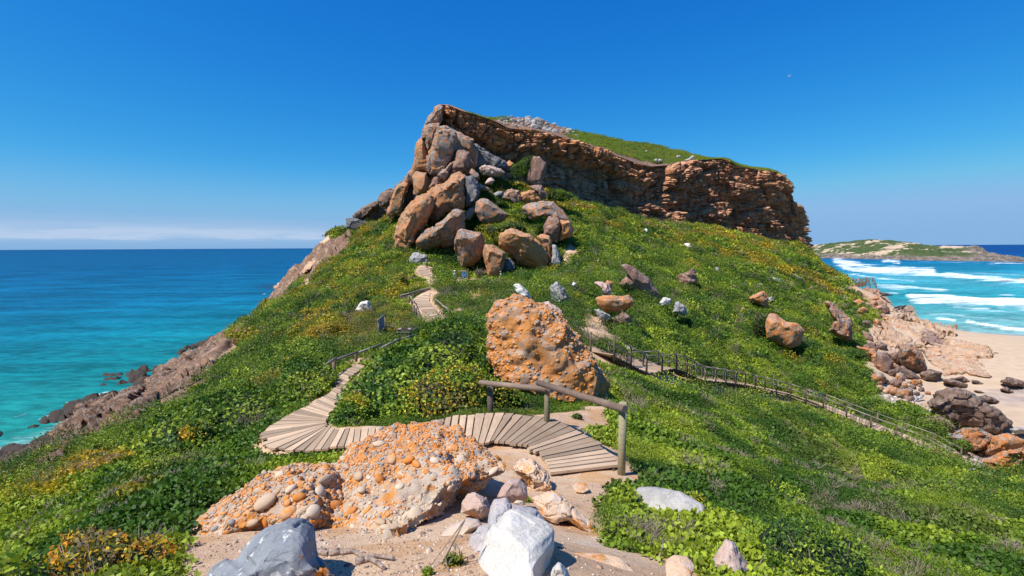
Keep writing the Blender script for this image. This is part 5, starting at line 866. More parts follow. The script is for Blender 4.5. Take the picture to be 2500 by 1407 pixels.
def proto(name, n, leaf, kind, mat, seed, flat=.55):
    g = np.random.default_rng(seed); d = g.normal(size=(n, 3)); d[:, 2] = np.abs(d[:, 2]); d /= np.linalg.norm(d, axis=1, keepdims=True)
    p = d*np.array([1, 1, flat])*(g.uniform(.35, 1, n)**.5)[:, None]; nr = d*.6+np.array([0, 0, .8]); nr /= np.linalg.norm(nr, axis=1, keepdims=True)
    V, Fc, k = leaves(p, nr, g.uniform(.7, 1.25, n)*leaf, kind, g)
    lv = np.repeat(np.clip(g.normal(.5, .22, n)+.25*(p[:, 2]/flat-.5), 0, 1), k)
    o = bpy.data.objects.new(name, mk_mesh(name, V, Fc, False, [mat], None, {'lv': lv})); return o
def proto_twig(name, seed):
    g = np.random.default_rng(seed); V = []; Fc = []
    for i in range(34):
        a = g.uniform(0, 6.28); r = g.uniform(0, .5); p = np.array([math.cos(a)*r, math.sin(a)*r, 0]); d = np.array([math.cos(a)*.8, math.sin(a)*.8, g.uniform(.5, 1.3)])+g.normal(size=3)*.3; d /= np.linalg.norm(d)
        L = g.uniform(.4, .95); w = .016; s = np.cross(d, g.normal(size=3)); s /= np.linalg.norm(s); m = p+d*L*.5+g.normal(size=3)*.07
        for q, e in ((p, m), (m, p+d*L+g.normal(size=3)*.1)):
            b = len(V); V += [q-s*w, q+s*w, e+s*w*.6, e-s*w*.6]; Fc.append((b, b+1, b+2, b+3))
    return bpy.data.objects.new(name, mk_mesh(name, np.array(V), np.array(Fc), False, [M_TWIG]))
def instancer(name, pts, scl, rot, pid, tint, protos, kind='stuff'):
    coll = bpy.data.collections.new(name+'_pieces')
    for i, o in enumerate(protos):
        o.name = f'piece_{i:02d}_{name}'; coll.objects.link(o)
    me = bpy.data.meshes.new(name); me.vertices.add(len(pts)); me.vertices.foreach_set('co', np.ascontiguousarray(pts, np.float32).ravel())
    me.attributes.new('scl', 'FLOAT', 'POINT').data.foreach_set('value', np.ascontiguousarray(scl, np.float32))
    me.attributes.new('pid', 'INT', 'POINT').data.foreach_set('value', np.ascontiguousarray(pid, np.int32))
    me.attributes.new('rot', 'FLOAT_VECTOR', 'POINT').data.foreach_set('vector', np.ascontiguousarray(rot, np.float32).ravel())
    me.attributes.new('tint', 'FLOAT_COLOR', 'POINT').data.foreach_set('color', np.ascontiguousarray(np.c_[tint, np.ones(len(tint))], np.float32).ravel())
    o = bpy.data.objects.new(name, me); put(o); tag(o, kind=kind)
    ng = bpy.data.node_groups.new(name, 'GeometryNodeTree'); ng.interface.new_socket('Geometry', in_out='INPUT', socket_type='NodeSocketGeometry'); ng.interface.new_socket('Geometry', in_out='OUTPUT', socket_type='NodeSocketGeometry')
    N = ng.nodes.new; gi, go, ip, ci = N('NodeGroupInput'), N('NodeGroupOutput'), N('GeometryNodeInstanceOnPoints'), N('GeometryNodeCollectionInfo')
    ci.inputs['Collection'].default_value = coll; ci.inputs['Separate Children'].default_value = True; ci.inputs['Reset Children'].default_value = True
    def at(nm, ty):
        a = N('GeometryNodeInputNamedAttribute'); a.data_type = ty; a.inputs['Name'].default_value = nm; return a.outputs['Attribute']
    L = ng.links.new; L(gi.outputs[0], ip.inputs['Points']); L(ci.outputs[0], ip.inputs['Instance']); ip.inputs['Pick Instance'].default_value = True
    L(at('pid', 'INT'), ip.inputs['Instance Index']); L(at('scl', 'FLOAT'), ip.inputs['Scale']); L(at('rot', 'FLOAT_VECTOR'), ip.inputs['Rotation']); L(ip.outputs[0], go.inputs[0])
    m = o.modifiers.new('scatter', 'NODES'); m.node_group = ng; return o
def tilt_euler(nrm, spin):
    """XYZ eulers of: turn SPIN about z, then lean z onto NRM"""
    z = nrm; c, s = np.cos(spin), np.sin(spin); h = np.stack([c, s, 0*c], -1); x = h-(h*z).sum(1)[:, None]*z; x /= np.linalg.norm(x, axis=1, keepdims=True); y = np.cross(z, x)
    return np.stack([np.arctan2(y[:, 2], z[:, 2]), np.arcsin(np.clip(-x[:, 2], -1, 1)), np.arctan2(x[:, 1], x[:, 0])], -1)
PAL = dict(g=(.128, .200, .018), lg=(.245, .305, .026), dg=(.044, .098, .013), ol=(.125, .150, .032), oc=(.46, .30, .020), or_=(.50, .22, .022), br=(.16, .115, .055), gr=(.20, .19, .13))
PAL = {k: np.array(v) for k, v in PAL.items()}
def palette(X, Y, Z, g):
    p = np.stack([X, Y, Z], -1); n1 = fbm(p/9, 3, 101); n2 = fbm(p/2.4, 3, 103); n3 = fbm(p/4.5, 3, 105); n4 = fbm(p/1.1, 2, 107); D = np.hypot(X, Y); px, py = proj(p)
    c = PAL['g'][None]*np.ones((len(X), 1))
    def mixin(c, col, m): return c*(1-m[:, None])+col[None]*m[:, None]
    c = mixin(c, PAL['lg'], sst(n2+.4*n1, .0, .22)*.85); c = mixin(c, PAL['dg'], sst(-n2-.3*n1, .06, .22)*.9)
    left = 1-sst(px, 980, 1080)*(Y < 130); farleft = left*(py < 860)*(Y > 25)
    c = mixin(c, PAL['ol'], sst(n3, .12, .4)*(.35+.45*farleft))
    oc = sst(n3*.6+n4*.5+n1*.3, .22-.26*farleft, .34-.10*farleft); oc *= np.clip(.04+.80*farleft+.09*sst(px, 1750, 1900)*(py < 800)*(Y > 60), 0, 1); c = mixin(c, PAL['oc'], oc*g.uniform(.5, .9, len(X)))
    rr = (sst(px, -200, 0)*(1-sst(px, 310, 400))*sst(py, 1080+.0*px, 1120)*(1-sst(py, 1180, 1230))*(Y < 30)); c = mixin(c, PAL['oc'], rr*sst(n4+n2*.7, -.35, .1)*.85)
    dk = (inpoly(px, py, [(300,1090),(420,985),(560,960),(640,860),(800,820),(860,880),(700,1000),(640,1110),(430,1120)]) & (Y < 40)).astype(float); c = mixin(c, PAL['dg']*1.15, dk*.75)
    heath = (inpoly(px, py, [(1060,690),(1400,690),(1480,840),(1380,860),(1200,760),(1060,790)]) | inpoly(px, py, ZB((800,420),(1100,330),(1350,480),(1200,650),(900,640)))); c = mixin(c, PAL['ol']*1.1, heath*sst(n2, -.3, .3)*.7)
    br = (px > 1450) & (py > 1100) & (py < 1300) & (Y < 14); c = mixin(c, PAL['lg'], br*sst(n2, -.2, .3)*.6)
    c = c*np.clip(g.normal(1, .11, len(X)), .6, 1.5)[:, None]
    return c, n2, n4, heath
def scatter(step, vmin, vmax, name, protos, seed, scale, lift=0., umin=-1.25, umax=1.2, y_off=0):
    g = np.random.default_rng(seed); us = np.arange(umin, umax, step); vs = np.arange(vmin, vmax, step); U, V = np.meshgrid(us, vs); U = (U+g.uniform(-.5, .5, U.shape)*step).ravel(); V = (V+g.uniform(-.5, .5, V.shape)*step).ravel()
    Y = np.exp(V)-8; X = U*(Y+8); k = Y > -1.5; X, Y = X[k], Y[k]
    veg = glook(VEG, X, Y); Z = glook(TZ, X, Y); px, py = proj(np.stack([X, Y, Z+.3], -1))
    k = (veg > g.uniform(.25, .75, len(X))) & (px > -160) & (px < 2660) & (py < 1500) & ~((px > 1075) & (px < 1975) & (Y > np.interp(px, cc[:, 3], cc[:, 5])+2)) & (Y > .8); X, Y, Z = X[k], Y[k], Z[k]
    d = path_d(X, Y); r = scale*(Y+8); k = d > r*.55; X, Y, Z, r = X[k], Y[k], Z[k], r[k]
    e = .6*r+.1; nx = -(glook(TZ, X+e, Y)-glook(TZ, X-e, Y))/(2*e); ny = -(glook(TZ, X, Y+e)-glook(TZ, X, Y-e))/(2*e)
    nrm = np.stack([nx*.7, ny*.7, np.ones_like(nx)], -1); nrm /= np.linalg.norm(nrm, axis=1, keepdims=True)
    return g, X, Y, Z+lift*r, r, nrm
broad = [proto(f'b{i}', 46, .34, 'round', M_LEAFI, 200+i) for i in range(3)]; fine = [proto(f'f{i}', 110, .17, 'dia', M_LEAFI, 210+i, .7) for i in range(3)]; twig = [proto_twig(f't{i}', 220+i) for i in range(2)]; bushy = [proto(f'u{i}', 420, .105, 'dia', M_LEAFI, 240+i, .85) for i in range(2)]
g, X, Y, Z, r, nrm = scatter(.0062, math.log(8.8), math.log(250), 'gc', None, 31, .0105)
tint, n2, n4, heath = palette(X, Y, Z, g); px, py = proj(np.stack([X, Y, Z], -1))
near_broad = (Y < 13) & ((px < 900) | ((px > 1440) & (fbm(np.stack([X, Y, Z], -1)/2.1, 2, 111) > -.12)))
u_ = g.random(len(X)); pid = np.where(near_broad, g.integers(0, 3, len(X)), 3+g.integers(0, 3, len(X)))
far_b = (Y >= 13) & (u_ < .35) & ~heath; pid[far_b] = g.integers(0, 3, far_b.sum())
tw = (n4 > .36) & (g.random(len(X)) < .16+.3*heath) | (g.random(len(X)) < .006); pid[tw] = 6+g.integers(0, 2, tw.sum())
bush = (g.random(len(X)) < .045*(fbm(np.stack([X, Y, Z], -1)/7, 2, 131) > -.05)) & (path_d(X, Y) > r*2.6) & (Y > 9) & ~tw
tint[bush] = (np.array([PAL['dg'], PAL['g'], PAL['lg'], PAL['ol'], PAL['oc']*.8])[g.choice(5, bush.sum(), p=[.40, .30, .14, .13, .03])])*g.uniform(.8, 1.25, (bush.sum(), 1))
pid[bush] = 8+g.integers(0, 2, bush.sum())
scl = r*g.uniform(.75, 1.35, len(X))*np.where(bush, g.uniform(1.7, 3.2, len(X)), 1); scl = np.minimum(scl, 2.3); zz_ = Z-.10*scl+np.where(tw, .25*scl, 0)+np.where(bush, .12*scl, 0)
instancer('ground_cover', np.stack([X, Y, zz_], -1), scl, tilt_euler(nrm, g.uniform(0, 6.28, len(X))), pid, tint, broad+fine+twig+bushy)
print('ground cover', len(X))
# plateau cover
_f = PLAT[:60].reshape(-1, 3); _pv = pveg[:60*420]; g = np.random.default_rng(8); k = g.integers(0, len(_f), 15000); k = k[_pv[k] > .5]; p = _f[k]+g.normal(size=(len(k), 3))*np.array([.5, .6, .0]); t2, *_ = palette(p[:, 0], p[:, 1], p[:, 2], g)
t2 = t2*.35+PAL['g'][None]*.65*g.uniform(.8, 1.4, len(k))[:, None]
up = np.tile([0., -.25, .97], (len(k), 1)); instancer('plateau_cover', p-np.array([0, 0, .25]), g.uniform(.7, 1.4, len(k)), tilt_euler(up, g.uniform(0, 6.28, len(k))), g.integers(0, 3, len(k)), t2, [proto(f'pf{i}', 90, .2, 'dia', M_LEAFI, 230+i, .6) for i in range(3)])
# pebbles of the upper beach and grit of the foreground sand
def stone_proto(i, mat):
    V, Fc = ico(1); g = np.random.default_rng(300+i); V = V*np.array([1, g.uniform(.6, .9), g.uniform(.35, .6)])*(1+g.normal(0, .12, (len(V), 1))); return bpy.data.objects.new(f's{i}', mk_mesh(f's{i}', V, Fc, False, [mat]))
mp_ = Mat('beach_pebble', .8, .25); mp_.color(mp_.mix(1., mp_.attr('tint', 'INSTANCER'), mp_.mr(mp_.noise(mp_.pos(), 6, 5), .3, .7, .8, 1.2), 'MULTIPLY'))
PEB = [Z5((990,925),(1080,905),(1200,950),(1300,990),(1340,1030),(1240,1000),(1130,955),(1060,990),(1000,960)), Z5((1090,840),(1140,850),(1200,890),(1260,930),(1200,960),(1100,900)), Z5((1290,1110),(1400,1140),(1440,1090),(1500,1095),(1420,1150),(1460,1210),(1600,1240),(1640,1340),(1500,1380),(1420,1340),(1380,1260)), Z5((1400,1100),(1460,1085),(1480,1100),(1420,1135))]
g = np.random.default_rng(17); pts = []
for poly, n in zip(PEB, (520, 260, 1100, 120)):
    a = np.array(poly); x = g.uniform(a[:, 0].min(), a[:, 0].max(), n*3); y = g.uniform(a[:, 1].min(), a[:, 1].max(), n*3); k = inpoly(x, y, poly); x, y = x[k][:n], y[k][:n]
    for i in range(len(x)): pts.append(ground(x[i], y[i]))
pts = np.array(pts); n = len(pts); col = np.array([(.44, .36, .28), (.52, .46, .39), (.38, .26, .19), (.28, .25, .23), (.42, .28, .19)])[g.integers(0, 5, n)]
instancer('beach_pebbles', pts+np.array([0, 0, .02]), g.uniform(.10, .42, n)*np.where(g.random(n) < .12, 1.7, 1), np.c_[g.normal(0, .25, (n, 2)), g.uniform(0, 6.28, n)], g.integers(0, 4, n), col*g.uniform(.8, 1.15, (n, 1)), [stone_proto(i, mp_.m) for i in range(4)])
n = 4600; x = g.uniform(400, 1760, n); y = g.uniform(1130, 1460, n); Yg = np.array([hit(a, b) for a, b in zip(x, y)]); W = P(x, y, Yg); k = (glook(VEG, W[:, 0], W[:, 1]) < .3) & (g.random(n) < np.where(x < 1180, 1., .25)); W = W[k]; n = len(W)
W[:, 2] = glook(TZ, W[:, 0], W[:, 1])+.002
col = np.array([(.42, .30, .21), (.36, .24, .17), (.20, .14, .11), (.54, .44, .34)])[g.integers(0, 4, n)]
instancer('sand_grit', W, g.uniform(.004, .013, n)*np.where(g.random(n) < .06, 2.4, 1), np.c_[g.normal(0, .3, (n, 2)), g.uniform(0, 6.28, n)], g.integers(0, 3, n), col, [stone_proto(10+i, mp_.m) for i in range(3)])

# ---------------------------------------------------------------- shrubs that stand out
def shrub(name, label, outline, Y, thick, n, leaf, pal, kind='round', cat='shrub', tilt=0., lobes=3., la=.22, seed=1, group=None, twigs=14, box=.85):
    g = np.random.default_rng(seed); D = g.normal(size=(n, 3)); D /= np.linalg.norm(D, axis=1, keepdims=True); D[:, 2] = np.abs(D[:, 2])*np.where(g.random(n) < .8, 1, -1)
    lob = 1-np.abs(fbm(D*lobes+seed, 3, seed)); lob = 1+la*(lob-.8)*1.6; q = D*(lob*(1-np.abs(g.normal(0, .10, n))))[:, None]
    def m(q):
        rr = np.linalg.norm(q, axis=1, keepdims=True); a = blob(q/rr, outline, Y, thick, tilt, box); c = blob(np.array([[0, 0, .02]]), outline, Y, 0.01, tilt, box); return c+(a-c)*rr
    W = m(q); c = m(np.array([[.0, .0, .01]])); nr = W-c; nr /= np.linalg.norm(nr, axis=1, keepdims=True); nr = nr*.7+np.array([-.15, -.05, .7]); nr /= np.linalg.norm(nr, axis=1, keepdims=True)
    V, Fc, k = leaves(W, nr, leaf*g.uniform(.65, 1.3, n), kind, g)
    pc = np.array([PAL[p] if isinstance(p, str) else np.array(p) for p, _ in pal]); wts = np.array([w for _, w in pal], float)
    nn = fbm(W/ (leaf*9), 3, seed+3)+g.normal(0, .16, n); e = np.cumsum(wts/wts.sum()); rank = np.argsort(np.argsort(nn))/n; ci = np.minimum(np.searchsorted(e, rank), len(pc)-1)
    col = pc[ci]*np.clip(g.normal(1, .15, (n, 1)), .6, 1.5)
    base = np.array([c[0, 0], c[0, 1], W[:, 2].min()])
    root = empty(name, base, 0, label, cat, group)
    f = obj_at('foliage', V, Fc, M_LEAF, root, base, False, colors={'tint': np.repeat(col, k, 0)}, fl={'lv': np.repeat(np.clip(g.normal(.5, .25, n), 0, 1), k)})
    f['kind'] = 'stuff'
    Vd, Fd = ico(3); Wc = m(Vd*(.74+.2*fbm(Vd*lobes+seed, 3, seed)[:, None])); obj_at('shade_core', Wc, Fd, M_CORE, root, base)  # dark solid core, paints the shade deep inside the foliage
    b = MB()
    for i in range(twigs):
        d = g.normal(size=3); d[2] = abs(d[2]); d[1] = abs(d[1])*.8; d /= np.linalg.norm(d); e1 = m(d[None, [0, 1, 2]]*.97)[0]; s0 = base+np.array([g.normal()*.1, g.normal()*.1, .02]); mid = (s0+e1)/2+g.normal(size=3)*.08; b.tube(s0, mid, leaf*.28, leaf*.2, 5); b.tube(mid, e1, leaf*.2, leaf*.08, 5)
    b.build('branches', M_TWIG, root, True, base)
    return root
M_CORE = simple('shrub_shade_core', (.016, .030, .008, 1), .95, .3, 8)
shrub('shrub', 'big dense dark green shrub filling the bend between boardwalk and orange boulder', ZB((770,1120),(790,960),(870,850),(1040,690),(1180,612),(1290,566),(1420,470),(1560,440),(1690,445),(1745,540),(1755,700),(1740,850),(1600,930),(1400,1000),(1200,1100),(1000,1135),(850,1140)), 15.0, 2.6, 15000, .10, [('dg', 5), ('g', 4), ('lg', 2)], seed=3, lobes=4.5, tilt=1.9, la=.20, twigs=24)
shrub('shrub', 'yellow flecked leafy shrub under the dark shrub, left of the handrail', ZB((1190,900),(1300,820),(1450,740),(1600,720),(1740,760),(1765,900),(1740,1000),(1600,1040),(1480,1075),(1350,1090),(1230,1050)), 11.6, 1.0, 6500, .065, [('g', 3), ('lg', 2), ('oc', 2), ('ol', 2), ('br', 1)], seed=5, lobes=4, tilt=.8)
shrub('shrub', 'low leafy shrub spilling over the inner corner of the boardwalk bend', ZB((775,1125),(770,1050),(830,960),(900,900),(1000,930),(1060,1040),(1080,1120),(950,1140),(850,1142)), 10.9, .7, 3600, .06, [('dg', 2), ('g', 4), ('lg', 2), ('oc', 1)], seed=7, tilt=.6)
shrub('shrub', 'dark green shrub behind the left railing of the near handrail', ZM((170,760),(215,700),(330,740),(430,800),(485,870),(470,920),(380,930),(250,940),(190,900)), 11.9, .7, 3200, .06, [('g', 3), ('ol', 2), ('oc', 1.5), ('dg', 2)], seed=9)
shrub('shrub', 'dense dark shrub on the left slope beside the boardwalk fan', ZL((700,790),(650,700),(720,640),(850,560),(1000,500),(1150,450),(1300,400),(1450,420),(1500,500),(1420,580),(1380,700),(1250,730),(1050,760),(850,790)), 14.5, 2.0, 11000, .095, [('dg', 5), ('g', 5), ('lg', 1)], seed=11, lobes=5, tilt=2.0, twigs=24)
shrub('shrub', 'dark shrub with bright yellow leaf tips left of the boardwalk fan', ZL((930,700),(950,640),(1020,590),(1080,600),(1130,690),(1120,760),(1020,790),(950,770)), 12.2, .5, 2400, .06, [('dg', 2), ('g', 3), ('oc', 3)], seed=13)
shrub('shrub', 'mid green shrub above the boardwalk bend under the railing posts', ZB((500,720),(620,660),(740,720),(820,800),(780,900),(700,960),(560,1010),(470,960),(440,840)), 16.5, 1.6, 6500, .085, [('dg', 3), ('g', 4), ('ol', 2), ('lg', 2)], seed=15, tilt=1.6)
shrub('shrub', 'orange and gold leaved bush with bare grey twigs at the bottom left corner', ZL((180,1420),(250,1300),(320,1210),(420,1160),(560,1170),(700,1210),(860,1200),(960,1240),(1010,1330),(960,1450),(700,1520),(350,1520)), 3.7, .45, 3000, .032, [('or_', 4), ('oc', 4), ('ol', 2), ('br', 2)], seed=17, twigs=70, la=.3)
shrub('shrub', 'bright green broad leaved plant at the extreme bottom left corner', ZL((-60,1420),(0,1300),(80,1270),(180,1300),(240,1380),(200,1480),(0,1500)), 3.3, .3, 520, .062, [('lg', 5), ('g', 3)], seed=19, kind='long')
shrub('shrub', 'large leaved green creeper bush wrapped round the flat grey rock', ZG((735,760),(800,660),(830,560),(900,470),(985,560),(1010,650),(1130,740),(1250,810),(1400,760),(1560,760),(1640,850),(1480,960),(1300,970),(1180,960),(1000,900),(830,930),(760,860)), 5.3, .55, 5200, .045, [('dg', 3), ('g', 5), ('lg', 4)], seed=21, tilt=.75, lobes=4, twigs=30, box=.8)
shrub('shrub', 'fine leaved dark green heath clump at the bottom right corner', ZG((1650,850),(1800,720),(2100,700),(2500,850),(2700,1050),(2500,1250),(2000,1250),(1750,1050)), 4.6, .6, 6000, .04, [('dg', 4), ('g', 5), ('lg', 2)], seed=23, kind='dia', tilt=.9, box=.75)
shrub('shrub', 'small succulent tuft on the end of the flat grey rock', ZG((1280,570),(1330,555),(1440,590),(1440,640),(1340,610),(1290,600)), 5.9, .12, 420, .04, [('lg', 5), ('oc', 2)], seed=25, kind='long', twigs=3)
shrub('shrub', 'flat topped green hedge with a grey underside on the pebble strip', Z5((1055,1000),(1080,970),(1130,950),(1200,970),(1260,995),(1320,1025),(1290,1055),(1150,1060),(1080,1040)), 55, 2.2, 3200, .26, [('g', 5), ('lg', 3), ('dg', 2)], seed=27, kind='dia', tilt=1.2)
shrub('shrub', 'round dark tree shrub growing beside the standing slab under the cliff', Z8((640,190),(660,110),(740,70),(800,10),(880,0),(870,100),(830,190),(760,230),(680,240)), 126, 2.2, 2600, .32, [('dg', 4), ('g', 4)], seed=29, kind='dia')
shrub('shrub', 'deep green bushy thicket right of the standing slab at the cliff foot', Z8((1020,400),(1060,340),(1150,360),(1300,400),(1400,450),(1300,490),(1150,480),(1040,490)), 128, 3, 2600, .34, [('dg', 4), ('g', 5)], seed=31, kind='dia')
shrub('shrub', 'green ledge of shrubs behind the largest orange lichen boulder', Z8((235,800),(330,740),(560,730),(640,660),(760,680),(870,760),(900,860),(760,800),(600,780),(500,860),(480,930),(380,930),(330,840)), 101, 3, 3000, .3, [('g', 4), ('lg', 4), ('oc', 2)], seed=33, kind='dia')
shrub('shrub', 'green mound of shrubs in front of the boulders behind the red shirted hiker', Z8((620,1300),(680,1240),(780,1225),(880,1255),(925,1310),(760,1320)), 84, 1.4, 1500, .2, [('g', 4), ('ol', 3), ('lg', 2)], seed=35, kind='dia')
shrub('shrub', 'green creeper cap growing over the left of the big upright boulder bank', Z5((770,690),(850,660),(960,680),(990,720),(960,770),(860,750),(790,730)), 77, 2.4, 2200, .3, [('dg', 3), ('g', 5)], seed=37, kind='dia')
shrub('shrub', 'dark thicket around the large orange and white boulder', Z5((300,520),(330,450),(400,470),(400,560),(410,620),(330,590)), 71, 1.6, 1300, .24, [('dg', 5), ('br', 2)], seed=39, kind='dia')
shrub('shrub', 'green patch of shrub on the orange rocks at the pebble strip end', Z5((1420,1180),(1470,1165),(1530,1190),(1530,1225),(1470,1235)), 43.5, .8, 900, .16, [('g', 4), ('dg', 3)], seed=41, kind='dia')
for i, (lb, x, y, w_, c_) in enumerate((('tuft of green grass between the pink red stone and the round grey stone', 1288, 1222, 9, 'lg'), ('green weed tuft at the bottom edge left of the white rock', 1045, 1398, 12, 'lg'), ('small plant at the foot of the orange lichen rock near the railing', 1408, 1020, 18, 'lg'), ('yellowish creeper tuft on the grey rock edge left of the white rock', 1110, 1372, 30, 'oc'))):
    shrub('grass_tuft', lb, [(x+w_*math.cos(a), y+w_*.8*math.sin(a)) for a in np.arange(8)*.785], hit(x, y)-.05, w_*1.0/F*hit(x, y), 260, .022, [(c_, 4), ('g', 2)], seed=50+i, kind='long', cat='plant', twigs=2)

# ---------------------------------------------------------------- conglomerate rocks with their pebbles
def peb_mat(name, a, b, lich, la): return rock_mat(name, a, b, lich, la, .15, .06, 7., .006, .1, .0)
MP = [peb_mat('pebble_tan', (.38, .26, .165), (.46, .33, .22), (.62, .26, .07), .1), peb_mat('pebble_cream', (.46, .35, .24), (.54, .42, .30), (.62, .3, .1), .3), peb_mat('pebble_orange', (.44, .27, .15), (.48, .30, .18), (.58, .23, .05), .65), peb_mat('pebble_deep_orange', (.40, .17, .05), (.48, .22, .07), (.55, .19, .03), .7), peb_mat('pebble_grey', (.22, .20, .19), (.30, .27, .24), (.6, .25, .05), .15)]
_pm = {}
def pebble_mesh(v, mi, sub=2):
    if (v, mi, sub) not in _pm:
        V, Fc = ico(sub); g = np.random.default_rng(400+v); V = V*np.array([1, g.uniform(.75, .95), g.uniform(.7, .9)])*(1+.10*fbm(V*1.3+v*5, 2, v)[:, None]); _pm[v, mi, sub] = mk_mesh('pebble', V, Fc, True, [MP[mi]])
    return _pm[v, mi, sub]
def cong(name, label, outline, Y, thick, tilt, mat, big, n_med, n_small, zone, seed, sub=7, box=.62, amp=.8, medr=(.018, .034), smr=(.009, .017)):
    root = boulder(name, label, outline, mat, Y=Y, thick=thick, tilt=tilt, kind='lumpy', sub=sub, amp=amp, box=box, cat='rock', seed=seed)
    V = np.empty(len(root.data.vertices)*3); root.data.vertices.foreach_get('co', V); V = V.reshape(-1, 3); Fc = np.empty(len(root.data.loops), int); root.data.loops.foreach_get('vertex_index', Fc); Fc = Fc.reshape(-1, 3)
    N = vnormals(V, Fc); loc = np.array(root.location); W = V+loc; view = np.array([0, 0, EYE])-W; view /= np.linalg.norm(view, axis=1, keepdims=True); ok = np.where((N*view).sum(1) > .12)[0]
    px, py = proj(W[ok]); g = np.random.default_rng(seed); cnt = 0
    def place(i, sx, sy, ang, mi, v, sink=.25, flat=.7):
        nonlocal cnt
        p = V[i]; n = N[i]; q = Vector(n).to_track_quat('Z', 'Y'); o = bpy.data.objects.new('pebble', pebble_mesh(v, mi, 2 if max(sx, sy) > .022 else 1)); COL.objects.link(o); o.parent = root
        t = min(sx, sy)*flat
        upc = q.inverted() @ Vector((0, 0, 1)); a0 = math.atan2(upc.y, upc.x)-math.pi/2
        o.rotation_euler = (q @ Euler((0, 0, a0+ang)).to_quaternion()).to_euler(); o.location = Vector(p+n*t*(1-2*sink)); o.scale = (sx, sy, t); cnt += 1
    placed = []
    for (x, y, rx, ry, ang, mi) in big:
        k = np.argmin((px-x)**2+(py-y)**2); i = ok[k]; d = np.linalg.norm(W[i]-np.array([0, 0, EYE])); fs = 1/ max(.45, (N[i]*view[i]).sum())**.5; place(i, rx*d/F, ry*d/F*fs, math.radians(ang), mi, cnt % 6, .40); placed.append((W[i], max(rx, ry)*d/F))
    pw = np.array([a for a, _ in placed]) if placed else np.zeros((0, 3)); pr = np.array([b for _, b in placed])
    tries = g.permutation(ok)
    cxy = dict(zip(ok, zip(px, py))); lim = min(300, cnt+n_med)
    for i in tries:
        if cnt >= lim: break
        x, y = cxy[i]; s = g.uniform(*medr)
        if len(pw) and (np.linalg.norm(pw-W[i], axis=1) < (pr+s)*.82).any(): continue
        mi = zone(x, y, g)
        if mi < 0: continue
        place(i, s*g.uniform(.9, 1.5), s*g.uniform(.8, 1.1), g.normal(0, .6), mi, int(g.integers(0, 6)), .42); pw = np.vstack([pw, W[i][None]]); pr = np.r_[pr, s]
    vs = []; fs = []; nv = 0; base, fb = ico(1); mats = []; m_i = []
    for i in tries[::-1][:n_small]:
        x, y = cxy[i]; mi = zone(x, y, g)
        if mi < 0: continue
        s = g.uniform(*smr); q = np.array(Vector(N[i]).to_track_quat('Z', 'Y').to_matrix()); a = g.uniform(0, 6.28); r = np.array([[math.cos(a), -math.sin(a), 0], [math.sin(a), math.cos(a), 0], [0, 0, 1]])
        vs.append(V[i]+N[i]*s*.15+(base*np.array([s*g.uniform(1, 1.5), s, s*.7]) @ r.T) @ q.T); fs.append(fb+nv); nv += len(base); m_i += [mi]*len(fb)
    me = mk_mesh('small_pebbles', np.vstack(vs), np.vstack(fs), True, MP); me.polygons.foreach_set('material_index', np.array(m_i, np.int32)); o = bpy.data.objects.new('small_pebbles', me); put(o, root); o['kind'] = 'stuff'; return root
def zC(x, y, g):
    cream = x > 840 and y > 1165+(x-840)*.02 and x < 1120 and y > 1190-(x-900)*.1
    if cream: return int(g.choice([1, 1, 0, 4, 2], p=[.5, .2, .15, .05, .1]))
    if x > 1060 or y < 1130: return int(g.choice([3, 2, 4, 0], p=[.55, .22, .15, .08]))
    return int(g.choice([2, 0, 3, 1, 4], p=[.35, .3, .15, .1, .1]))
zf_ = lambda L: [(400+x/2.7778, 1000+y/2.7778, rx/2.7778, ry/2.7778, a, m) for x, y, rx, ry, a, m in L]
BIG1 = zf_([(1200,475,52,32,5,0),(1320,455,36,28,0,0),(1465,465,28,36,10,3),(1145,545,36,30,20,0),(1455,235,40,24,5,1),(1495,320,26,32,0,1),(1555,330,27,42,8,2),(1660,340,38,26,50,3),(1840,355,36,26,-30,1),(1710,370,40,24,-10,3),(1430,575,24,34,-15,0),(1705,725,50,62,-15,1),(1470,765,46,22,20,0),(1610,790,30,40,-5,0),(1570,855,30,36,-20,0),(1185,900,26,26,0,1),(1240,925,16,36,-20,0),(1345,555,34,22,0,1),(1380,680,20,30,10,2),(1265,700,28,40,-15,3),(1640,720,20,30,-10,1),(1815,610,22,24,0,4),(1880,660,15,20,0,4),(2235,425,24,42,-8,1),(2265,330,18,30,10,3),(1085,780,56,24,5,3),(1600,460,22,14,0,3),(1780,420,30,18,-20,3),(1390,460,24,14,10,1),(2050,495,18,22,0,3),(1590,530,30,30,20,1),(1680,600,24,18,0,1),(1500,800,36,20,0,1)])
BIG2 = zf_([(1085,475,56,26,-8,0),(1055,560,44,30,15,1),(920,600,38,30,0,3),(695,630,50,64,-20,0),(1140,660,62,38,-12,3),(1010,695,50,36,8,1),(850,705,48,44,25,2),(940,680,46,20,38,0),(1190,755,38,40,-35,3),(650,550,46,22,18,0),(965,400,46,30,-5,2),(785,445,34,22,10,1),(865,540,42,26,-10,1),(770,560,26,26,0,0),(480,870,34,30,5,1),(345,810,20,18,0,4),(945,450,22,18,0,4),(1040,600,20,14,0,3),(430,745,26,15,8,0),(840,640,24,22,10,3),(500,780,22,14,0,0),(865,500,24,14,-10,3),(600,770,40,22,30,0),(1190,570,28,18,10,2),(690,760,26,34,0,3),(560,600,22,12,20,3),(420,830,18,12,0,3),(740,500,20,12,0,0)])
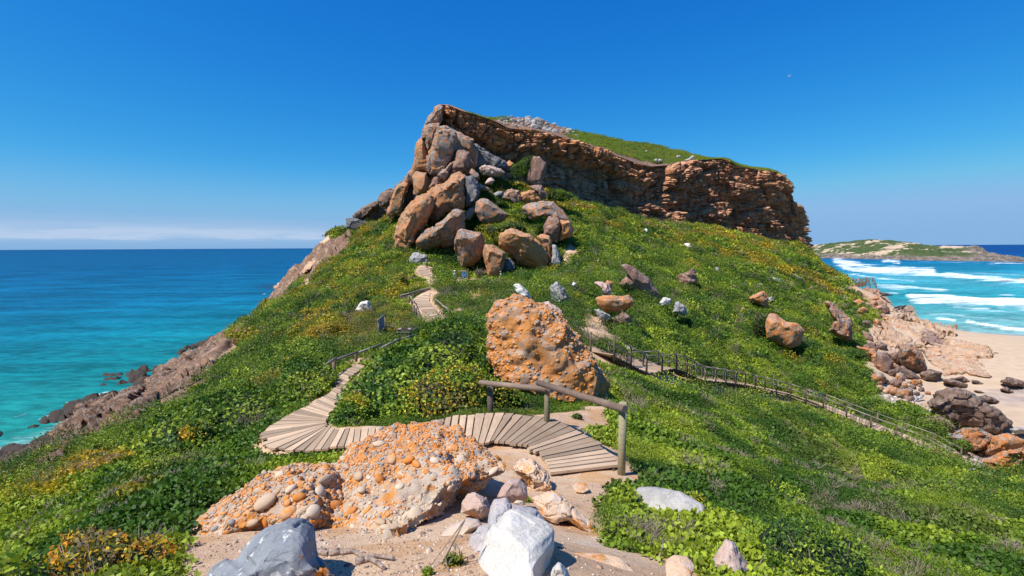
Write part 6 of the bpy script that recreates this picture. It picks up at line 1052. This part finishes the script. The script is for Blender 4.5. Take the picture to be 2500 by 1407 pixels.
cong('conglomerate_rock', 'large dome of orange pebble conglomerate with a cream hollow front, before the boardwalk', ZF((1140,430),(1270,300),(1400,195),(1560,125),(1700,82),(1850,95),(1990,150),(2130,235),(2210,290),(2335,385),(2300,445),(2210,485),(2110,565),(2000,590),(1960,690),(1880,740),(1780,800),(1700,900),(1450,960),(1100,960),(1000,900),(950,800),(1000,650),(1090,530)), 5.05, .75, 1.55, 'matrix', BIG1, 262, 4200, zC, 511, amp=1.05, box=.6)
cong('conglomerate_rock', 'flatter pebble conglomerate slab sloping down to the left of the large dome', ZF((90,840),(240,695),(440,565),(620,470),(820,355),(950,352),(1130,380),(1190,440),(1200,600),(1180,760),(1050,830),(820,880),(600,900),(400,950),(230,965)), 4.75, .55, 1.15, 'matrix', BIG2, 230, 2300, zC, 523, amp=1.0, box=.6)
# nodules on the huge orange boulder: small stones too many to count
bigb = [o for o in COL.objects if o.get('label', '').startswith('huge orange conglomerate')][0]
V = np.empty(len(bigb.data.vertices)*3); bigb.data.vertices.foreach_get('co', V); V = V.reshape(-1, 3); Fc = np.empty(len(bigb.data.loops), int); bigb.data.loops.foreach_get('vertex_index', Fc); N = vnormals(V, Fc.reshape(-1, 3))
g = np.random.default_rng(6); ok = np.where(N[:, 1] < .2)[0]; base, fb = ico(1); vs, fs, m_i, nv = [], [], [], 0
for i in g.permutation(ok)[:1500]:
    s = g.uniform(.018, .055); q = np.array(Vector(N[i]).to_track_quat('Z', 'Y').to_matrix()); vs.append(V[i]+(base*np.array([s*1.2, s, s*.6])) @ q.T); fs.append(fb+nv); nv += len(base); m_i += [int(g.choice([3, 2, 4, 0], p=[.5, .25, .15, .1]))]*len(fb)
me = mk_mesh('nodules', np.vstack(vs), np.vstack(fs), True, MP); me.polygons.foreach_set('material_index', np.array(m_i, np.int32)); o = bpy.data.objects.new('nodules', me); put(o, bigb); o['kind'] = 'stuff'
for i, (x, y, r_) in enumerate(((1307, 924, 7), (1278, 905, 5))):
    p = P(x, y, 12.75); o = obj_at('pebble', ico(2)[0]*r_*12.7/F*np.array([1, 1, .9])+p, ico(2)[1], MP[2], None); w0 = o.location.copy(); o.parent = bigb; o.location = w0-bigb.location

# ---------------------------------------------------------------- boardwalks
def xform_plank(a0, a1, b0, b1, th, z0):
    """wedge plank between two edges; own axes: x along it"""
    c = (a0+a1+b0+b1)/4; x = (b0+b1-a0-a1)/2; L = np.linalg.norm(x); x = x/L; y = (a1+b1-a0-b0)/2; y -= (y@x)*x; y /= np.linalg.norm(y); z = np.cross(x, y)
    if z[2] < 0: y = -y; z = -z
    R = np.stack([x, y, z], 1); V = []
    for dz in (0, -th):
        for p in (a0, a1, b1, b0): V.append((p-c)@R+np.array([0, 0, dz]))
    f = [(0, 1, 2, 3), (7, 6, 5, 4), (0, 4, 5, 1), (1, 5, 6, 2), (2, 6, 7, 3), (3, 7, 4, 0)]
    n = np.cross(np.array(V[1])-V[0], np.array(V[2])-V[0])
    if n[2] < 0: f = [q[::-1] for q in f]
    return np.array(V), f, c+np.array([0, 0, z0]), R
def boardwalk(name, label, Ea, Eb, pitch, seed, gap=.86, lift=0., th=.04, group=None, maxn=400, side=True):
    g = np.random.default_rng(seed); mid = (Ea+Eb)/2
    def lens(E): return np.r_[0, np.cumsum(np.linalg.norm(np.diff(E, axis=0), axis=1))]
    t = (lens(Ea)/lens(Ea)[-1]+lens(Eb)/lens(Eb)[-1])/2; Lm = max(lens(Ea)[-1], lens(Eb)[-1])*.62+min(lens(Ea)[-1], lens(Eb)[-1])*.38; n = int(Lm/pitch)
    if np.any(np.diff(t) <= 0): t = t+np.arange(len(t))*1e-6
    at = lambda E, s: np.stack([np.interp(s, t, E[:, k]) for k in range(3)], -1)
    root = empty(name, mid[0], 0, label, 'boardwalk', group); s = np.linspace(0, 1, n+1); ds = 1/n
    for i in range(n):
        k = gap*g.uniform(.86, 1.06); m_ = (s[i]+s[i+1])/2; h = ds*k/2
        a0, a1, b0, b1 = (at(E, q) for E, q in ((Ea, m_-h), (Ea, m_+h), (Eb, m_-h), (Eb, m_+h))); dx = (b0-a0)/np.linalg.norm(b0-a0); j1, j2 = g.normal(0, .038, 2); a0, a1 = a0-dx*j1, a1-dx*j1; b0, b1 = b0+dx*j2, b1+dx*j2
        V, f, c, R = xform_plank(a0, a1, b0, b1, th, lift+g.normal(0, .004)); me = bpy.data.meshes.new('plank'); me.from_pydata([tuple(v) for v in V], [], f); me.materials.append(M_PLANK)
        o = bpy.data.objects.new('plank', me); o.rotation_euler = Matrix(R.tolist()).to_euler(); o.location = Vector(c)-root.location; put(o, root)
    if side:
        for E, O in ((Ea, Eb), (Eb, Ea)):
            b = MB(); q = at(E, np.linspace(0, 1, max(12, n//2))); q2 = at(O, np.linspace(0, 1, max(12, n//2))); q = q+(q2-q)*.12; q[:, 2] += lift-th-.05
            for u, v in zip(q[:-1], q[1:]):
                if np.linalg.norm(v-u) > .02: b.tube(u, v, .035, .035, 4)
            b.build('beam', M_POST, root)
    return root
boardwalk('boardwalk', 'near curving plank boardwalk fanning round the bend behind the conglomerate rock', E1w, E2w, .155, 1)
boardwalk('boardwalk', 'middle stretch of plank boardwalk between the two rows of dark posts', EC1w, EC2w, .42, 2, gap=.93)
boardwalk('boardwalk', 'upper curved stretch of boardwalk near the round grey boulder', ED1w, ED2w, .55, 3, gap=.93)
# stepped boardwalk down to the beach
WLd = WL.copy(); WLd[:, 2] += .58
tn = np.gradient(WLd[:, :2], axis=0); tn /= np.linalg.norm(tn, axis=1, keepdims=True); sd_ = np.stack([-tn[:, 1], tn[:, 0]], -1)
def dens(Pn, k=8):
    t = np.arange(len(Pn)); q = np.linspace(0, len(Pn)-1, (len(Pn)-1)*k+1); return np.stack([np.interp(q, t, Pn[:, j]) for j in range(3)], -1)
Dn = dens(WLd)
for _ in range(3): Dn[1:-1] = (Dn[:-2]+Dn[1:-1]*2+Dn[2:])/4
tg = np.gradient(Dn[:, :2], axis=0); tg /= np.linalg.norm(tg, axis=1, keepdims=True); nr_ = np.stack([-tg[:, 1], tg[:, 0]], -1)
HW = .72
Lft = Dn.copy(); Lft[:, :2] += nr_*HW; Rgt = Dn.copy(); Rgt[:, :2] -= nr_*HW
Lft[:, 2] = Dn[:, 2]; Rgt[:, 2] = Dn[:, 2]
for E in (Lft, Rgt): E[:, 2] = np.maximum(Dn[:, 2], 0)
cut = 8*9
boardwalk('stair_boardwalk', 'long stepped boardwalk descending the green slope to the pebble beach', Lft[:cut+1], Rgt[:cut+1], .30, 4, gap=.9, th=.06)
boardwalk('stair_boardwalk', 'lower end of the slope boardwalk running along to the pebbles', Lft[cut:], Rgt[cut:], .26, 5, gap=.85, th=.06)
def railing(name, label, pts, ppx=None, h=1.0, rr=.045, pr=.055, mats=(M_POST, M_GREYRAIL), group=None, mid=True, over=.08, extra=.35):
    pts = np.array(pts); root = empty(name, pts[0], 0, label, 'railing', group)
    for p in pts:
        b = MB(); b.tube(p-np.array([0, 0, extra]), p+np.array([0, 0, h+over]), pr, pr, 8); b.build('post', mats[0], root, True)
    for lv_, nm in ((h, 'rail'),) + (((h*.55, 'rail'),) if mid else ()):
        for a, c in zip(pts[:-1], pts[1:]):
            b = MB(); d = (c-a)/np.linalg.norm(c-a); b.tube(a-d*.05+np.array([0, 0, lv_]), c+d*.05+np.array([0, 0, lv_]), rr if lv_ == h else rr*.7, None, 7); b.build(nm, mats[1], root, True)
    return root
def along(E, n, off=0.):
    s = np.r_[0, np.cumsum(np.linalg.norm(np.diff(E, axis=0), axis=1))]; q = np.linspace(0, s[-1], n); return np.stack([np.interp(q, s, E[:, k]) for k in range(3)], -1)
RGo = Rgt.copy(); RGo[:, :2] -= nr_*.06; LFo = Lft.copy(); LFo[:, :2] += nr_*.06
railing('handrail', 'near side handrail of the slope boardwalk, posts down to the pebbles', along(RGo, 23), pr=.07, rr=.035)
railing('handrail', 'hill side handrail of the slope boardwalk', along(LFo, 23), pr=.065, rr=.03)
# near handrail with the thick round posts
def bigpost(root, base, top, r, mat): b = MB(); b.tube(base, top, r, r*.97, 12); return b.build('post', mat, root, True)
def prail(root, a, c, r, mat, r1=None): b = MB(); b.tube(a, c, r, r1 or r, 12); return b.build('rail', mat, root, True)
b1 = P(1197, 1018, 10.35); b2 = P(1335, 1036, 9.35); b3 = P(1517, 1150, 7.12)
r1_ = empty('handrail', b3, 0, 'nearest handrail of thick round poles beside the curved boardwalk', 'railing')
for b_, tx, ty, r_, m_ in ((b1, 1197, 942, .068, M_POST), (b2, 1336, 926, .058, M_GREENPOST), (b3, 1521, 983, .060, M_GREENPOST)):
    t_ = P(tx, ty, b_[1]); bigpost(r1_, b_-np.array([0, 0, .3]), t_, r_, m_)
prail(r1_, P(1172, 934, 10.25), P(1348, 952, 9.22), .055, M_RAIL, .06); prail(r1_, P(1314, 935, 9.15), P(1526, 1000, 6.98), .055, M_RAIL, .058)
b = MB(); c_ = P(1355, 951, 8.62); b.box(c_, (.10, .012, .055)); b.build('trail_tag', simple('blue_tag', (.02, .05, .12, 1), .5), r1_); b = MB(); b.box(c_+np.array([.012, -.008, .002]), (.028, .006, .028)); b.build('tag_symbol', simple('white_print', (.5, .55, .6, 1), .5), r1_)
# left handrail following the path
def pole_rail(name, label, posts, rails, Yof, pr=.075, rr=.055, mp=M_POST, mr_=M_GREYRAIL):
    p0 = P(posts[0][0], posts[0][2], Yof(posts[0][2])); root = empty(name, p0, 0, label, 'railing')
    for x, yt, yb in posts: Yy = Yof(yb); bigpost(root, P(x, yb, Yy)-np.array([0, 0, .3]), P(x, yt, Yy), pr, mp)
    for x1, y1, Ya, x2, y2, Yb in rails: prail(root, P(x1, y1, Ya), P(x2, y2, Yb), rr, mr_)
    return root
Yl = lambda yb: float(np.interp(yb, [737, 765, 785, 805, 830, 851, 885, 922], [54, 46, 42, 37, 33, 29, 23.5, 19.6]))
pole_rail('handrail', 'left handrail of short posts and grey poles running from the bend up past the bin', [(815,877,922),(869,860,887),(919,850,862),(968,828,853)], [(785,897,17.5,820,876,19.5),(820,879,19.5,873,860,23.4),(868,864,23.3,930,841,28),(917,856,24.5,975,828,28.8),(973,829,28.8,1011,819,31),(1002,810,33,1026,798,37.5),(1026,798,37.5,1039,780,40.5)], Yl)
Ym = lambda yb: float(np.interp(yb, [700, 737, 750, 768, 785, 800, 815], [62, 54, 51, 45, 42, 39, 36]))
pole_rail('handrail', 'row of dark posts along the left edge of the middle boardwalk', [(999,721,737),(1006,728,746),(1010,745,772),(1015,753,775),(1023,765,783),(1028,770,787),(1035,781,801)], [(1001,722,54,1006,729,51.5),(1006,730,51.5,1011,741,47),(1010,747,45,1016,755,44.5),(1016,756,44.5,1024,768,42.5),(1024,768,42.5,1036,782,39.5)], Ym, pr=.11)
pole_rail('handrail', 'short handrail on the right edge of the middle boardwalk', [(1063,729,748),(1072,740,751),(1082,749,768),(1087,747,765),(1096,753,774),(1090,770,783)], [(1061,729,51,1081,745,46),(1080,746,46,1097,756,44.5)], Ym, pr=.08)
pole_rail('handrail', 'tiny wooden fence left on the heath right of the boulder pile', [(1382,660,668),(1402,659,668)], [(1379,661,78,1409,662,78)], lambda y: 78, pr=.06, rr=.05)
pole_rail('handrail', 'short dark railing by the side path high on the right slope', [(1936,668,678),(1948,674,684),(1963,681,690)], [(1936,669,118,1963,682,116)], lambda y: 117, pr=.1, rr=.08)
pole_rail('handrail', 'tiny pole fence beside the stony steps on the left ridge', [(868,566,572),(878,574,580)], [(866,566,146,879,575,145)], lambda y: 146, pr=.1, rr=.08)
# retaining wall of upright boards
wl = [(977,722,735),(1000,716,733),(1026,708,722),(1050,703,717)]; Yw = [58, 57, 58.5, 60]; b0 = P(1010, 733, 57); root = empty('retaining_wall', b0, 0, 'low brown board wall holding the bank at the top of the middle boardwalk', 'wall')
for i in range(24):
    t = i/23*3; k = min(int(t), 2); f = t-k; x = wl[k][0]*(1-f)+wl[k+1][0]*f; yt = wl[k][1]*(1-f)+wl[k+1][1]*f; yb = wl[k][2]*(1-f)+wl[k+1][2]*f; Yy = Yw[k]*(1-f)+Yw[k+1]*f; a = P(x, yb, Yy); c = P(x, yt, Yy)
    b = MB(); b.box((a+c)/2-np.array([0, 0, .1]), (.145, .06, abs(c[2]-a[2])+.3+.03*(i % 3))); b.build('board', M_POST, root)
for k in range(3): b = MB(); b.tube(P(wl[k][0], wl[k][1], Yw[k]-.08), P(wl[k+1][0], wl[k+1][1], Yw[k+1]-.08), .07, None, 6); b.build('cap_rail', M_GREYRAIL, root)

# ---------------------------------------------------------------- signs and bin
M_BLUE = simple('blue_board', (.03, .16, .30, 1), .5, .08, 3); M_PRINT = simple('white_print_lines', (.45, .55, .60, 1), .6, .05); M_BLUE2 = simple('pale_blue_header', (.10, .24, .36, 1), .5, .05)
def sign(label, x0, x1, yt, yb, Y0, Y1, board, hdr):
    if Y0 > 80: Y0 = hit((x0+x1)/2, yb-1)-.3; Y1 = Y0+.3
    A = P(x0, yb, Y0); B_ = P(x1, yb+(3 if Y1 != Y0 else 0), Y1); A2 = P(x0, yt, Y0); B2 = P(x1, yt-(5 if Y1 != Y0 else 0), Y1); root = empty('information_board', A, 0, label, 'sign'); d = (B_-A); d[2] = 0; W_ = np.linalg.norm(d); d /= W_; n = np.array([d[1], -d[0], 0]); n = n*(-1 if n[1] > 0 else 1)
    for a, c in ((A, A2), (B_, B2)): b = MB(); b.tube(a-np.array([0, 0, .3]), c, .075, None, 8); b.build('post', M_POST, root, True)
    Hh = A2[2]-A[2]; zt = A2[2]-.10*Hh; zb = A2[2]-board*Hh
    for z_ in (zt+.06, zb-.06): b = MB(); b.tube(np.r_[(A-d*.22)[:2], z_], np.r_[(B_+d*.22)[:2], z_+(B2[2]-A2[2])*.5], .06, None, 7); b.build('crossbeam', M_RAIL, root, True)
    R = np.stack([d, n, [0, 0, 1]], 1); c = np.r_[((A+B_)/2)[:2], (zt+zb)/2]; w_ = W_*.62; h_ = (zt-zb)*.96
    b = MB(); b.box(c, (w_, .04, h_), R); b.build('panel', M_BLUE, root)
    if hdr: b = MB(); b.box(c+n*.03+np.array([0, 0, h_*.42]), (w_*.96, .02, h_*.14), R); b.build('panel_header', M_BLUE2, root)
    b = MB(); g = np.random.default_rng(3)
    for k in range(5):
        ww = w_*g.uniform(.35, .6); b.box(c+n*.032-d*(w_*.42-ww/2)+np.array([0, 0, h_*(.24-.14*k)]), (ww, .012, h_*.035), R)
    b.box(c+n*.032+d*w_*.26+np.array([0, 0, h_*.06]), (w_*.2, .012, h_*.10), R); b.build('printed_lines', M_PRINT, root); return root
sign('tall blue information board seen obliquely beside the slatted bin', 924, 941, 778, 835, 33.5, 37.5, .66, True)
sign('blue information board between two posts below the boulder pile', 1123, 1143, 661, 684, 87, 87.3, .82, False)
p = P(988, 836, 33.); root = empty('litter_bin', p, 0, 'brown slatted litter bin with an open square lid beside the path', 'bin'); Wb = .78; hb = 1.0; z0 = p[2]
for i in range(8):
    for (ax, ay, sx, sy) in ((-Wb/2+Wb*(i+.5)/8, -Wb/2, Wb/8*.82, .03), (-Wb/2+Wb*(i+.5)/8, Wb/2, Wb/8*.82, .03), (-Wb/2, -Wb/2+Wb*(i+.5)/8, .03, Wb/8*.82), (Wb/2, -Wb/2+Wb*(i+.5)/8, .03, Wb/8*.82)):
        b = MB(); b.box(p+np.array([ax, ay, hb*.36]), (sx, sy, hb*.72+.2)); b.build('slat', M_BIN if 'M_BIN' in globals() else M_POST, root)
M_BIN = simple('brown_recycled_plastic', (.11, .070, .055, 1), .6, .1); M_BINTOP = simple('pale_bin_top', (.30, .24, .22, 1), .6, .1)  # paler tone for the rim and lid strips
b = MB(); b.box(p+np.array([0, 0, hb*.76]), (Wb+.1, Wb+.1, .05)); b.build('rim', M_BINTOP, root)
for s_ in (-1, 1):
    b = MB(); b.box(p+np.array([s_*(Wb/2-.06), 0, hb*.90]), (.22, Wb, .05)); b.build('lid_strip', M_BINTOP, root); b = MB(); b.box(p+np.array([0, s_*(Wb/2-.02), hb*.86]), (Wb+.04, .04, .18)); b.build('hood_side', M_BIN, root); b = MB(); b.box(p+np.array([s_*(Wb/2), 0, hb*.83]), (.04, Wb-.06, .12)); b.build('hood_end', M_BIN, root)
b = MB(); b.box(p+np.array([0, 0, hb*.45]), (Wb-.1, Wb-.1, hb*.8)); b.build('liner', simple('dark_liner', (.02, .02, .02, 1)), root)

# ---------------------------------------------------------------- far viewing platform
A = P(2058, 699, 154)+np.array([0, 0, .4]); B_ = P(2117, 690, 145)+np.array([0, 0, .4]); root = empty('viewing_platform', A, 0, 'dark wooden viewing platform with railings at the slope edge over the surf', 'platform'); d = B_-A; L = np.linalg.norm(d[:2]); u = d/np.linalg.norm(d); n = np.array([u[1], -u[0], 0]); n /= np.linalg.norm(n); n = n if n[1] < 0 else -n
R = np.stack([u, np.cross([0, 0, 1], u), [0, 0, 1]], 1)
for i in range(int(L/.5)): b = MB(); b.box(A+u*(i+.5)*.5-n*.9, (.46, 2.2, .06), R); b.build('plank', M_PLANK, root)
b = MB(); b.box((A+B_)/2-np.array([0, 0, .8])+n*.1, (L*.96, .15, 1.3), R); b.build('side_skirt', M_POST, root)
for off in (.15, -1.95):
    for i in range(8):
        q = A+u*(L*i/7)+n*off; b = MB(); b.tube(q-np.array([0, 0, 1.6 if off > 0 else .3]), q+np.array([0, 0, 1.1]), .10, None, 6); b.build('post', M_POST, root, True)
    for z_ in (1.05, .55): b = MB(); b.tube(A+n*off+np.array([0, 0, z_]), B_+n*off+np.array([0, 0, z_]), .075, None, 6); b.build('rail', M_POST, root, True)
S1 = B_; S2 = P(2125, 702, 143.)
for off in (.1, -1.9):
    a, c = S1+n*off, S2+n*off
    for t in (0, .33, .66, 1.): q = a+(c-a)*t; b = MB(); b.tube(q-np.array([0, 0, .4]), q+np.array([0, 0, 1.1]), .09, None, 6); b.build('stair_post', M_POST, root, True)
    b = MB(); b.tube(a+np.array([0, 0, 1.1]), c+np.array([0, 0, 1.1]), .08, None, 6); b.build('stair_rail', M_POST, root, True)
for i in range(6): q = S1+(S2-S1)*(i+.5)/6-n*.9; b = MB(); b.box(q, (.3, 1.9, .05), R); b.build('step', M_PLANK, root)

# ---------------------------------------------------------------- people
def GQ(x, y): q = ground(x, y); q[2] = float(glook(TZ, q[0:1], q[1:2])[0])+.03; return q
SKIN = simple('fair_skin', (.42, .24, .16, 1), .6, .1); SKIN2 = simple('dark_skin', (.12, .07, .045, 1), .6, .1)  # fair and dark skin tones, plain base colours
def skinned(name, pts, edges, mat, parent, sub=1):
    me = bpy.data.meshes.new(name); me.from_pydata([p[:3] for p in pts], edges, []); o = bpy.data.objects.new(name, me); put(o, parent); me.materials.append(mat)
    m = o.modifiers.new('skin', 'SKIN'); m.use_smooth_shade = True
    for i, p in enumerate(pts): me.skin_vertices[0].data[i].radius = (p[3], p[3]*(p[4] if len(p) > 4 else 1)); me.skin_vertices[0].data[i].use_root = i == 0
    s = o.modifiers.new('sub', 'SUBSURF'); s.levels = s.render_levels = sub; return o
def person(label, loc, head, shirt, pants, hat=None, hair=(.05, .035, .025, 1), skin=SKIN, stride=.18, arm=(.12, .1), lean=0., sit=False, pack=None, group=None, scale=1.):
    root = empty('person', loc, head, label, 'person', group); root.scale = (scale,)*3
    kz = .5 if sit else 0.; hp = .93-kz
    if sit: legs = [(.09, .02, hp-.02, .10), (.11, .42, hp+.04, .07), (.11, .46, .06, .05), (.11, .58, .03, .045)], [(-.09, .02, hp-.02, .10), (-.11, .40, hp+.06, .07), (-.11, .44, .06, .05), (-.11, .56, .03, .045)]
    else: legs = [(.09, 0, hp-.06, .095), (.10, stride*.6, .50, .065), (.10, stride*.9-.02, .09, .045), (.10, stride*.9+.12, .04, .045)], [(-.09, 0, hp-.06, .095), (-.10, -stride*.1, .50, .065), (-.10, -stride, .10, .045), (-.10, -stride+.12, .04, .045)]
    sh = hp+.50; ly = lean
    body = [(0, 0, hp, .13), (0, ly*.4, hp+.22, .12), (0, ly, sh-.04, .14), (0, ly+.01, sh+.07, .055), (0, ly+.03, sh+.16, .075), (0, ly+.03, sh+.26, .09)]
    e = [(0, 1), (1, 2), (2, 3), (3, 4), (4, 5)]
    for L in legs: k = len(body); body += L; e += [(0, k), (k, k+1), (k+1, k+2), (k+2, k+3)]
    ar = []
    for s_, sw in ((1, arm[0]), (-1, arm[1])): k = len(body); q = [(s_*.19, ly, sh-.02, .055), (s_*.25, ly+sw*.3-.03, sh-.30, .043), (s_*.23, ly+sw, sh-.55+abs(sw)*.3, .032), (s_*.23, ly+sw*1.15, sh-.64+abs(sw)*.35, .034)]; ar.append(q); body += q; e += [(2, k), (k, k+1), (k+1, k+2), (k+2, k+3)]
    skinned('body', body, e, skin, root)
    b = MB()
    for dx in (-.03, .03): b.box((dx, ly+.125, sh+.225), (.018, .012, .012))
    b.box((0, ly+.133, sh+.195), (.018, .025, .03)); b.box((0, ly+.125, sh+.155), (.04, .01, .008)); b.build('face', simple('face_features', (.10, .05, .04, 1)), None).parent = root
    tp = [(0, 0, hp+.02, .15), (0, ly*.4, hp+.22, .142), (0, ly, sh-.03, .16)]; te = [(0, 1), (1, 2)]
    for q in ar: k = len(tp); tp += [(q[0][0], q[0][1], q[0][2], .075), (q[1][0]*.98, q[1][1], q[1][2]+.08, .06)]; te += [(2, k), (k, k+1)]
    skinned('shirt', tp, te, simple('shirt_cloth', shirt, .8, .08), root)
    pp = [(0, 0, hp, .155)]; pe = []
    for L in legs: k = len(pp); pp += [(L[0][0], L[0][1], L[0][2], .12), (L[1][0], L[1][1], L[1][2], .092), (L[2][0], L[2][1], L[2][2]+.05, .07)]; pe += [(0, k), (k, k+1), (k+1, k+2)]
    skinned('trousers', pp, pe, simple('trouser_cloth', pants, .85, .08), root)
    V, Fc = ico(2); Vh = V*np.array([.105, .12, .115])+np.array([0, ly+.015, sh+.27]); Vh[:, 2] = np.maximum(Vh[:, 2], sh+.20); o = obj_at('hair', Vh, Fc, simple('hair_colour', hair, .6), None, np.zeros(3)); o.parent = root
    if hat:
        b = MB(); b.tube((0, ly+.02, sh+.285), (0, ly+.02, sh+.40), .125, .10, 14); b.tube((0, ly+.03, sh+.275), (0, ly+.03, sh+.292), .20, .19, 14); o = b.build('hat', simple('hat_cloth', hat, .8, .05), None, True, (0, 0, 0)); o.parent = root
    if pack:
        b = MB(); b.box((0, ly-.22, sh-.22), (.30, .18, .46)); o = b.build('backpack', simple('backpack_cloth', pack, .8), None, False, (0, 0, 0)); o.parent = root; bv = o.modifiers.new('bevel', 'BEVEL'); bv.width = .05; bv.segments = 3
    return root
WHT = (.72, .76, .85, 1)
person('hiker in white shirt, shorts and sun hat walking beside the info board', GQ(1111, 692), math.radians(70), WHT, (.60, .63, .70, 1), (.78, .78, .76, 1), arm=(.2, .25))
person('hiker in pale blue shirt and cap before the ochre boulder', GQ(1224, 688)-np.array([0,0,.45]), math.radians(110), (.42, .55, .68, 1), (.18, .2, .25, 1), (.40, .38, .35, 1), lean=.12)
person('hiker in a bright red top on the path below the boulders', GQ(1258, 688)-np.array([0,0,.6]), math.radians(100), (.55, .012, .02, 1), (.06, .06, .08, 1), None, skin=SKIN2, pack=(.05, .04, .04, 1))
person('hiker in dark clothes on the path right beside the round grey boulder', GQ(1042, 656), math.radians(180), (.10, .12, .18, 1), (.05, .05, .06, 1), None, pack=(.08, .09, .14, 1))
PB = lambda t, o_: A+u*L*t+n*o_+np.array([0, 0, .03])
A = P(2058, 699, 154)+np.array([0, 0, .4])
person('visitor in dark clothes standing second from the platform rocks', PB(.28, -.8), 0, (.05, .06, .08, 1), (.08, .09, .12, 1), None)
person('tall visitor in grey blue top leaning at the platform rail', PB(.36, -.5), math.radians(200), (.16, .22, .30, 1), (.05, .06, .09, 1), None, scale=1.03)
person('visitor with orange top crouched small among the platform group', PB(.42, -.9), math.radians(160), (.60, .22, .10, 1), (.06, .05, .05, 1), None, scale=.85)
person('visitor in a pink top and light shorts at the middle of the platform', PB(.56, -.7), math.radians(170), (.62, .25, .30, 1), (.55, .60, .62, 1), None)
person('person in black with a pale cap sitting on the slope path near the platform', GQ(2040, 693)+np.array([0,0,.2]), math.radians(150), (.02, .02, .025, 1), (.05, .05, .05, 1), (.5, .48, .44, 1), sit=True)

# ---------------------------------------------------------------- small things
ga, gb = P(1926, 187, 95), P(1928.4, 185.6, 95); p = (ga+gb)/2; b = MB(); b.tube(p-np.array([.22, 0, .02]), p+np.array([.22, 0, .03]), .05, .03, 6); o = b.build('gull', simple('gull_white', (.75, .78, .8, 1)), None, True); tag(o, 'tiny white gull gliding alone in the upper sky', 'bird')
for s_ in (-1, 1):
    V = np.array([(0, 0, 0), (.05, s_*.3, .12), (-.02, s_*.62, .10), (-.10, s_*.3, .11), (-.12, 0, 0), (0, 0, .02), (.05, s_*.3, .14), (-.02, s_*.62, .115), (-.10, s_*.3, .13), (-.12, 0, .02)]); me = bpy.data.meshes.new('wing'); me.from_pydata([tuple(v) for v in V], [], [(0, 1, 2, 3, 4), (9, 8, 7, 6, 5), (0, 5, 6, 1), (1, 6, 7, 2), (2, 7, 8, 3), (3, 8, 9, 4)]); me.materials.append(bpy.data.materials['gull_white']); w_ = bpy.data.objects.new('wing', me); put(w_, o); w_.location = (0, 0, .04)
def log(name, label, pts, r, mat, cat):
    b = MB(); 
    for (a, c), rr in zip(zip(pts[:-1], pts[1:]), np.linspace(r, r*.55, len(pts)-1)): b.tube(a, c, rr, rr*.9, 9)
    return tag(b.build(name, mat, None, True), label, cat)
M_DRIFT = simple('bleached_driftwood', (.50, .47, .44, 1), .8, .2, 8); M_ROOT = simple('grey_brown_root', (.27, .20, .16, 1), .85, .35, 60)
log('driftwood', 'bleached driftwood log lying across the pebbles', [P(*Z5((1188, 957))[0], 60.5), P(*Z5((1222, 938))[0], 61.5), P(*Z5((1257, 922))[0], 63)], .26, M_DRIFT, 'log')
def gp(x, y, l=.02): q = ground(x, y); q[2] = float(glook(TZ, q[0:1], q[1:2])[0])+l; return q
log('root', 'thick exposed grey root curling over the sand behind the blue grey rock', [gp(*ZF(c)[0]) for c in ((1040, 990), (1120, 1010), (1200, 1000), (1290, 995), (1350, 1035), (1440, 1030), (1560, 1050))], .022, M_ROOT, 'root')
log('root', 'forked brown root in front of the longer root on the sand', [gp(*ZF(c)[0]) for c in ((1300, 1075), (1360, 1060), (1400, 1050), (1450, 1080), (1490, 1115))], .026, M_ROOT, 'root')
log('root', 'dry branch on the sand below the creeper bush', [gp(*ZG(c)[0]) for c in ((940, 960), (1000, 965), (1060, 935), (1130, 945), (1180, 940))], .010, M_ROOT, 'root')
log('root', 'forked stick standing in the sand below the flat grey rock', [gp(*ZG((1130, 1055))[0]), gp(*ZG((1155, 1030))[0], .05), gp(*ZG((1165, 985))[0], .12)], .008, M_ROOT, 'root')
# dry twig tangles of dead bushes
for i, (lb, x, y, w_, h_, Yy) in enumerate((('tangle of bare grey twigs right of the thick end post', 1570, 1040, 34, 32, 12.5), ('bleached dead bush beside the railing end', 1550, 975, 30, 26, 15.5), ('bare twig tangle in front of the big dark shrub', 1095, 1012, 60, 26, 10.6), ('grey twigs in the dark shrub left of the boardwalk fan', 620, 1010, 46, 30, 13.), ('dead grey bush on the heath between info board and grey rock', 830, 770, 40, 26, 52), ('grey brown dry bush left of the middle boardwalk posts', 985, 765, 40, 24, 46), ('dry brown bush beneath the balanced boulder slope', 1430, 790, 36, 26, 38), ('grey twiggy bush under the ochre boulder near the hikers', 1172, 660, 14, 12, 90), ('bare twigs at the edge of the sandy path by the creeper', 1590, 1165, 42, 22, 7.0), ('dead sprig tangle over the gold bush at the bottom left', 330, 1330, 90, 70, 3.6))):
    g = np.random.default_rng(600+i); c = P(x, y+h_, Yy); sc_w = w_*Yy/F; sc_h = 2*h_*Yy/F; b = MB(); th = max(.006, Yy*.00055)
    for k in range(60):
        a = g.uniform(0, 6.28); q = c+np.array([math.cos(a)*sc_w*g.uniform(0, .5), math.sin(a)*sc_w*g.uniform(0, .4), 0]); d = np.array([math.cos(a), math.sin(a)*.7, g.uniform(.6, 1.6)]); d /= np.linalg.norm(d); Lq = g.uniform(.35, .8)*max(sc_h, sc_w*.8); m1 = q+d*Lq*.5+g.normal(size=3)*Lq*.10; m2 = q+d*Lq+g.normal(size=3)*Lq*.14; b.tube(q, m1, th, th*.8, 4); b.tube(m1, m2, th*.8, th*.4, 4); b.tube(m1, m1+(m2-m1)*.7+g.normal(size=3)*Lq*.22, th*.6, th*.3, 4)
    tag(b.build('dead_bush', M_TWIG, None), lb, 'dead bush')
